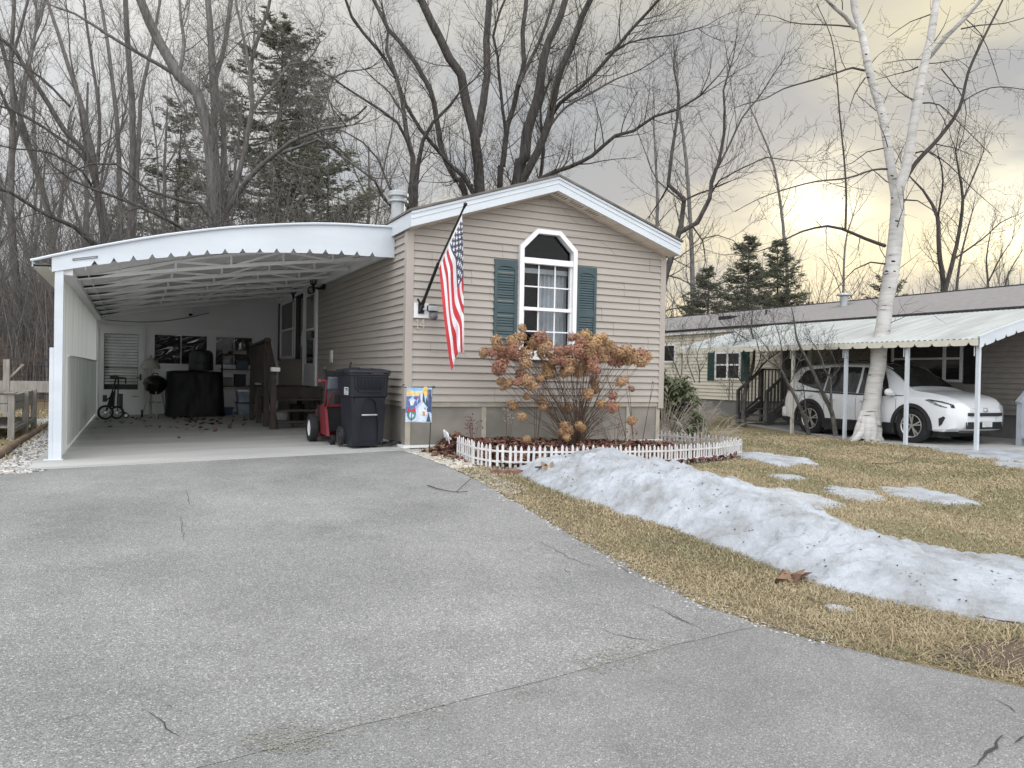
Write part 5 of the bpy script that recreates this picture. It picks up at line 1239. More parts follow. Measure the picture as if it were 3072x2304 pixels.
def patch(px, lab, h=.03, seed=0):
    P = [on_ground(*p) for p in px]; c = sum(P, V())/len(P); mb = MB(); n_ = 72; rings = 9; rnd = random.Random(seed)
    ang = sorted([(math.atan2(p.y-c.y, p.x-c.x), (V((p.x-c.x, p.y-c.y))).length) for p in P])
    tab = [(ang[-1][0]-2*math.pi, ang[-1][1])]+ang+[(ang[0][0]+2*math.pi, ang[0][1])]
    for i in range(rings+1):
        for k_ in range(n_):
            a = -math.pi+2*math.pi*k_/n_; r_ = interp(a, tab)*(i/rings)*(1+.35*nz(math.cos(a)*2.5+seed, math.sin(a)*2.5)+.30*nz(math.cos(a)*7, math.sin(a)*7, seed)+.15*nz(math.cos(a)*19, math.sin(a)*19, seed)); x, y = c.x+r_*math.cos(a), c.y+r_*math.sin(a)
            mb.v.append((x, y, ground_z(x, y)+(h*(1-(i/rings)**3)*(1+.35*nz(x*5, y*5)) if i < rings else -.02)+.012))
    for i in range(rings):
        for k_ in range(n_): k2 = (k_+1) % n_; mb.f.append((i*n_+k_, i*n_+k2, (i+1)*n_+k2, (i+1)*n_+k_)); mb.m.append(0)
    tag(mb.build('snow_patch', SNOW, smooth=True), lab, 'snow patch', 'melting snow patches on the lawn')
Dm = lambda L_: [(x*1.3888, y*1.3888) for x, y in L_]
patch(Dm([(1600, 982), (1645, 980), (1700, 990), (1742, 1006), (1690, 1008), (1640, 996)]), 'oval snow patch on the grass right of the picket edging', .05, 1)
patch(Dm([(1690, 1028), (1710, 1027), (1725, 1037), (1700, 1039)]), 'tiny snow patch on the grass behind the snow bank', .02, 2)
patch(Dm([(1630, 1056), (1700, 1058), (1770, 1075), (1810, 1100), (1740, 1100), (1660, 1080)]), 'grainy thin snow patch against the back of the snow bank', .02, 3)
patch(Dm([(1790, 1060), (1840, 1054), (1900, 1074), (1850, 1084)]), 'thin broken snow patch in the middle of the lawn', .015, 4)
patch(Dm([(1930, 1072), (1990, 1056), (2060, 1072), (2115, 1094), (2030, 1090)]), 'long thin snow patch on the right half of the lawn', .025, 5)
patch(Dm([(2040, 978), (2100, 971), (2212, 973), (2290, 985), (2240, 1008), (2130, 990)]), 'white snow strip along the edge of the neighbour concrete pad', .05, 6)
patch(Dm([(2150, 1003), (2200, 1000), (2240, 1012), (2190, 1013)]), 'small snow patch at the right end of the pad strip', .02, 7)
patch(Dm([(2110, 1205), (2160, 1200), (2220, 1212), (2240, 1228), (2160, 1222)]), 'thin snow patch behind the right end of the snow bank', .02, 8)
patch(Dm([(1785, 1318), (1812, 1313), (1835, 1318), (1800, 1324)]), 'small white snow scrap on the straw strip in front of the snow bank', .012, 9)
patch([(112, 1262), (140, 1258), (158, 1262), (150, 1270), (118, 1270)], 'white snow scrap by the planter on the left side of the carport', .03, 10)

# ------------------------------------------------------------------ neighbouring home with its carport
NX = 17.0; CREAM = M('cream_vinyl', (.63, .60, .50), (.58, .55, .46), rough=.6, scale=1.2); GREYB = M('shaded_vinyl', (.30, .275, .25), (.26, .24, .22), rough=.6)  # second siding tone is grey-beige with the carport's shade put into it
nh = thing('neighbour_home', 'long cream mobile home with grey shingle roof beyond the white car', 'house', (19, 15, -.2))
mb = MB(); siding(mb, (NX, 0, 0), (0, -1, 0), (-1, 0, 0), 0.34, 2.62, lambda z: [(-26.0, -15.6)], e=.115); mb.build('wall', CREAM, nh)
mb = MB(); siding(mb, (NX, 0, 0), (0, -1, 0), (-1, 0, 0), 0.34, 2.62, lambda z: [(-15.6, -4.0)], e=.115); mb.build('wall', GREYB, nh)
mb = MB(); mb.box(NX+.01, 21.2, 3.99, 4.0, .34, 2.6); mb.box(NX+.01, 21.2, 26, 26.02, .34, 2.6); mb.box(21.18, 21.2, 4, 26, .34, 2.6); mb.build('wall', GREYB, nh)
mb = MB(); mb.box(NX+.03, NX+.05, 4.0, 26.0, -.35, .34); mb.build('skirting', M('grey_skirting', (.22, .215, .21), (.17, .165, .16), rough=.8, scale=2), nh)
mb = MB()
mb.prism([(NX-.18, 3.7, 2.64), (NX-.18, 26.3, 2.64), (19.1, 26.3, 3.36), (19.1, 3.7, 3.36)][::-1], (0, 0, .035)); mb.prism([(21.4, 3.7, 2.64), (21.4, 26.3, 2.64), (19.1, 26.3, 3.36), (19.1, 3.7, 3.36)], (0, 0, .035))
mb.build('roof', GREYSH, nh)
mb = MB(); mb.tube([(19.1, 3.7, 3.40), (19.1, 26.3, 3.40)], .025, 5); mb.build('ridge_cap', BLACKP, nh)
mb = MB(); mb.box(NX-.20, NX-.185, 3.7, 26.3, 2.60, 2.665); mb.build('drip_edge', BLACKP, nh)
mb = MB(); mb.box(NX-.16, NX-.005, 15.6, 26.3, 2.50, 2.60); mb.build('fascia', WHITEV, nh)
def nwin(y0, y1, z0, z1, cols_, tr=None, shut=None, par=nh):
    mb = MB(); x = NX-.05
    mb.ring([(x, y1, z0), (x, y0, z0), (x, y0, z1), (x, y1, z1)], [(x, y1-.06, z0+.06), (x, y0+.06, z0+.06), (x, y0+.06, z1-.06), (x, y1-.06, z1-.06)], (.045, 0, 0))
    for f_ in cols_: yy_ = lerp(y0, y1, f_); mb.box(x+.005, x+.04, yy_-.04, yy_+.04, z0+.06, z1-.06)
    if tr: mb.box(x+.006, x+.041, y0+.06, y1-.06, tr-.025, tr+.025)
    w_ = mb.build('window', WHITEV, par)
    mb = MB(); mb.box(x+.022, x+.028, y0+.06, y1-.06, z0+.06, z1-.06); mb.build('pane', G_DARK, w_)
    if tr:
        mb = MB()
        for i in range(9): z = tr+.03+i*(z1-.06-tr-.03)/9; mb.box(x+.012, x+.02, y0+.10, y1-.10, z, z+.012)
        mb.build('blind', M('blind_dark', (.12, .12, .12)), w_)
    return w_
w_ = nwin(18.38, 19.55, .98, 1.88, (.5,), 1.46)
nwin(21.6, 22.4, 1.55, 2.2, ())
nwin(11.22, 13.05, 1.03, 1.95, (.24, .76), 1.58)
TEALN = M('dark_teal_shutter', (.03, .075, .07), rough=.5)
for y0, y1, z0, z1, m_ in ((19.58, 19.9, .95, 1.9, TEALN), (18.0, 18.34, .95, 1.9, TEALN), (10.78, 11.18, 1.0, 1.95, BLACKP), (13.1, 13.48, 1.0, 1.95, BLACKP)):
    mb = MB(); mb.box(NX-.045, NX-.021, y0, y1, z0, z1)
    for i in range(int((z1-z0)/.05)-1): mb.box(NX-.052, NX-.045, y0+.04, y1-.04, z0+.04+i*.05, z0+.06+i*.05)
    mb.build('shutter', m_, nh)
mb = MB(); mb.box(NX-.05, NX-.021, 15.75, 16.7, .45, 2.0); nd_ = mb.build('door', M('dark_door', (.03, .03, .03), rough=.4), nh)
mb = MB(); mb.box(NX-.06, NX-.0505, 15.9, 16.55, 1.1, 1.85); mb.build('pane', G_DARK, nd_)
mb = MB(); mb.box(NX-.045, NX-.021, 14.2, 14.9, 1.2, 1.85); mb.build('door', M('grey_panel', (.2, .2, .2)), nh)
ngal = M('galvanised', (0, 0, 0)); vp = at(2536, 905, X=18.55); 
mb = MB(); Mx = Matrix.Translation((18.5, vp.y, 3.17)); mb.lathe([(.11, 0), (.11, .3), (0, .3)], 14, Mx); o = mb.build('roof_vent', ngal, nh); mb = MB(); mb.lathe([(.12, .30), (.22, .33), (.20, .38), (.0, .41)], 14, Mx); mb.build('vent_cap', ngal, o)
mb = MB(); mb.box(17.9, 18.2, 19.9, 20.5, 2.98, 3.14); mb.build('roof_box_vent', BLACKP, nh)
mb = MB(); mb.tube([(18.2, 18.6, 3.05), (18.2, 18.6, 3.26)], .035, 8); mb.build('vent_pipe', BLACKP, nh)
# neighbour carport
nc = thing('carport', 'white scalloped carport over the parked white car', 'carport', (13.6, 12, -.2)); CY0, CY1 = 8.55, 17.0
PROF = [(13.35, 1.80), (13.8, 1.935), (14.4, 2.10), (15.0, 2.25), (15.7, 2.41), (16.4, 2.54), (16.98, 2.63)]
AGED = M('aged_white_roof', (.42, .44, .425), (.30, .315, .30), rough=.6, scale=1.6, stretch=(.35, 3, 1))
mb = MB(); pitch = .115; n_ = int((CY1-CY0)/pitch*4)
for i in range(n_):
    a, b = lerp(CY0, CY1, i/n_), lerp(CY0, CY1, (i+1)/n_); f = lambda y: .016*max(-.6, min(.6, 1.2*math.sin(2*math.pi*y/pitch)))
    for (xa, za), (xb, zb_) in zip(PROF, PROF[1:]): mb.face([(xa, a, za+f(a)), (xb, a, zb_+f(a)), (xb, b, zb_+f(b)), (xa, b, za+f(b))])
mb.build('roof', AGED, nc)
NV = M('cream_valance', (.62, .60, .52), (.55, .53, .46), rough=.5)
def scal(P0, P1, n_, hgt, m_, top=None):
    """hanging valance from P0 to P1 with notches"""
    mb = MB(); P0, P1 = V(P0), V(P1); K = n_*10; off = V((P1-P0).to_tuple()); off.z = 0; nn_ = V((off.y, -off.x, 0)).normalized()*.01
    def bot(t):
        d = abs((t*n_) % 1-.5); return -hgt+(.06*(1-d/.12) if d < .12 else 0)
    for i in range(K):
        a, b = i/K, (i+1)/K; pa_, pb_ = P0.lerp(P1, a), P0.lerp(P1, b)
        if top: pa_.z, pb_.z = top(pa_), top(pb_)
        q = [pa_+V((0, 0, bot(a))), pb_+V((0, 0, bot(b))), pb_, pa_]; mb.face(q); mb.face([p+nn_ for p in q[::-1]])
    return mb
scal((13.36, CY1, 1.795), (13.36, CY0, 1.795), 24, .115, NV).build('valance', NV, nc)
scal((13.36, CY0-.01, 1.8), (16.98, CY0-.01, 2.6), 12, .20, WHITE, top=lambda p: interp(p.x, PROF)+.03).build('valance', WHITE, nc)
mb = MB()
for (xa, za), (xb, zb_) in zip(PROF, PROF[1:]): mb.beam((xa, CY0-.01, za+.035), (xb, CY0-.01, zb_+.035), .04, .03)
mb.build('roof_trim', WHITE, nc)
for y in (8.62, 10.02, 11.45, 12.9, 16.9):
    mb = MB(); mb.box(13.45, 13.51, y-.03, y+.03, -.3, 1.78); mb.box(13.435, 13.45, y+.045, y+.06, 1.5, 1.7); mb.build('post', WHITE if y < 12 else NV, nc)
mb = MB()
for y in span(9.2, 16.5, 1.45): mb.beam((13.45, y, 1.72), (16.95, y, 2.45), .04, .08)
mb.build('rafter', WHITEU, nc)
# neighbour steps
DGREY = M('grey_stained_wood', (.16, .155, .15), (.11, .108, .105), rough=.8, scale=5)
ns = thing('porch_steps', 'dark grey wooden steps with slatted railing behind the parked car', 'steps', (16.0, 16.0, -.2))
mb = MB()
for i in range(8): mb.box(15.9+.135*i, 16.02+.135*i, 15.3, 16.6, .36, .40)
mb.build('landing', DGREY, ns)
for i, z in enumerate((.22, .04, -.12)):
    mb = MB(); x = 15.62-.27*i; mb.box(x, x+.27, 15.3, 16.35, z-.04, z); mb.build('tread', DGREY, ns)
for y in (15.28, 16.36):
    mb = MB(); mb.beam((15.0, y, -.18), (15.9, y, .34), .04, .18); mb.build('stringer', DGREY, ns)
    for x, z0, z1 in ((15.05, -.22, .72), (15.9, -.22, 1.32), (16.9, -.2, 1.32)):
        mb = MB(); mb.box(x-.04, x+.04, y-.04, y+.04, z0, z1); mb.build('post', DGREY, ns)
    mb = MB(); mb.beam((15.05, y, .70), (15.9, y, 1.30), .08, .05); mb.beam((15.9, y, 1.30), (16.95, y, 1.30), .08, .05); mb.beam((15.05, y, .0), (15.9, y, .55), .04, .06); mb.build('rail', DGREY, ns)
    mb = MB()
    for i in range(6): x = 15.17+i*.125; f = (x-15.05)/.85; mb.box(x-.013, x+.013, y-.013, y+.013, lerp(0, .55, f), lerp(.7, 1.3, f))
    for i in range(7): x = 16.03+i*.13; mb.box(x-.013, x+.013, y-.013, y+.013, .40, 1.3)
    mb.build('baluster', DGREY, ns)
LGREY = M('light_grey_wood', (.36, .39, .43), (.30, .33, .37), rough=.6)
ns2 = thing('porch_steps', 'light grey steps and railing at the right edge by the neighbour house', 'steps', (15.7, 8.5, -.18))
for y in (9.05, 8.0):
    for x, z1 in ((15.5, .72), (16.2, 1.25)):
        mb = MB(); mb.box(x-.05, x+.05, y-.05, y+.05, -.2, z1); mb.build('post', LGREY, ns2)
    mb = MB(); mb.beam((15.4, y, .66), (16.3, y, 1.34), .09, .05); mb.beam((15.5, y, -.05), (16.3, y, .55), .05, .09); mb.build('rail', LGREY, ns2)
    mb = MB()
    for i in range(6): x = 15.6+i*.11; f = (x-15.5)/.7; mb.box(x-.018, x+.018, y-.018, y+.018, lerp(-.02, .5, f), lerp(.74, 1.25, f))
    mb.build('baluster', LGREY, ns2)
for i, z in enumerate((.0, .18, .36)):
    mb = MB(); x = 15.45+.27*i; mb.box(x, x+.28, 8.05, 9.0, z-.04, z); mb.build('tread', LGREY, ns2)
# ---- white SUV
CARW = bpy.data.materials.new('car_white'); CARW.use_nodes = True
b = CARW.node_tree.nodes['Principled BSDF']; b.inputs['Base Color'].default_value = (.70, .72, .74, 1); b.inputs['Roughness'].default_value = .35; b.inputs['Coat Weight'].default_value = .7; b.inputs['Coat Roughness'].default_value = .08
car = thing('parked_car', 'white compact suv parked under the scalloped carport', 'car', (14.84, 11.56, -.225), rz=math.radians(-90)); car.scale = (.965, .965, .985)
# local: x forward, y left, z up
ST = [  # x, half width, z_low, z_belt, z_top, half width top, bulge
    (-2.27, .62, .52, .78, .95, .58), (-2.22, .80, .40, .86, 1.12, .66), (-2.10, .87, .34, .95, 1.40, .62), (-1.9, .90, .30, .99, 1.57, .60), (-1.6, .92, .27, 1.0, 1.63, .61),
    (-1.1, .925, .25, .98, 1.645, .62), (-.5, .925, .24, .965, 1.66, .63), (.0, .925, .24, .955, 1.65, .63), (.4, .925, .24, .96, 1.63, .62), (.62, .925, .24, .96, 1.55, .62), (.85, .925, .24, .965, 1.39, .64), (1.12, .925, .25, .97, 1.18, .70),
    (1.35, .925, .26, .98, 1.085, .76), (1.6, .92, .27, .97, 1.06, .74), (1.9, .90, .28, .93, 1.01, .70), (2.1, .86, .30, .87, .95, .64), (2.22, .76, .33, .78, .87, .56), (2.30, .56, .38, .66, .76, .44)]
def sect(x):
    hw, zl, zb_, zt_2, wt = (interp(x, [(q[0], q[i]) for q in ST]) for i in (1, 2, 3, 4, 5))
    zm = lerp(zl, zb_, .55)
    return [(hw*.80, zl), (hw*.97, zl+.05), (hw, zm), (hw*.985, zb_-.05), (hw*.955, zb_), (lerp(hw*.93, wt, .5), lerp(zb_, zt_2, .5)+.005), (wt+.03, lerp(zb_, zt_2, .94)), (wt-.03, zt_2-.004), (wt*.5, zt_2+.012)]
def ring_at(x):
    S = sect(x); return [(x, -w_, z) for w_, z in S]+[(x, 0, S[-1][1]+.004)]+[(x, w_, z) for w_, z in S[::-1]]
mb = MB(); xs2 = span(-2.27, 2.31, .06); loft(mb, [ring_at(x) for x in xs2])
body = mb.build('body', CARW, car, smooth=True, world=False)
cut = MB()
for x in (-1.34, 1.33):
    for s_ in (-1, 1): cut.lathe([(.425, .42), (.425, 1.2)], 40, Matrix.Translation((x, 0, .365)) @ Matrix.Rotation(math.pi/2*s_, 4, 'X'), cap=True)
bm_tool = cut.build('wheel_cut', BLACKP); tool_ob = bm_tool
md = body.modifiers.new('b', 'BOOLEAN'); md.object = tool_ob; md.operation = 'DIFFERENCE'; md.solver = 'EXACT'
import bmesh
for ob in (body, tool_ob):
    bm = bmesh.new(); bm.from_mesh(ob.data); bmesh.ops.remove_doubles(bm, verts=bm.verts, dist=1e-5); bmesh.ops.recalc_face_normals(bm, faces=bm.faces); bm.to_mesh(ob.data); bm.free()
tool_ob.matrix_world = Matrix.Translation(car.location) @ car.rotation_euler.to_matrix().to_4x4() @ Matrix.Diagonal((.965, .965, .985, 1))
bpy.context.view_layer.update()
dg = bpy.context.evaluated_depsgraph_get(); me2 = bpy.data.meshes.new_from_object(body.evaluated_get(dg)); body.modifiers.clear(); body.data = me2
me2.polygons.foreach_set('use_smooth', [True]*len(me2.polygons)); bpy.data.objects.remove(tool_ob)
try: me2.set_sharp_from_angle(angle=math.radians(35))
except Exception: pass
for sd_ in (-1, 1):
    def onside(x, f, o=.006):     # f 0 = belt, 1 = roof edge, on the side glass surface
        S = sect(x); 
        if f < .5: a, b_ = S[4], S[5]; t_ = f/.5
        else: a, b_ = S[5], S[6]; t_ = (f-.5)/.5
        return V((x, sd_*(lerp(a[0], b_[0], t_)+o), lerp(a[1], b_[1], t_)))
    def pan(x0, x1, f0, f1, nm, m_, sh0=0, sh1=0, o=.006):
        mb = MB(); mb.grid(lambda u, v: onside(lerp(x0+sh0*v, x1+sh1*v, u), lerp(f0(u) if callable(f0) else f0, f1(u) if callable(f1) else f1, v), o), 14, 6); return mb.build(nm, m_, car, smooth=True, world=False)
    pan(-1.86, -.98, lambda u: .10+.28*(1-u)**2, lambda u: .90-.1*(1-u)**2, 'rear_quarter_window', G_DARK, .16, 0)
    pan(-.94, -.06, .06, .93, 'rear_door_window', G_DARK); pan(.0, .80, .06, .93, 'front_door_window', G_DARK, 0, -.28)
    mb = MB(); mb.grid(lambda u, v: onside(lerp(-1.9, 1.14, u), lerp(-.0, .05, v), .009), 30, 1); mb.build('window_trim', BLACKP, car, world=False)
    for xw in (-1.34, 1.33):
        mb = MB(); pr_ = []
        for i in range(25):
            a = math.radians(-8+196*i/24); ri, ro = .39, .465; xx = xw+ro*math.cos(a); zz2 = .365+ro*math.sin(a)
            S = sect(max(-2.2, min(2.25, xw+.4*math.cos(a)))); w_ = S[2][0]
            pr_.append(((xw+ri*math.cos(a), sd_*(w_-.03), .365+ri*math.sin(a)), (xw+ri*math.cos(a), sd_*(w_+.012), .365+ri*math.sin(a)), (xx, sd_*(w_+.008), zz2), (xx, sd_*(w_-.03), zz2)))
        for p_, q_ in zip(pr_, pr_[1:]):
            for k_ in range(3): mb.face([p_[k_], q_[k_], q_[k_+1], p_[k_+1]])
        mb.build('wheel_arch', BLACKP, car, world=False, smooth=True)
        Mx = Matrix.Translation((xw, sd_*.80, .37)) @ Matrix.Rotation(-math.pi/2*sd_, 4, 'X') @ Matrix.Diagonal((1.06, 1.06, 1, 1))
        mb = MB(); mb.lathe([(.20, -.09), (.30, -.11), (.34, -.09), (.35, -.03), (.35, .05), (.335, .095), (.30, .11), (.225, .10), (.22, .06)], 40, Mx); wh = mb.build('wheel', RUBBER, car, smooth=True, world=False)
        mb = MB(); mb.lathe([(.225, .10), (.235, .092), (.225, .04), (.20, .02), (.0, .02)], 36, Mx); mb.build('wheel_well_disc', BLACKP, wh, world=False)
        mb = MB(); mb.lathe([(.0, .085), (.035, .085), (.045, .06)], 16, Mx); mb.lathe([(.232, .095), (.222, .103), (.205, .09)], 36, Mx)
        for k_ in range(5):
            for dd in (-.16, .16):
                a = 2*math.pi*k_/5+.3; p_ = Mx @ V((.04*math.cos(a), .04*math.sin(a), .075)); q_ = Mx @ V((.215*math.cos(a+dd), .215*math.sin(a+dd), .088)); mb.beam(p_, q_, .026, .02, upv=(0, sd_, 0))
        mb.build('rim', M('alloy', (.52, .51, .50), rough=.3, metal=.6, var=.05), wh, world=False)
    mb = MB(); mb.ring([(-.93, sd_*.927, .34), (.9, sd_*.927, .34), (.9, sd_*.927, .22), (-.93, sd_*.927, .22)], [(-.9, sd_*.927, .33), (.88, sd_*.927, .33), (.88, sd_*.927, .23), (-.9, sd_*.927, .23)], (0, .004, 0)); mb.box(-.95, .94, min(sd_*.80, sd_*.932), max(sd_*.80, sd_*.932), .18, .41); mb.build('sill_cladding', BLACKP, car, world=False, bevel=.02)
    for xh in (-.82, .10):
        mb = MB(); mb.tube([(xh, sd_*.922, .83), (xh+.03, sd_*.955, .835), (xh+.19, sd_*.955, .84), (xh+.22, sd_*.922, .84)], .014, 7); mb.build('door_handle', CARW, car, world=False, smooth=True)
    for xh in (-.93, -.03, .98):
        mb = MB(); mb.grid(lambda u, v: (xh+(.10*v*v if xh < -.5 else 0), sd_*(interp(lerp(.36, .93, v), [(z, w_) for w_, z in sect(xh)[1:5]])+.0025), lerp(.37, .93, v)), 1, 10); q = mb.v; mb2 = MB(); P_ = [V(p) for p in q[:11]]; mb2.tube(P_, .004, 4); mb2.build('door_gap', BLACKP, car, world=False)
    mb = MB(); mb.ball((.90, sd_*1.03, 1.04), .11, 8, (.75, 1.0, .75)); mb.beam((.92, sd_*.9, .985), (.9, sd_*1.0, 1.0), .06, .04); mb.build('side_mirror', CARW, car, smooth=True, world=False)
    mb = MB(); mb.tube([(-1.5, sd_*.60, 1.635), (-1.35, sd_*.60, 1.69), (.0, sd_*.62, 1.71), (.25, sd_*.62, 1.66)], .016, 6); mb.build('roof_rail', BLACKP, car, world=False)
    def onnose(x, z, o=.012):
        hw = interp(x, [(q[0], q[1]) for q in ST]); return V((x, sd_*(hw*.975+o), z))
    HL = [(1.64, .905), (1.74, .92), (2.0, .885), (2.17, .83), (2.19, .765), (2.05, .765), (1.86, .81)]
    mb = MB(); mb.prism([onnose(x, z, -.01) for x, z in HL], (.0, sd_*.03, 0)); hlp = mb.build('headlight', M('headlamp', (.34, .36, .38), (.03, .03, .035), rough=.08, scale=14), car, world=False)
    mb = MB(); mb.prism([onnose(x, z, .021) for x, z in [(1.64, .91), (1.74, .925), (2.0, .892), (2.17, .835), (2.17, .815), (2.0, .865), (1.76, .90)]], (0, sd_*.004, 0)); mb.build('headlight_trim', BLACKP, hlp, world=False)
    mb = MB(); mb.prism([onnose(x, z, .0) for x, z in [(1.93, .55), (2.02, .60), (2.06, .575), (1.99, .44), (1.94, .40)]], (0, sd_*.02, 0)); mb.build('fog_light', BLACKP, car, world=False)
    mb = MB(); mb.prism([(-2.22, sd_*.72, .98), (-1.98, sd_*.86, 1.0), (-1.92, sd_*.885, 1.05), (-2.12, sd_*.80, 1.1), (-2.2, sd_*.7, 1.08)], (-.01, sd_*.01, 0)); mb.build('tail_light', M('tail_red', (.25, .02, .02), rough=.2), car, world=False)
# windscreen, grille, bumper, plate
mb = MB()
def ws(u, v):
    x = lerp(1.17, .40, v); S = sect(x); w_ = S[6][0]+.01; y = lerp(-w_, w_, u)*.96; return (x+.012, y, lerp(sect(x)[-1][1], S[6][1], abs(2*u-1)**3)+.014)
mb.grid(ws, 14, 12); mb.build('windscreen', G_DARK, car, smooth=True, world=False)
def front(u, z, o): y = (u-.5)*2; x = interp(abs(y), [(0, 2.33), (.40, 2.325), (.60, 2.275), (.74, 2.20), (.84, 2.10)]); return V((x+o, y, z))
def fpanel(nm, y0, y1, z0, z1, m_, o=.012, sl=0):
    mb = MB(); mb.grid(lambda u, v: front(lerp(y0, y1, u)/2+.5, lerp(z0, z1, v), o-sl*v), 16, 3); return mb.build(nm, m_, car, smooth=True, world=False)
mb = MB(); loft(mb, [[tuple(front(u, z, q)) for u in [i/16 for i in range(17)]]+[tuple(V((1.7, (u-.5)*2, z))) for u in [1-i/16 for i in range(17)]] for z, q in ((.30, -.08), (.36, -.01), (.48, .0), (.62, .0), (.72, -.03), (.80, -.08))]); 
bm_ = [(x, y*.84, z) for x, y, z in mb.v]; mb.v = bm_; mb.build('front_bumper', CARW, car, smooth=False, world=False)
fpanel('upper_grille', -.55, .55, .615, .68, BLACKP, .025); lg = fpanel('lower_grille', -.58, .58, .36, .50, BLACKP, .02); fpanel('bumper_lip', -.7, .7, .285, .335, BLACKP, .012)
mb = MB()
for z in (.39, .42, .45, .48): mb.tube([front(lerp(-.55, .55, i/12)/2+.5, z, .026) for i in range(13)], .006, 4)
mb.build('grille_bars', RUBBER, lg, world=False)
mb = MB(); mb.box(2.352, 2.362, -.155, .155, .40, .52); pl2 = mb.build('license_plate', M('plate_white', (.60, .62, .62), rough=.4), car, world=False)
mb = MB(); mb.ring([(2.33, -.06, .70), (2.33, .06, .70), (2.30, .06, .78), (2.30, -.06, .78)], [(2.33, -.04, .715), (2.33, .04, .715), (2.305, .04, .765), (2.305, -.04, .765)], (.008, 0, 0)); mb.build('front_emblem', STEEL, car, world=False)
mb = MB(); mb.box(-2.31, -2.0, -.82, .82, .36, .62); mb.build('rear_bumper', CARW, car, world=False, bevel=.06); mb = MB(); mb.box(-2.33, -2.02, -.80, .80, .28, .42); mb.build('rear_bumper_cladding', BLACKP, car, world=False, bevel=.05)
mb = MB(); mb.box(-1.9, 1.8, -.7, .7, .17, .3); mb.build('underbody', BLACKP, car, world=False)
t = thing('folded_chair', 'dark round-backed object stored by the neighbour wall beyond the car hood', 'chair', (16.6, 10.9, -.2))
mb = MB(); mb.lathe([(.22, -.02), (.25, 0), (.22, .02)], 20, Matrix.Translation((16.6, 11.35, .55)) @ Matrix.Rotation(math.pi/2, 4, 'Y')); mb.box(16.5, 16.8, 10.85, 11.2, .2, .8); mb.build('backrest', BLACKM, t)
mb = MB(); mb.box(16.5, 16.53, 10.9, 10.95, -.2, .85); mb.box(16.5, 16.53, 11.5, 11.55, -.2, .6); mb.build('leg', BLACKM, t)

# ------------------------------------------------------------------ trees
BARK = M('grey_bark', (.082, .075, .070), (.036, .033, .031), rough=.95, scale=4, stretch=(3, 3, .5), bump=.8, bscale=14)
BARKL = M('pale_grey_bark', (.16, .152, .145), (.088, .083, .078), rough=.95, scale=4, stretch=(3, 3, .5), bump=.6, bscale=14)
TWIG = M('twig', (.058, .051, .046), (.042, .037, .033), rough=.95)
TWIGL = M('twig_pale', (.14, .13, .122), (.10, .093, .087), rough=.95)  # pale grey twigs; for the far woods, distance haze is put into this colour
def smooth_path(P, Rr, st):
    out, ro = [], []
    for i in range(len(P)-1):
        p0, p1, p2, p3 = P[max(i-1, 0)], P[i], P[i+1], P[min(i+2, len(P)-1)]
        m_ = max(1, int((p2-p1).length/st))
        for k_ in range(m_):
            t_ = k_/m_; out.append(.5*((2*p1)+(p2-p0)*t_+(2*p0-5*p1+4*p2-p3)*t_*t_+(3*p1-p0-3*p2+p3)*t_**3)); ro.append(lerp(Rr[i], Rr[i+1], t_))
    out.append(P[-1]); ro.append(Rr[-1]); return out, ro
class Grow:
    """recursive bare branches"""
    def __init__(s, seed, upw=.25, ang=(30, 62), wig=.13, rmin=.009, gap=.30, lens=(3.2, 1.7, .8), maxlev=3, droop=0.0):
        s.r = random.Random(seed); s.up = upw; s.ang = ang; s.wig = wig; s.rmin = rmin; s.gap = gap; s.lens = lens; s.ml = maxlev; s.mb = MB(); s.droop = droop; s.tips = []
    def kids(s, P, Rr, lev, t0=.15, scale=1.0):
        ln = sum((b-a).length for a, b in zip(P, P[1:])); 
        if ln < .05: return
        gap = s.gap*(1.0 if lev == 1 else .62 if lev == 2 else .5)*scale; n_ = int(ln*(1-t0)/gap+s.r.random())
        for i in range(n_):
            t_ = t0+(1-t0)*(i+s.r.random())/max(n_, 1); f = t_*(len(P)-1); k_ = min(int(f), len(P)-2); p = P[k_].lerp(P[k_+1], f-k_); r_ = lerp(Rr[k_], Rr[k_+1], f-k_)
            d = (P[k_+1]-P[k_]).normalized(); ax = d.orthogonal().normalized(); az = s.r.uniform(0, 6.283); side = Matrix.Rotation(az, 3, d) @ ax
            an = math.radians(s.r.uniform(*s.ang)); nd_ = (d*math.cos(an)+side*math.sin(an)).normalized()
            L_ = s.lens[lev-1]*s.r.uniform(.45, 1.1)*(1.15-.55*t_)*scale
            s.branch(p, nd_, max(s.rmin, min(r_*.45, (.013 if lev == 1 else .009)*L_)), L_, lev)
    def branch(s, p, d, r_, L_, lev):
        m_ = 5 if lev == 1 else 4 if lev == 2 else 3
        P = [p]; Rr = [r_]
        for i in range(m_):
            w_ = s.wig*(1 if lev < 3 else 1.4)
            d = (d+V((s.r.gauss(0, w_), s.r.gauss(0, w_), s.r.gauss(0, w_)+s.up*.5-s.droop*(i/m_)*(.5 if lev > 1 else .1)))).normalized()
            p = p+d*(L_/m_); P.append(p); Rr.append(max(s.rmin*.55, r_*(1-.8*(i+1)/m_)))
        s.mb.tube(P, Rr, 5 if r_ > .04 else 3, cap=False)
        if lev == s.ml: s.tips.append(P[-1])
        if lev < s.ml: s.kids(P, Rr, lev+1, .2)
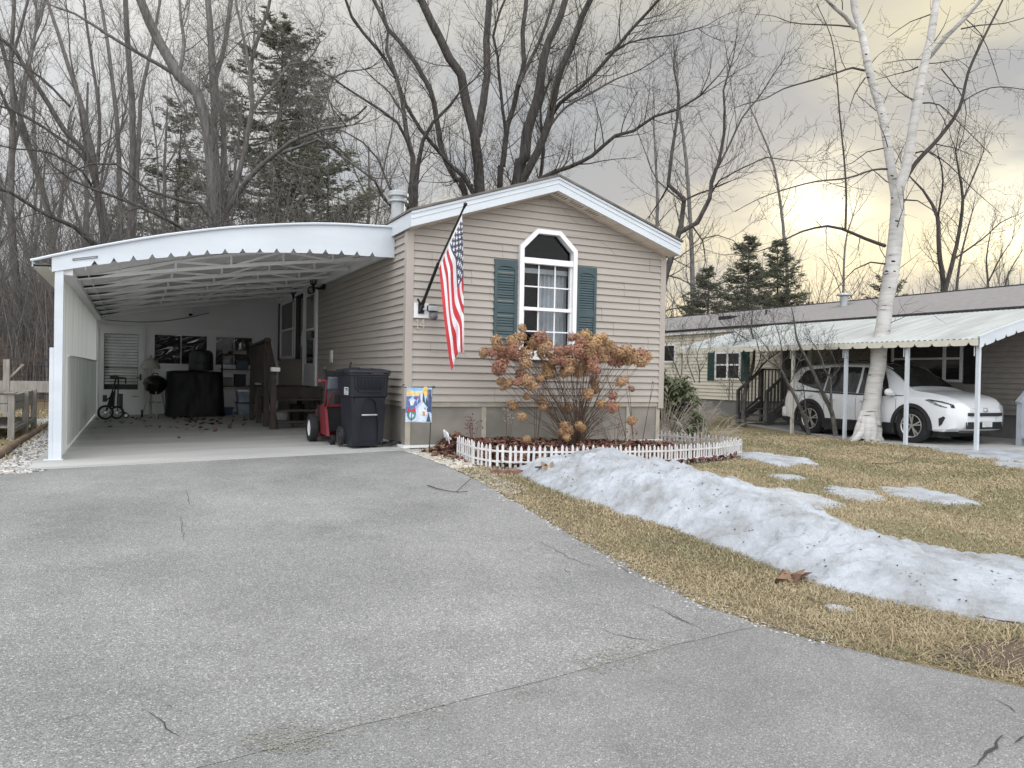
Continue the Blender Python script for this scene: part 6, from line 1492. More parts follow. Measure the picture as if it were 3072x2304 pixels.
def traced(name, label, cat, reg, limbs, D, seed, bark, twig, loc, base_z=-.2, gap=.46, lens=(3.0, 1.6, .8), upw=.25, maxlev=3, rmin=.0055, group=None, st=.5, droop=0.0, ang=(30, 62), wscale=1.0):
    ox, oy, sc_ = reg; g = Grow(seed, upw=upw, gap=gap, lens=lens, maxlev=maxlev, rmin=rmin, droop=droop, ang=ang)
    t = thing(name, label, cat, (0, 0, 0), group=group); tk = MB(); base = None
    for lb in limbs:
        pts, w0, w1, dd = lb[:4]; P = []
        for i, (x, y) in enumerate(pts):
            f = i/max(1, len(pts)-1); P.append(at(ox+x/sc_, oy+y/sc_, D=D+dd*f**.8+(lb[4] if len(lb) > 4 else 0)))
        k_ = D/2307/sc_/2*wscale; Rr = [(w0[i] if isinstance(w0, list) else lerp(w0, w1, i/(len(P)-1)))*k_ for i in range(len(P))]
        if isinstance(w0, list): w0 = w0[0]
        if base is None: base = P[0]
        Q, q = smooth_path(P, Rr, st)
        for i in range(1, len(Q)-1): a = .35*q[i]; Q[i] = Q[i]+V((a*nz(i*.7, seed), a*nz(i*.7, seed+5), a*nz(i*.7, seed+9)))
        tk.tube(Q, q, 9 if w0 > 20 else 7, cap=False); g.kids(Q, q, 1, .22 if w0 > 25 else .08)
        for e_ in range(3 if pts[-1][1] > -30 else 0): g.branch(Q[-1], ((Q[-1]-Q[-2]).normalized()+V((g.r.gauss(0, .3*e_), g.r.gauss(0, .3*e_), g.r.gauss(0, .2*e_)))).normalized(), q[-1]*(.95 if e_ == 0 else .7), lens[0]*g.r.uniform(.6, 1.0), 1)
    t.location = (base.x, base.y, base_z)
    tk.build('trunk', bark, t, smooth=True); g.mb.build('branches', twig, t)
    return t, g
A_, B_, C_ = (0, 0, 2.011), (1000, 0, 2.011), (1972, 0, 1.8436)
# maple clump behind the house
traced('bare_tree', 'tall many-stemmed bare maple rising right behind the house roof', 'tree', B_, [
    ([(885, 2300), (885, 1165), (880, 1050), (860, 900), (850, 800), (800, 600), (770, 450), (700, 350), (640, 230), (580, 110), (530, 0), (470, -160)], 66, 40, -3),
    ([(868, 820), (905, 620), (925, 450), (925, 250), (935, 100), (940, 0), (950, -180)], 48, 38, 2),
    ([(885, 2300), (800, 1190), (740, 1090), (660, 920), (620, 700), (590, 560), (500, 390), (400, 250), (330, 180), (290, 90), (245, 0), (200, -120)], 40, 22, 3),
    ([(885, 1700), (845, 1170), (720, 1010), (590, 860), (520, 770), (440, 640), (370, 450), (270, 300), (180, 200), (110, 100), (75, 0)], 26, 14, -4),
    ([(1080, 2300), (1005, 1140), (1020, 1000), (1040, 850), (1050, 760), (1090, 640), (1110, 540), (1150, 380), (1140, 200), (1160, 60), (1170, -120)], 38, 26, 2),
    ([(1040, 800), (1020, 640), (1000, 450), (990, 340), (965, 220), (1010, 60), (1060, -60)], 20, 12, -2),
    ([(1115, 520), (1170, 400), (1230, 280), (1290, 130), (1330, 0), (1360, -100)], 24, 16, 3),
    ([(1090, 2300), (1110, 1120), (1150, 960), (1170, 800), (1200, 700), (1240, 560), (1260, 400), (1300, 250), (1370, 100), (1400, 0), (1450, -150)], 78, 32, 0),
    ([(1110, 1150), (1200, 980), (1270, 830), (1310, 680), (1350, 500), (1380, 400), (1440, 270), (1500, 100), (1550, 0), (1600, -110)], 50, 30, -3),
    ([(1308, 720), (1370, 620), (1500, 520), (1640, 370), (1780, 200), (1900, 70), (1960, 0), (2040, -90)], 24, 13, -4),
    ([(1295, 780), (1400, 650), (1560, 560), (1700, 480), (1850, 420), (1990, 330)], 16, 6, 4),
    ([(1640, 330), (1780, 260), (1930, 225), (2060, 210), (2200, 170)], 13, 6, -2),
    ([(1250, 1500), (1250, 1070), (1270, 920), (1260, 800), (1250, 650), (1300, 500)], 26, 12, 2),
    ([(1120, 1300), (1250, 1080), (1420, 1010), (1560, 940), (1700, 820), (1810, 790), (1940, 700), (2080, 660), (2210, 580)], 28, 10, -5)],
    34, 3, BARK, TWIG, None, gap=0.38, lens=(3.0, 1.6, .8), rmin=.0055)
traced('bare_tree', 'dark forked bare tree behind the roof beside the chimney vent', 'tree', B_, [
    ([(440, 2100), (460, 1260), (475, 1100), (480, 950), (440, 800), (415, 600), (370, 430), (320, 300), (330, 190), (300, 60)], 44, 12, 1),
    ([(490, 1300), (510, 1000), (540, 850), (600, 740), (700, 640), (760, 560), (860, 470)], 32, 8, -2),
    ([(475, 930), (390, 740), (280, 660), (170, 590), (60, 520), (0, 470), (-80, 430)], 20, 7, -3),
    ([(440, 720), (340, 560), (260, 490), (190, 420)], 14, 6, 2), ([(450, 1250), (340, 1130), (270, 960), (180, 860), (60, 790), (-40, 780)], 16, 6, 1),
    ([(-20, 880), (120, 990), (250, 1090), (300, 1190), (400, 1300)][::-1], 18, 12, -2), ([(130, 1000), (40, 900), (-70, 830)], 12, 6, -1), ([(200, 640), (100, 720), (-10, 630)], 12, 5, 1)],
    30, 4, BARK, TWIG, None, gap=0.48, lens=(2.4, 1.3, .65))
traced('bare_tree', 'dark bare tree leaning out from behind the right eave of the house', 'tree', C_, [
    ([(10, 2150), (20, 1700), (50, 1500), (100, 1350), (130, 1250), (150, 1100), (60, 1020), (80, 850), (110, 650), (120, 520), (90, 380)], 44, 9, 1),
    ([(125, 1285), (220, 1230), (290, 1100), (300, 1000), (340, 900), (370, 740), (372, 600), (365, 500), (400, 380)], 28, 8, -1),
    ([(300, 990), (400, 800), (470, 650), (560, 540), (650, 400), (700, 330)], 13, 5, 2), ([(298, 1070), (340, 1000), (450, 940), (600, 870), (760, 890)], 10, 4, -2),
    ([(190, 1245), (250, 1330), (262, 1400), (265, 1450), (240, 1540)], 9, 4, 1), ([(250, 1320), (330, 1300), (420, 1330), (460, 1370)], 7, 3, 0), ([(140, 1110), (230, 1070), (290, 1050)], 12, 8, 0),
    ([(60, 1030), (20, 1100), (-40, 1190)], 12, 6, 1), ([(45, 1520), (120, 1540), (200, 1580), (260, 1600)], 9, 4, -1), ([(95, 1370), (40, 1350), (-60, 1420)], 8, 4, 1), ([(150, 1120), (0, 1000), (-60, 860), (-120, 700)], 10, 4, 2)],
    23, 5, BARK, TWIG, None, gap=0.44, lens=(1.9, 1.1, .55), rmin=.0055)
# big trees on the left
traced('bare_tree', 'large multi-stemmed grey bare tree behind the carport roof', 'tree', A_, [
    ([(1290, 2300), (1300, 1350), (1290, 1150), (1270, 900), (1240, 700), (1190, 560), (1080, 460), (960, 250), (900, 130), (850, 0), (800, -120)], 84, 44, -2),
    ([(1290, 1300), (1300, 1000), (1290, 750), (1290, 560), (1280, 400), (1270, 200), (1255, 0), (1250, -150)], 50, 36, 2),
    ([(1300, 2300), (1340, 1150), (1350, 800), (1320, 600), (1300, 480), (1350, 300), (1380, 100), (1400, -50)], 40, 28, 4),
    ([(1340, 1320), (1420, 1120), (1480, 880), (1520, 640), (1510, 430), (1525, 330), (1580, 170), (1620, 50), (1640, -60)], 34, 16, -2),
    ([(1510, 440), (1470, 230), (1430, 50), (1415, -60)], 20, 13, 1),
    ([(1330, 1340), (1480, 1100), (1600, 980), (1660, 930), (1750, 860), (1880, 800), (2000, 770), (2090, 760)], 34, 12, -5),
    ([(1690, 925), (1850, 870), (1920, 840), (2050, 930), (2212, 1050)], 20, 9, -1, -2), ([(1520, 660), (1680, 480), (1740, 390), (1850, 370), (1930, 250), (1900, 170)], 20, 8, 2),
    ([(1085, 465), (960, 390), (850, 330), (700, 240), (560, 150), (450, 80), (330, 40)], 26, 10, -2), ([(1080, 460), (1110, 260), (1090, 100), (1080, -40)], 26, 14, 3),
    ([(1260, 850), (1180, 760), (1060, 560), (990, 300)], 16, 8, 2), ([(1590, 180), (1500, 200), (1400, 300)], 10, 6, 0), ([(1900, 800), (1960, 640), (2010, 470), (2090, 430), (2190, 420)], 16, 8, 1)],
    31, 6, BARKL, TWIGL, None, gap=0.36, lens=(2.8, 1.5, .75), rmin=.0055)
traced('bare_tree', 'fan of slender leaning grey trunks left of the big carport tree', 'tree', A_, [
    ([(600, 2300), (640, 1480), (600, 1200), (560, 950), (520, 750), (480, 600), (420, 420), (350, 200), (300, 50), (270, -60)], 40, 16, 1),
    ([(660, 2300), (720, 1450), (720, 1100), (710, 800), (680, 500), (640, 200), (600, -30)], 36, 18, 3), ([(780, 2300), (790, 1420), (800, 1000), (800, 700), (780, 400), (760, 100), (755, -60)], 44, 26, -2),
    ([(800, 1500), (830, 1000), (850, 600), (900, 350), (950, 100), (970, -20)], 30, 14, 2), ([(590, 980), (600, 700), (560, 400), (530, 200), (500, -30)], 22, 12, -1)],
    36, 7, BARKL, TWIGL, None, gap=0.48, lens=(2.6, 1.4, .7), rmin=.0055)
traced('bare_tree', 'many-limbed bare tree leaning in from the left edge of the picture', 'tree', A_, [
    ([(640, 2250), (570, 1480), (450, 1370), (250, 1280), (60, 1160), (-80, 1120)], 34, 12, -4), ([(640, 1600), (560, 1000), (400, 800), (250, 560), (150, 400), (80, 290), (0, 230), (-60, 200)], 34, 18, -1),
    ([(600, 1300), (540, 1000), (380, 850), (150, 700), (0, 640), (-80, 620)], 26, 9, 2), ([(560, 1150), (500, 1040), (300, 920), (100, 900), (-40, 870)], 16, 6, -3), ([(420, 640), (250, 470), (100, 380), (-40, 340)], 16, 7, 1)],
    29, 8, BARK, TWIG, None, gap=0.44, lens=(2.4, 1.4, .7), rmin=.0055)
traced('bare_tree', 'low bare limbs reaching over the left half of the carport roof', 'tree', A_, [
    ([(1380, 2100), (1290, 1330), (1100, 1210), (900, 1150), (700, 990), (550, 990), (420, 1040)], 26, 7, -2), ([(1300, 1500), (1130, 1390), (960, 1300), (730, 1200), (560, 1140), (440, 1090), (330, 1010)], 26, 8, -3), ([(1130, 1390), (1290, 1350), (1420, 1320), (1560, 1250)], 10, 4, 1)],
    25, 9, BARK, TWIG, None, gap=0.48, lens=(1.8, 1.0, .5), rmin=.0055)
# right background trees
traced('bare_tree', 'dark forked bare tree behind the neighbour roof right of the birch', 'tree', C_, [
    ([(1585, 2100), (1585, 1620), (1560, 1400), (1550, 1200), (1520, 1130), (1470, 1050), (1400, 980)], 34, 8, 1), ([(1585, 1640), (1640, 1420), (1675, 1250), (1690, 1100), (1670, 960), (1650, 840)], 26, 8, -1),
    ([(1645, 1430), (1800, 1320), (1900, 1230), (1990, 1190)], 11, 4, 2), ([(1550, 1210), (1580, 1000), (1560, 880)], 12, 6, -2), ([(1690, 1110), (1760, 950), (1800, 850)], 11, 5, 1), ([(1650, 1700), (1665, 1500), (1700, 1330), (1740, 1180)], 18, 6, 3)],
    40, 10, BARK, TWIG, None, gap=0.48, lens=(2.4, 1.4, .7), rmin=.0055)
traced('bare_tree', 'thin forked bare tree behind the neighbour roof near the right edge', 'tree', C_, [([(1840, 2000), (1830, 1600), (1820, 1430), (1840, 1300)], 16, 5, 1), ([(1830, 1560), (1900, 1420), (1960, 1330)], 9, 4, -1)], 44, 12, BARK, TWIG, None, gap=.44, lens=(2.2, 1.3, .65), rmin=.0055)
traced('bare_tree', 'thin leaning bare tree at the far right edge over the neighbour roof', 'tree', C_, [([(1925, 1900), (1920, 1600), (1960, 1480), (2010, 1400)], 12, 4, 1)], 44, 17, BARK, TWIG, None, gap=.44, lens=(2.2, 1.3, .65), rmin=.0055)
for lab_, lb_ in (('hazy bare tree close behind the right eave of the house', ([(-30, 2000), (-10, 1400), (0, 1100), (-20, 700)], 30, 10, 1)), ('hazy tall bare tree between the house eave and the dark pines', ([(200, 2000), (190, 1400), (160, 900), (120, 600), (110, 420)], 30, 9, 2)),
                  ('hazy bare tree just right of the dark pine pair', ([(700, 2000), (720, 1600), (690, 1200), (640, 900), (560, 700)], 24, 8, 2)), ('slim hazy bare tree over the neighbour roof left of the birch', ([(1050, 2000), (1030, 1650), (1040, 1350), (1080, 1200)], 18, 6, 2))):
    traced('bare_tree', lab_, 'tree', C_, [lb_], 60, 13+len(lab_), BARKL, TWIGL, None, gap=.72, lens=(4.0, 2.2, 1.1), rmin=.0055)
# birch
BIRCH = bpy.data.materials.new('birch_bark'); BIRCH.use_nodes = True
n = BIRCH.node_tree.nodes; l = BIRCH.node_tree.links; b = n['Principled BSDF']; b.inputs['Roughness'].default_value = .75
t_ = n.new('ShaderNodeTexCoord'); mp = n.new('ShaderNodeMapping'); mp.inputs['Scale'].default_value = (1.5, 1.5, 9); l.new(t_.outputs['Object'], mp.inputs[0])
x_ = n.new('ShaderNodeTexNoise'); x_.inputs['Scale'].default_value = 1.6; x_.inputs['Detail'].default_value = 6; x_.inputs['Roughness'].default_value = .6; l.new(mp.outputs[0], x_.inputs['Vector'])
cr = n.new('ShaderNodeValToRGB'); e = cr.color_ramp.elements; e[0].position = .315; e[0].color = (.035, .03, .03, 1); e[1].position = .365; e[1].color = (.42, .40, .375, 1); k_ = e.new(.55); k_.color = (.54, .53, .51, 1); l.new(x_.outputs[0], cr.inputs[0])
y_ = n.new('ShaderNodeTexNoise'); y_.inputs['Scale'].default_value = 1.1; l.new(t_.outputs['Object'], y_.inputs['Vector']); mr = n.new('ShaderNodeMapRange'); mr.inputs[1].default_value = .3; mr.inputs[2].default_value = .7; mr.inputs[3].default_value = .75; mr.inputs[4].default_value = 1.1; l.new(y_.outputs[0], mr.inputs[0])
vs = n.new('ShaderNodeVectorMath'); vs.operation = 'SCALE'; l.new(cr.outputs[0], vs.inputs[0]); l.new(mr.outputs[0], vs.inputs['Scale']); l.new(vs.outputs[0], b.inputs['Base Color'])
bp = n.new('ShaderNodeBump'); bp.inputs['Strength'].default_value = .3; l.new(x_.outputs[0], bp.inputs['Height']); l.new(bp.outputs[0], b.inputs['Normal'])
z8 = lambda x, y: ((2300+x/2.7655-1972)*1.8436, (800+y/2.7655)*1.8436)
bt, bg_ = traced('birch_tree', 'white barked birch with forked trunk on the lawn before the white car', 'tree', C_, [
    ([z8(828, 1455), z8(832, 1400), z8(850, 1300), z8(872, 1150), z8(900, 950), z8(935, 700), z8(970, 480), z8(1000, 270), z8(1035, 20), (1300, 1450), (1325, 1250), (1328, 1080), (1300, 960), (1270, 780), (1235, 600), (1175, 400), (1130, 180), (1095, 50), (1080, -40), (1065, -140)], [160, 136, 122, 96, 87, 86, 80, 79, 88, 83, 78, 72, 52, 47, 45, 43, 40, 37, 35, 33], 33, .5),
    ([(1322, 1100), (1350, 1010), (1395, 840), (1430, 600), (1470, 400), (1510, 220), (1535, 60), (1548, -40), (1560, -150)], 58, 32, -.6),
    ([(1500, 320), (1600, 200), (1700, 100), (1790, 0), (1840, -60)], 28, 16, -1.0), ([(1090, 150), (1040, 90), (980, 40), (930, -10)], 30, 18, -.8)],
    15.8, 14, BIRCH, TWIG, None, gap=.5, lens=(1.5, .9, .45), rmin=.0045, droop=.5, upw=.15, ang=(35, 70), st=.3)
# root flare and dark branches of the birch
mb = MB(); bb = on_ground(2600, 1320)
for i, (a, L_, r_) in enumerate(((3.3, .62, .085), (2.6, .42, .10), (4.4, .34, .12), (5.4, .36, .11), (.4, .36, .11), (1.4, .4, .1), (3.9, .40, .10))):
    d = V((math.cos(a), math.sin(a)*.8, 0)); c = V((bt.location.x, bt.location.y, -.2)); c = at(2603, 1316, D=15.8); c.z = -.2
    mb.tube([c+d*.08+V((0, 0, .6)), c+d*.17+V((0, 0, .22)), c+d*(L_*.6)+V((0, 0, .06)), c+d*L_+V((0, 0, -.05))], [r_*.8, r_*1.1, r_*.8, r_*.3], 9)
mb.build('roots', BIRCH, bt, smooth=True)
mb = MB()
for (x, y, s_) in ((1268, 1500, 15), (1305, 1445, 17), (1312, 1500, 11), (1325, 1222, 15), (1300, 1095, 11), (1365, 1105, 8), (1298, 972, 13), (1420, 805, 13), (1240, 630, 10), (1440, 590, 12), (1165, 428, 13), (1155, 300, 11), (1500, 300, 14), (1470, 520, 10), (1525, 92, 9), (1370, 990, 10), (1285, 1590, 10)):
    p = at(1972+x/1.8436, y/1.8436, D=15.8-.02); kk = 15.8/2307/1.8436; d_ = (CAM-p).normalized()
    mb = MB(); mb.ball(p+d_*(.16 if y > 1000 else .07), s_*kk*.8, 6, (1.25, .5, .42)); mb.build('bark_knot', BLACKP, bt)
dk_, dg_ = MB(), Grow(77, upw=.05, gap=.34, lens=(1.1, .6, .35), rmin=.004, droop=.55, ang=(35, 75))
for pts, w0, w1, dd in (([(1370, 1000), (1430, 900), (1560, 760), (1670, 600), (1720, 400), (1800, 220), (1860, 100), (1920, -20)], 26, 10, 1.0), ([(1145, 390), (1080, 375), (1000, 400), (890, 435), (700, 490), (600, 545), (470, 580), (420, 600)], 13, 3, -2.2), ([(1090, 150), (1000, 140), (860, 135), (740, 125), (650, 90), (560, 80)], 10, 3, 2.0), ([(1270, 935), (1190, 940), (1050, 985), (870, 1005), (700, 1050), (560, 1100), (430, 1170)], 12, 3, -2.4),
        ([(1260, 1360), (1150, 1320), (1020, 1265), (940, 1250), (800, 1280), (680, 1340), (560, 1390), (360, 1410)], 20, 3, -1.4), ([(1040, 1265), (1045, 1100), (1035, 900), (1010, 650), (990, 400), (960, 200), (880, 20)], 14, 4, .6), ([(1260, 1460), (1180, 1450), (1090, 1490), (1000, 1590), (930, 1660)], 10, 3, 1.5), ([(1365, 1105), (1440, 1110), (1520, 1160), (1580, 1250)], 9, 3, -1.0),
        ([(1430, 845), (1500, 840), (1610, 910), (1740, 1040), (1900, 1180)], 10, 3, 1.6), ([(1470, 570), (1560, 580), (1680, 690), (1850, 860)], 9, 3, -1.8), ([(1690, 560), (1800, 500), (1900, 480), (2060, 500)], 9, 4, 1.0), ([(1440, 370), (1400, 390), (1320, 410), (1210, 440)], 9, 3, 1.2), ([(1150, 430), (1090, 520), (1060, 620)], 8, 3, -.8), ([(1680, 160), (1780, 140), (1920, 130), (2060, 90)], 8, 3, -1), ([(1250, 820), (1160, 840), (1080, 900), (990, 930)], 7, 3, .8), ([(1470, 330), (1380, 330), (1250, 350)], 6, 3, -.5), ([(1510, 80), (1400, 120), (1270, 210)], 7, 3, .9), ([(1570, 380), (1700, 560), (1690, 750), (1640, 890)], 7, 3, -.7), ([(1700, 100), (1790, 190), (1850, 330), (1890, 460)], 6, 3, .6)):
    P = [at(1972+x/1.8436, y/1.8436, D=15.8+dd*(i/(len(pts)-1))) for i, (x, y) in enumerate(pts)]; k_ = 15.8/2307/1.8436/2
    Q, q = smooth_path(P, [max(.004, lerp(w0, w1, i/(len(P)-1))*k_) for i in range(len(P))], .25); dk_.tube(Q, q, 6, cap=False); dg_.kids(Q, q, 1, .12)
dk_.build('dark_limbs', TWIG, bt, smooth=True); dg_.mb.build('branches', TWIG, bt)
# small ornamental trees by the neighbour carport
Z8_, Z5_ = (2300, 800, 2.7655), (1980, 850, 3.386)
SMB = M('speckled_bark', (.12, .115, .105), (.055, .05, .046), rough=.95, scale=16, stretch=(1, 1, .4))
kw = dict(gap=.13, lens=(.55, .32, .18), rmin=.0028, st=.12, maxlev=3, ang=(28, 60))
traced('small_bare_tree', 'small bare tree leaning left in front of the car rear wheel', 'tree', Z8_, [([(355, 1410), (310, 1250), (240, 1090), (150, 920), (110, 840), (0, 770), (-60, 700)], 36, 8, -.3), ([(345, 1400), (330, 1230), (305, 1000)], 20, 6, .3), ([(120, 850), (125, 700), (100, 560), (60, 450)], 14, 5, .2), ([(150, 920), (200, 960), (260, 800), (300, 700)], 10, 4, .2), ([(110, 840), (20, 700), (-80, 560)], 10, 4, -.2)], 16.9, 21, SMB, TWIG, None, **kw)
traced('small_bare_tree', 'small forked bare tree beside the birch in front of the car door', 'tree', Z8_, [([(572, 1405), (540, 1210), (450, 1020), (400, 900), (330, 760), (250, 600), (230, 450), (200, 320)], 42, 6, .3), ([(540, 1215), (532, 1000), (530, 930), (480, 850), (450, 740), (390, 640)], 22, 6, -.2), ([(535, 930), (600, 850), (640, 800), (720, 740)], 14, 4, .3), ([(545, 930), (570, 850), (560, 760), (520, 680)], 10, 4, -.3), ([(330, 760), (280, 780), (200, 700)], 9, 4, .1), ([(600, 850), (680, 770), (760, 790)], 8, 3, -.2)], 16.4, 22, SMB, TWIG, None, **kw)
traced('small_bare_tree', 'small bare tree with split trunk below the cream neighbour window', 'tree', Z5_, [([(850, 1480), (855, 1200), (880, 1020), (930, 900), (955, 760), (950, 560), (925, 460), (940, 300)], 56, 7, .2), ([(880, 1040), (960, 930), (1080, 790), (1220, 680), (1260, 560), (1380, 520)], 22, 5, .6), ([(870, 1060), (800, 960), (740, 800), (740, 660), (820, 460)], 14, 5, -.3), ([(950, 660), (900, 580), (840, 540), (750, 480), (700, 380), (650, 330)], 12, 4, -.3), ([(960, 900), (1020, 760), (1020, 560), (1080, 450)], 12, 4, .3), ([(850, 900), (845, 650), (800, 530), (830, 440)], 10, 4, .2)], 19.5, 23, SMB, TWIG, None, **dict(kw, lens=(.7, .4, .22)))
traced('small_bare_tree', 'thin bare stems rising out of the dark green shrub', 'tree', Z5_, [([(250, 1090), (180, 900), (110, 730), (60, 600), (30, 560)], 13, 5, .1), ([(355, 1010), (280, 800), (270, 700), (330, 600)], 12, 4, .2), ([(400, 1010), (400, 880), (375, 770), (400, 650), (450, 560)], 14, 4, -.1), ([(405, 900), (490, 740), (510, 660)], 9, 3, .1), ([(190, 1030), (225, 850), (215, 650)], 8, 3, .1), ([(700, 1200), (705, 960)], 14, 8, .1), ([(740, 1200), (730, 1000), (715, 960)], 8, 5, .1)], 16.4, 24, SMB, TWIG, None, **kw)

# ---- woods behind: prototypes of slender bare trees, then copies
def wild_tree(seed, h, r_, forks, lab, group, bark, twig, lens, gap):
    g = Grow(seed, upw=.35, gap=gap, lens=lens, rmin=.007, ang=(25, 50)); rnd = random.Random(seed); tk = MB()
    t = thing('bare_tree', lab, 'tree', (0, 0, 0), group=group)
    def stem(p, d, r0_, L_, dep):
        m_ = 9; P = [p]; q = [r0_]
        for i in range(m_):
            d = (d+V((rnd.gauss(0, .07), rnd.gauss(0, .07), .05))).normalized(); p = p+d*(L_/m_); P.append(p); q.append(r0_*(1-.72*(i+1)/m_))
        tk.tube(P, q, 7, cap=False); g.kids(P, q, 1, .3 if dep == 0 else .1)
        if dep < 2:
            for k_ in range(forks):
                i = rnd.randint(3, 7); a = rnd.uniform(0, 6.3); tl_ = rnd.uniform(.3, .7)
                stem(P[i], (d+V((math.cos(a)*tl_, math.sin(a)*tl_, .1))).normalized(), q[i]*.7, L_*rnd.uniform(.4, .62), dep+1)
    stem(V((0, 0, -.3)), V((rnd.gauss(0, .06), rnd.gauss(0, .06), 1)).normalized(), r_, h, 0)
    tk.build('trunk', bark, t, smooth=True, world=False); g.mb.build('branches', twig, t, world=False); return t
WG = 'bare trees in the woods behind the carport'; WL = 'slender grey bare tree in the dense woods behind the carport'
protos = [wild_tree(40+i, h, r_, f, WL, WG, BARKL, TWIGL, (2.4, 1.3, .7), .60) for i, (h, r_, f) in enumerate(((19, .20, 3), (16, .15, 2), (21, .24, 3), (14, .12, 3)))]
rnd = random.Random(99); used = [False]*4
def put_tree(i, loc, rz, sc_, lab=None, grp=None):
    if not used[i]: o = protos[i]; used[i] = True; o.location = loc; o.rotation_euler = (0, 0, rz); o.scale = (sc_,)*3
    else: o = dup(protos[i], loc, rz, (sc_,)*3)
    if lab: o['label'] = lab; o['group'] = grp
    return o
for i, (px, d) in enumerate(((-60, 33), (20, 40), (55, 31), (110, 46), (165, 38), (215, 52), (262, 43), (318, 58), (372, 48), (430, 62), (500, 50), (560, 60), (640, 46), (705, 57), (770, 64), (845, 52), (930, 60), (1010, 66), (1090, 54), (-120, 45), (75, 60), (190, 66), (410, 70), (600, 72), (880, 74), (140, 33))):
    p = at(px, 1100, D=d); put_tree(i % 4, (p.x, p.y, -.2), rnd.uniform(0, 6.3), rnd.uniform(.75, 1.1))
RGp, RL_ = 'bare trees beyond the neighbour roof', 'small hazy bare tree beyond the neighbour roof'
for i, (px, d, sc_) in enumerate(((2090, 70, .55), (2200, 66, .5), (2420, 72, .5), (2500, 60, .42), (2780, 64, .5), (2870, 70, .55), (3010, 62, .5), (3100, 58, .55))):
    p = at(px, 1140, D=d); put_tree(i % 4, (p.x, p.y, -.2), rnd.uniform(0, 6.3), sc_, RL_, RGp)
for i, (x, y, sc_) in enumerate(((-9, -24, .8), (-2, -30, .9), (4, -22, .7), (11, -28, .85), (18, -24, .75), (-16, -30, .8), (26, -34, .9))):
    put_tree(i % 4, (x, y, -.5), rnd.uniform(0, 6.3), sc_, 'bare tree across the road, seen only as a reflection in the front window', 'bare trees across the road behind the viewer')
# underbrush
def brush(name, lab, n_, f, hr, mat, seed, rr=.008):
    rnd = random.Random(seed); mb = MB()
    for i in range(n_):
        x, y = f(rnd); z = ground_z(x, y); h = rnd.uniform(*hr); ln = rnd.gauss(0, .25); l2 = rnd.gauss(0, .2)
        P = [V((x+ln*h*q*q, y+l2*h*q*q, z-.1+h*q)) for q in (0, .3, .6, 1)]
        mb.tube(P, [rr*h**.5*q for q in (1, .85, .6, .25)], 3, cap=False)
        for k_ in range(8):
            j = rnd.randint(1, 2); p = P[j].lerp(P[j+1], rnd.random()); d = V((rnd.gauss(0, 1), rnd.gauss(0, 1), rnd.uniform(.2, 1.4))).normalized()*h*rnd.uniform(.12, .3)
            mb.tube([p, p+d*.55+V((0, 0, .02)), p+d+V((0, 0, .06*h))], [rr*.55, rr*.45, rr*.3], 3, cap=False)
    tag(mb.build(name, mat), lab, kind='stuff')
def fl_(r_): d = r_.uniform(26, 60); p = at(r_.uniform(-200, 1250), 1100, D=d); return p.x, p.y
brush('underbrush', 'tangle of bare grey saplings under the woods behind the carport', 4800, fl_, (1.5, 9.0), TWIGL, 1, .0095)
def fr2(r_): d = r_.uniform(48, 75); p = at(r_.uniform(1950, 3200), 1140, D=d); return p.x, p.y
brush('underbrush', 'low grey saplings beyond the neighbour home', 1000, fr2, (2, 6.0), TWIGL, 2, .010)
def far_(r_): d = r_.uniform(80, 150); p = at(r_.uniform(-900, 3900), 1120, D=d); return p.x, p.y
brush('far_woods', 'far bare woods along the horizon', 3600, far_, (4, 15), TWIGL, 3, .022)

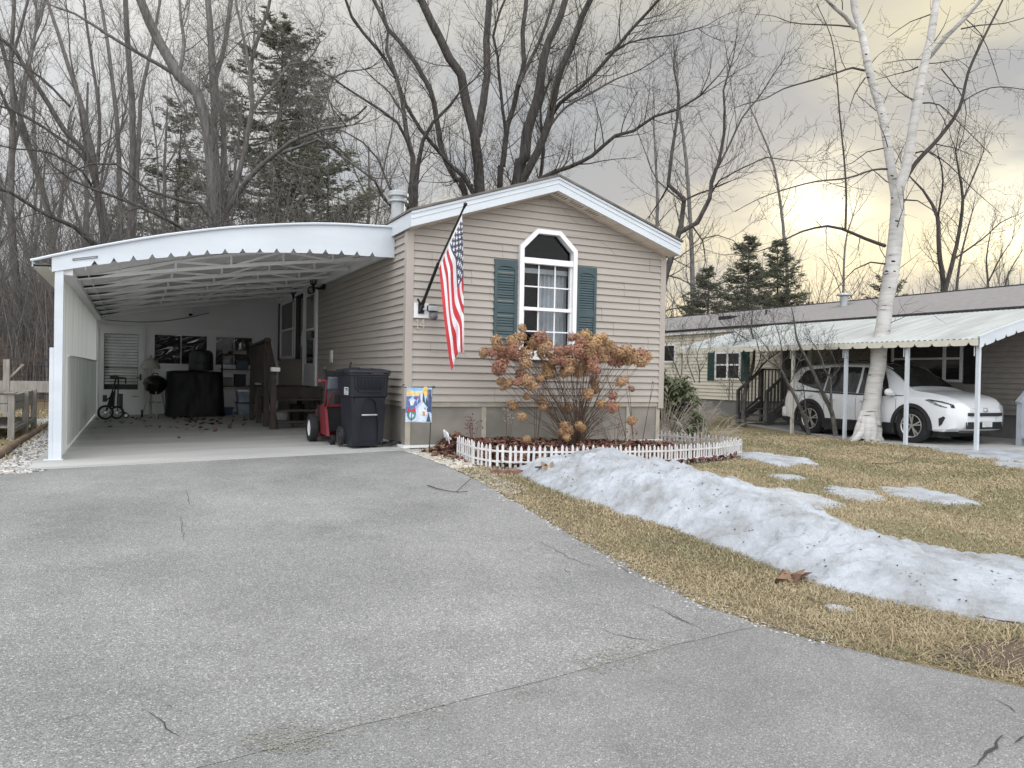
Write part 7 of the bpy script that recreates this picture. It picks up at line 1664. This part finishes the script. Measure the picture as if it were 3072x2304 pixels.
# ---- pines
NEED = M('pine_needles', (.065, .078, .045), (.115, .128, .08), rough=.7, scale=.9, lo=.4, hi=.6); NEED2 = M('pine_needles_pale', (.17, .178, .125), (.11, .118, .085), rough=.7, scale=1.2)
def pine(name, lab, loc, h, rad, seed, dens=1.0, mats=(NEED, NEED2), group=None, bare=.12, taper=.75, whorl=2.6, ns=1.0):
    rnd = random.Random(seed); t = thing(name, lab, 'tree', loc, group=group); tk, br, nd2 = MB(), MB(), MB()
    x0, y0, z0 = loc; r0_ = h*.014
    top = V((x0+rnd.gauss(0, .15), y0, z0+h)); tk.tube([V((x0, y0, z0-.3)), V((x0, y0, z0+h*.5)), top], [r0_, r0_*.65, .02], 9, cap=False)
    nw = int(h*whorl)
    for i in range(nw):
        f = bare+(1-bare)*(i+rnd.random())/nw; z = z0+h*f; pr_ = min(1, ((1-f)/.62))**taper*(1 if f > .25 else .75)
        for k_ in range(rnd.randint(3, 6)):
            a = rnd.uniform(0, 6.3); L_ = rad*pr_*rnd.uniform(.45, 1.1)+.15; d = V((math.cos(a), math.sin(a), rnd.uniform(-.05, .35)*(1 if f < .8 else 2)))
            P = [V((x0, y0, z))+d*L_*q+V((0, 0, .10*L_*q*q-.12*L_*math.sin(q*3.1))) for q in (0, .35, .7, 1)]
            br.tube(P, [.012+.012*L_, .01+.008*L_, .012, .006], 4, cap=False)
            for c_ in range(int((5+L_*8)*dens)):
                q = rnd.uniform(.28, 1.05); f_ = min(q, .999)*3; j = int(f_); p = P[j].lerp(P[j+1], f_-j)+V((rnd.gauss(0, .16*L_*(1.2-q)+.05), rnd.gauss(0, .16*L_*(1.2-q)+.05), rnd.gauss(.05, .05)))
                nd2.cur = 1 if rnd.random() < .3 else 0
                for m_ in range(11):
                    b_ = rnd.uniform(0, 6.3); e_ = V((math.cos(b_), math.sin(b_), rnd.uniform(-.25, .8))).normalized(); s_ = rnd.uniform(.16, .34)*(.65+.02*h)*ns; sd = e_.cross(V((rnd.gauss(0, 1), rnd.gauss(0, 1), rnd.gauss(0, 1)))).normalized()*s_*.12
                    nd2.face([p-sd, p+e_*s_, p+sd])
    tk.build('trunk', BARK, t, smooth=True); br.build('limbs', TWIG, t); nd2.build('needles', list(mats), t)
    return t
def pp_(px, d): p = at(px, 1120, D=d); return (p.x, p.y, -.2)
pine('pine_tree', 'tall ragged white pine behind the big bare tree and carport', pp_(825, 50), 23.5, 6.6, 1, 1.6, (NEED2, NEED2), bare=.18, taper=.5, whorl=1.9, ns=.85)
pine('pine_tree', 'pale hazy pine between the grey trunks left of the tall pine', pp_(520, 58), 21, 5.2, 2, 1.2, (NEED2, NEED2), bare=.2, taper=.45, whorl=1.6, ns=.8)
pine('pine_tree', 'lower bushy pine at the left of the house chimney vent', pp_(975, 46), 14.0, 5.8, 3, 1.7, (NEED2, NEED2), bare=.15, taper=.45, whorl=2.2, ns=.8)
pine('pine_tree', 'thin olive pine low behind the left part of the carport', pp_(360, 47), 11, 3.6, 8, .7, (NEED2, NEED2), bare=.15)
pine('pine_tree', 'dark pine right of the house, left one of the tall pair over the neighbour roof', pp_(2238, 42), 9.0, 2.6, 4, 3.2, bare=.05, taper=.9, whorl=3.4, ns=.62)
pine('pine_tree', 'dark pine right of the house, right one of the tall pair over the neighbour roof', pp_(2330, 43), 9.0, 2.6, 5, 3.2, bare=.05, taper=.9, whorl=3.4, ns=.62)
pine('pine_tree', 'shorter dark pine at the house corner, left of the tall pine pair', pp_(2118, 40), 6.9, 2.3, 6, 3.0, bare=.05, taper=.8, whorl=3.2, ns=.62)
pine('pine_tree', 'broad low pine behind the neighbour roof and the birch trunk', pp_(2655, 55), 8.6, 3.6, 7, 2.6, bare=.05, taper=.6, whorl=3, ns=.65)

# ---- grass
STRAW = [M('straw_blade', (.41, .345, .22), (.32, .265, .165), rough=.9, scale=3), M('straw_pale', (.42, .34, .21), (.33, .26, .15), rough=.9, scale=3), M('green_blade', (.165, .168, .085), (.215, .205, .11), rough=.9, scale=3), M('brown_blade', (.245, .185, .12), (.185, .14, .09), rough=.9, scale=3)]
def grass(name, lab, n_, f, lr, seed, flat=.35, wts=(5, 3, 2, 2), wd=.0022):
    rnd = random.Random(seed); mb = MB(); pick = [i for i, w_ in enumerate(wts) for _ in range(w_)]
    for i in range(n_):
        q = f(rnd)
        if q is None: continue
        x, y = q; z = ground_z(x, y); a = rnd.uniform(0, 6.3); L_ = rnd.uniform(*lr); el = abs(rnd.gauss(0, flat)); g_ = nz(x*.9, y*.9, 3)
        m_ = rnd.choice(pick)
        if m_ == 2 and g_ < -.02: m_ = 0
        if m_ in (0, 1) and g_ > .12 and rnd.random() < .45: m_ = 2
        mb.cur = m_; d = V((math.cos(a)*math.cos(el), math.sin(a)*math.cos(el), math.sin(el))); sd = V((-math.sin(a), math.cos(a), 0))*wd*rnd.uniform(.7, 1.6)*max(1, math.hypot(x, y)/6); p = V((x, y, z+.004+.01*rnd.random()))
        mb.face([p-sd, p+d*L_*.6+V((0, 0, .006))-sd*.6, p+d*L_+V((0, 0, -.002)), p+d*L_*.6+V((0, 0, .006))+sd*.6, p+sd])
    tag(mb.build(name, STRAW), lab, kind='stuff')
def clear(x, y):
    if y < 9.8 and x < edge_x(y)-.03+abs(jit(y)): return False
    if in_bed(x, y) or x > 13.33: return False
    if 2.6 < y < 8.1 and bk(y, 1)+.10 < x < bk(y, 3)+.0: return False
    return True
def g1(r_):
    y = 1.0+r_.random()**1.3*7; x = edge_x(y)+r_.random()*(1.5 if y > 2.6 else 2.8); return (x, y) if clear(x, y) else None
grass('grass', 'matted straw coloured grass strip between asphalt and snow bank', 70000, g1, (.02, .055), 1, wts=(6, 3, 1, 3))
def g2(r_):
    d = r_.uniform(4.2, 17.5); p = at(r_.uniform(1950, 3150), 1130, D=d); x, y = p.x, p.y; return (x, y) if clear(x, y) and x > 3.4 else None
grass('grass', 'yellow brown winter lawn with green tufts right of the house', 150000, g2, (.02, .05), 2, flat=.38, wts=(6, 2, 4, 1))
def g3(r_):
    y = .9+r_.random()*1.9; x = edge_x(y)+.05+r_.random()**1.5*1.3; return (x, y) if clear(x, y) else None
grass('dry_grass_tufts', 'long pale dry grass clumps at the curve of the road edge', 2600, g3, (.07, .17), 3, flat=.35, wts=(3, 8, 0, 1), wd=.002)
def g4(r_):
    x, y = r_.uniform(-6, -1.3), r_.uniform(10, 24); return x, y
grass('grass', 'yellow green grass on the left side of the carport', 9000, g4, (.04, .09), 4, flat=.6, wts=(4, 1, 4, 2), wd=.003)
# bare mud at the far right of the road edge
MUD = M('mud', (.085, .06, .045), (.13, .095, .07), rough=.95, scale=5, stretch=(1, 5, 1), bump=1.0, bscale=16)
mc = on_ground(3010, 2000); mb = MB()
def mudp(u, v):
    a = 2*math.pi*u; r_ = v*(1+.2*nz(math.cos(a)*2, math.sin(a)*2, 4)); x, y = mc.x+.42+.75*r_*math.cos(a), mc.y+.02+.22*r_*math.sin(a)-.12*r_*math.cos(a); return (x, y, ground_z(x, y)+(.02*(1-v*v)+.012*nz(x*9, y*26) if v < 1 else -.01)+.006)
mb.grid(mudp, 60, 14); tag(mb.build('mud_patch', MUD, smooth=True), 'dark muddy tyre track at the road edge', kind='stuff')
# ---- pebbles
PEB = [M('pebble_white', (.55, .54, .52), rough=.8), M('pebble_grey', (.33, .33, .33), rough=.8), M('pebble_cream', (.50, .45, .36), rough=.8), M('pebble_dark', (.14, .13, .125), rough=.8)]
def pebbles(name, lab, n_, f, sr, seed, wts):
    rnd = random.Random(seed); mb = MB(); pick = [i for i, w_ in enumerate(wts) for _ in range(w_)]
    for i in range(n_):
        q = f(rnd)
        if q is None: continue
        x, y = q; z = ground_z(x, y)+.006; s_ = rnd.uniform(*sr); mb.cur = rnd.choice(pick); a = rnd.uniform(0, 6); c, e = math.cos(a), math.sin(a); sx, sy, sz_ = s_*rnd.uniform(.8, 1.4), s_*rnd.uniform(.6, 1), s_*rnd.uniform(.4, .7)
        T = [V((x+(c*u*sx-e*w_*sy), y+(e*u*sx+c*w_*sy), z+k_*sz_)) for u, w_, k_ in ((1, 0, 0), (.2, 1, .1), (-1, .2, 0), (-.1, -1, .1), (.3, .3, .8), (-.4, -.2, .75))]
        for t3 in ((0, 1, 4), (1, 2, 4), (2, 5, 4), (2, 3, 5), (3, 0, 5), (0, 4, 5)): mb.face([T[j] for j in t3])
    tag(mb.build(name, PEB), lab, kind='stuff')
def pg1(r_): x, y = r_.uniform(-1.75, -.84), r_.uniform(9.5, 18); return (x, y) if x > interp(y, [(9.4, -3.2), (10.6, -1.42), (17.4, -1.44)]) else None
def pg1b(r_): x, y = r_.uniform(-3.2, -1.0), r_.uniform(9.44, 10.7); return (x, y) if x > interp(y, [(9.4, -3.0), (10.6, -1.42)]) else None
pebbles('gravel', 'white grey gravel strip along the left side of the carport', 5200, pg1, (.014, .032), 1, (5, 4, 1, 2))
pebbles('gravel', 'white grey gravel where the strip widens at the asphalt edge', 2600, pg1b, (.012, .028), 4, (5, 4, 1, 2))
def pg2(r_):
    y = r_.uniform(6.6, 9.6); x = edge_x(y)+.02+r_.random()**1.4*(.55 if y > 8.2 else .30); return (x, y) if not in_bed(x, y) else None
pebbles('gravel', 'cream gravel between the driveway edge and the flower bed', 2600, pg2, (.010, .024), 2, (2, 1, 6, 1))
def pg3(r_):
    y = 2.9+r_.random()**1.2*4.2; return (edge_x(y)+r_.gauss(.03, .05)+(.06 if r_.random() < .2 else 0), y)
pebbles('gravel', 'pale pebbles scattered along the right edge of the driveway', 900, pg3, (.005, .013), 3, (4, 2, 4, 1))
# leaves and twigs on the slab and driveway
def pslab():
    x, y = random.gauss(1.2, 1.1), random.gauss(16.6, 1.6)
    return (x, y, slab_z(x)+.012) if -.7 < x < 3.1 and 12.2 < y < 19.6 else None
scatter_leaves('slab_leaves', [LEAF1, MULCH], 120, pslab, 'brown dead leaves scattered over the carport floor', (.03, .075))
def pclump(): x, y = random.gauss(1.05, .10), random.gauss(16.9, .14); return (x, y, slab_z(x)+U(.01, .07))
scatter_leaves('slab_leaves', [LEAF1, MULCH], 40, pclump, 'small heap of dead leaves in the middle of the carport floor', (.03, .06))
def twig_thing(pts, lab, r_=.006, zoff=.015):
    P = [on_ground(*p) for p in pts[0]]; mb = MB(); f = lambda p: V((p.x, p.y, ground_z(p.x, p.y)+zoff+.006))
    mb.tube([f(p) for p in P], [r_*(1-.5*i/len(P)) for i in range(len(P))], 6)
    for q in pts[1:]: Q = [on_ground(*p) for p in q]; mb.tube([f(p)+V((0, 0, .01*i)) for i, p in enumerate(Q)], [r_*.6]*len(Q), 5)
    tag(mb.build('fallen_stick', DARKST), lab, 'stick')
k6 = 1.8433; s6 = lambda L_: [(1100+x/k6, 1000+y/k6) for x, y in L_]
twig_thing([s6([(338, 853), (395, 872), (440, 882), (500, 890)]), s6([(495, 890), (530, 862), (575, 828)]), s6([(500, 890), (560, 893)])], 'forked dark stick lying on the driveway near its right edge')
k5 = 1.44; s5 = lambda L_: [(1536+x/k5, 1300+y/k5) for x, y in L_]
twig_thing([s5([(1555, 135), (1620, 140), (1690, 128), (1740, 92)])], 'thin curved stick lying on the lawn beyond the snow bank', .008)
twig_thing([s5([(2020, 810), (2100, 825), (2200, 838)])], 'dark stick at the foot of the right end of the snow bank', .006)

# ------------------------------------------------------------------ left yard
pl = thing('raised_planter', 'weathered wooden raised planter table left of the carport', 'planter', (-2.3, 15.2, -.1))
mb = MB()
for z in (.30, .43): mb.box(-1.70, -1.66, 13.8, 16.6, z, z+.12); mb.box(-3.3, -1.71, 13.8, 13.84, z, z+.12); mb.box(-3.3, -1.71, 16.56, 16.6, z, z+.12)
mb.build('side_board', WOODG, pl)
mb = MB(); mb.box(-3.3, -1.72, 13.85, 16.55, .46, .50); mb.build('soil', MULCH, pl)
for x, y in ((-1.66, 13.84), (-1.64, 15.35), (-1.64, 16.55), (-3.2, 13.84)):
    mb = MB(); mb.box(x-.045, x+.045, y-.045, y+.045, -.15, .58); mb.build('leg', WOODG, pl, bevel=.006)
mb = MB()
for i in range(9): y = 13.9+i*.3; mb.box(-3.2, -1.66, y, y+.16, .05, .075)
mb.box(-1.68, -1.62, 13.9, 16.5, -.02, .045); mb.build('bottom_shelf', WOODG, pl)
mb = MB(); mb.box(-1.75, -1.60, 13.75, 13.9, .58, .60); mb.build('post_cap', WOODG, pl)
eg = MB(); P = [on_ground(*p) for p in ((-60, 1405), (0, 1372), (60, 1330), (110, 1300), (160, 1263))]
eg.tube([p+V((0, 0, .03)) for p in P], [.05, .055, .05, .05, .045], 9); tag(eg.build('edging_log', M('brown_log', (.20, .14, .10), (.12, .085, .06), rough=.95, scale=6, bump=.5), smooth=True), 'long brown landscape log edging the gravel strip', 'log')
pf = thing('garden_arbor', 'dark timber frame with cross beam in the yard left of the carport', 'frame', (-4, 20, -.1))
zt3 = 1.15
mb = MB(); a = at(18, 1078, Y=20); b = at(170, 1076, Y=20); mb.beam(a, b+V((2.5, 0, 0)), .06, .06); mb.build('cross_beam', WOODB, pf)
for px in (20, -180):
    a = at(px, 1078, Y=20); mb = MB(); mb.box(a.x-.06, a.x+.06, 19.95, 20.05, -.2, a.z); mb.build('post', WOODG, pf)
mb = MB(); a = at(30, 1092, Y=20); mb.beam(a+V((-.05, 0, -.35)), a+V((.25, 0, 0)), .04, .04); mb.build('brace', WOODG, pf)
rf = thing('rail_fence', 'grey board and wire fence across the yard left of the carport', 'fence', (-4, 23, -.1))
mb = MB(); mb.box(-12, -.6, 23, 23.04, .33, .62); mb.build('board', WOODG, rf)
for i in range(5):
    x = -1.2-2.4*i; mb = MB(); mb.box(x-.05, x+.05, 22.9, 22.98, -.2, 1.05); mb.build('post', WOODG, rf)
mb = MB()
for i in range(60): x = -.8-.18*i; mb.tube([(x, 23.1, -.1), (x, 23.1, 1.0)], .006, 3)
for z in (.1, .28, .72, 1.0): mb.tube([(-12, 23.1, z), (-.6, 23.1, z)], .007, 3)
mb.build('wire_mesh', BLACKM, rf)
stalk_plant('brown_leaf_shrub', 'shrub with clinging brown and olive leaves beyond the planter', 'shrub', -3.3, 25, 60, 2.0, 1.3, STEM, 12, 9, LEAF3, r_=.008)
for o in list(SC.objects):
    if o.type == 'MESH' and o.data and not o.data.materials: print('nomat', o.name)
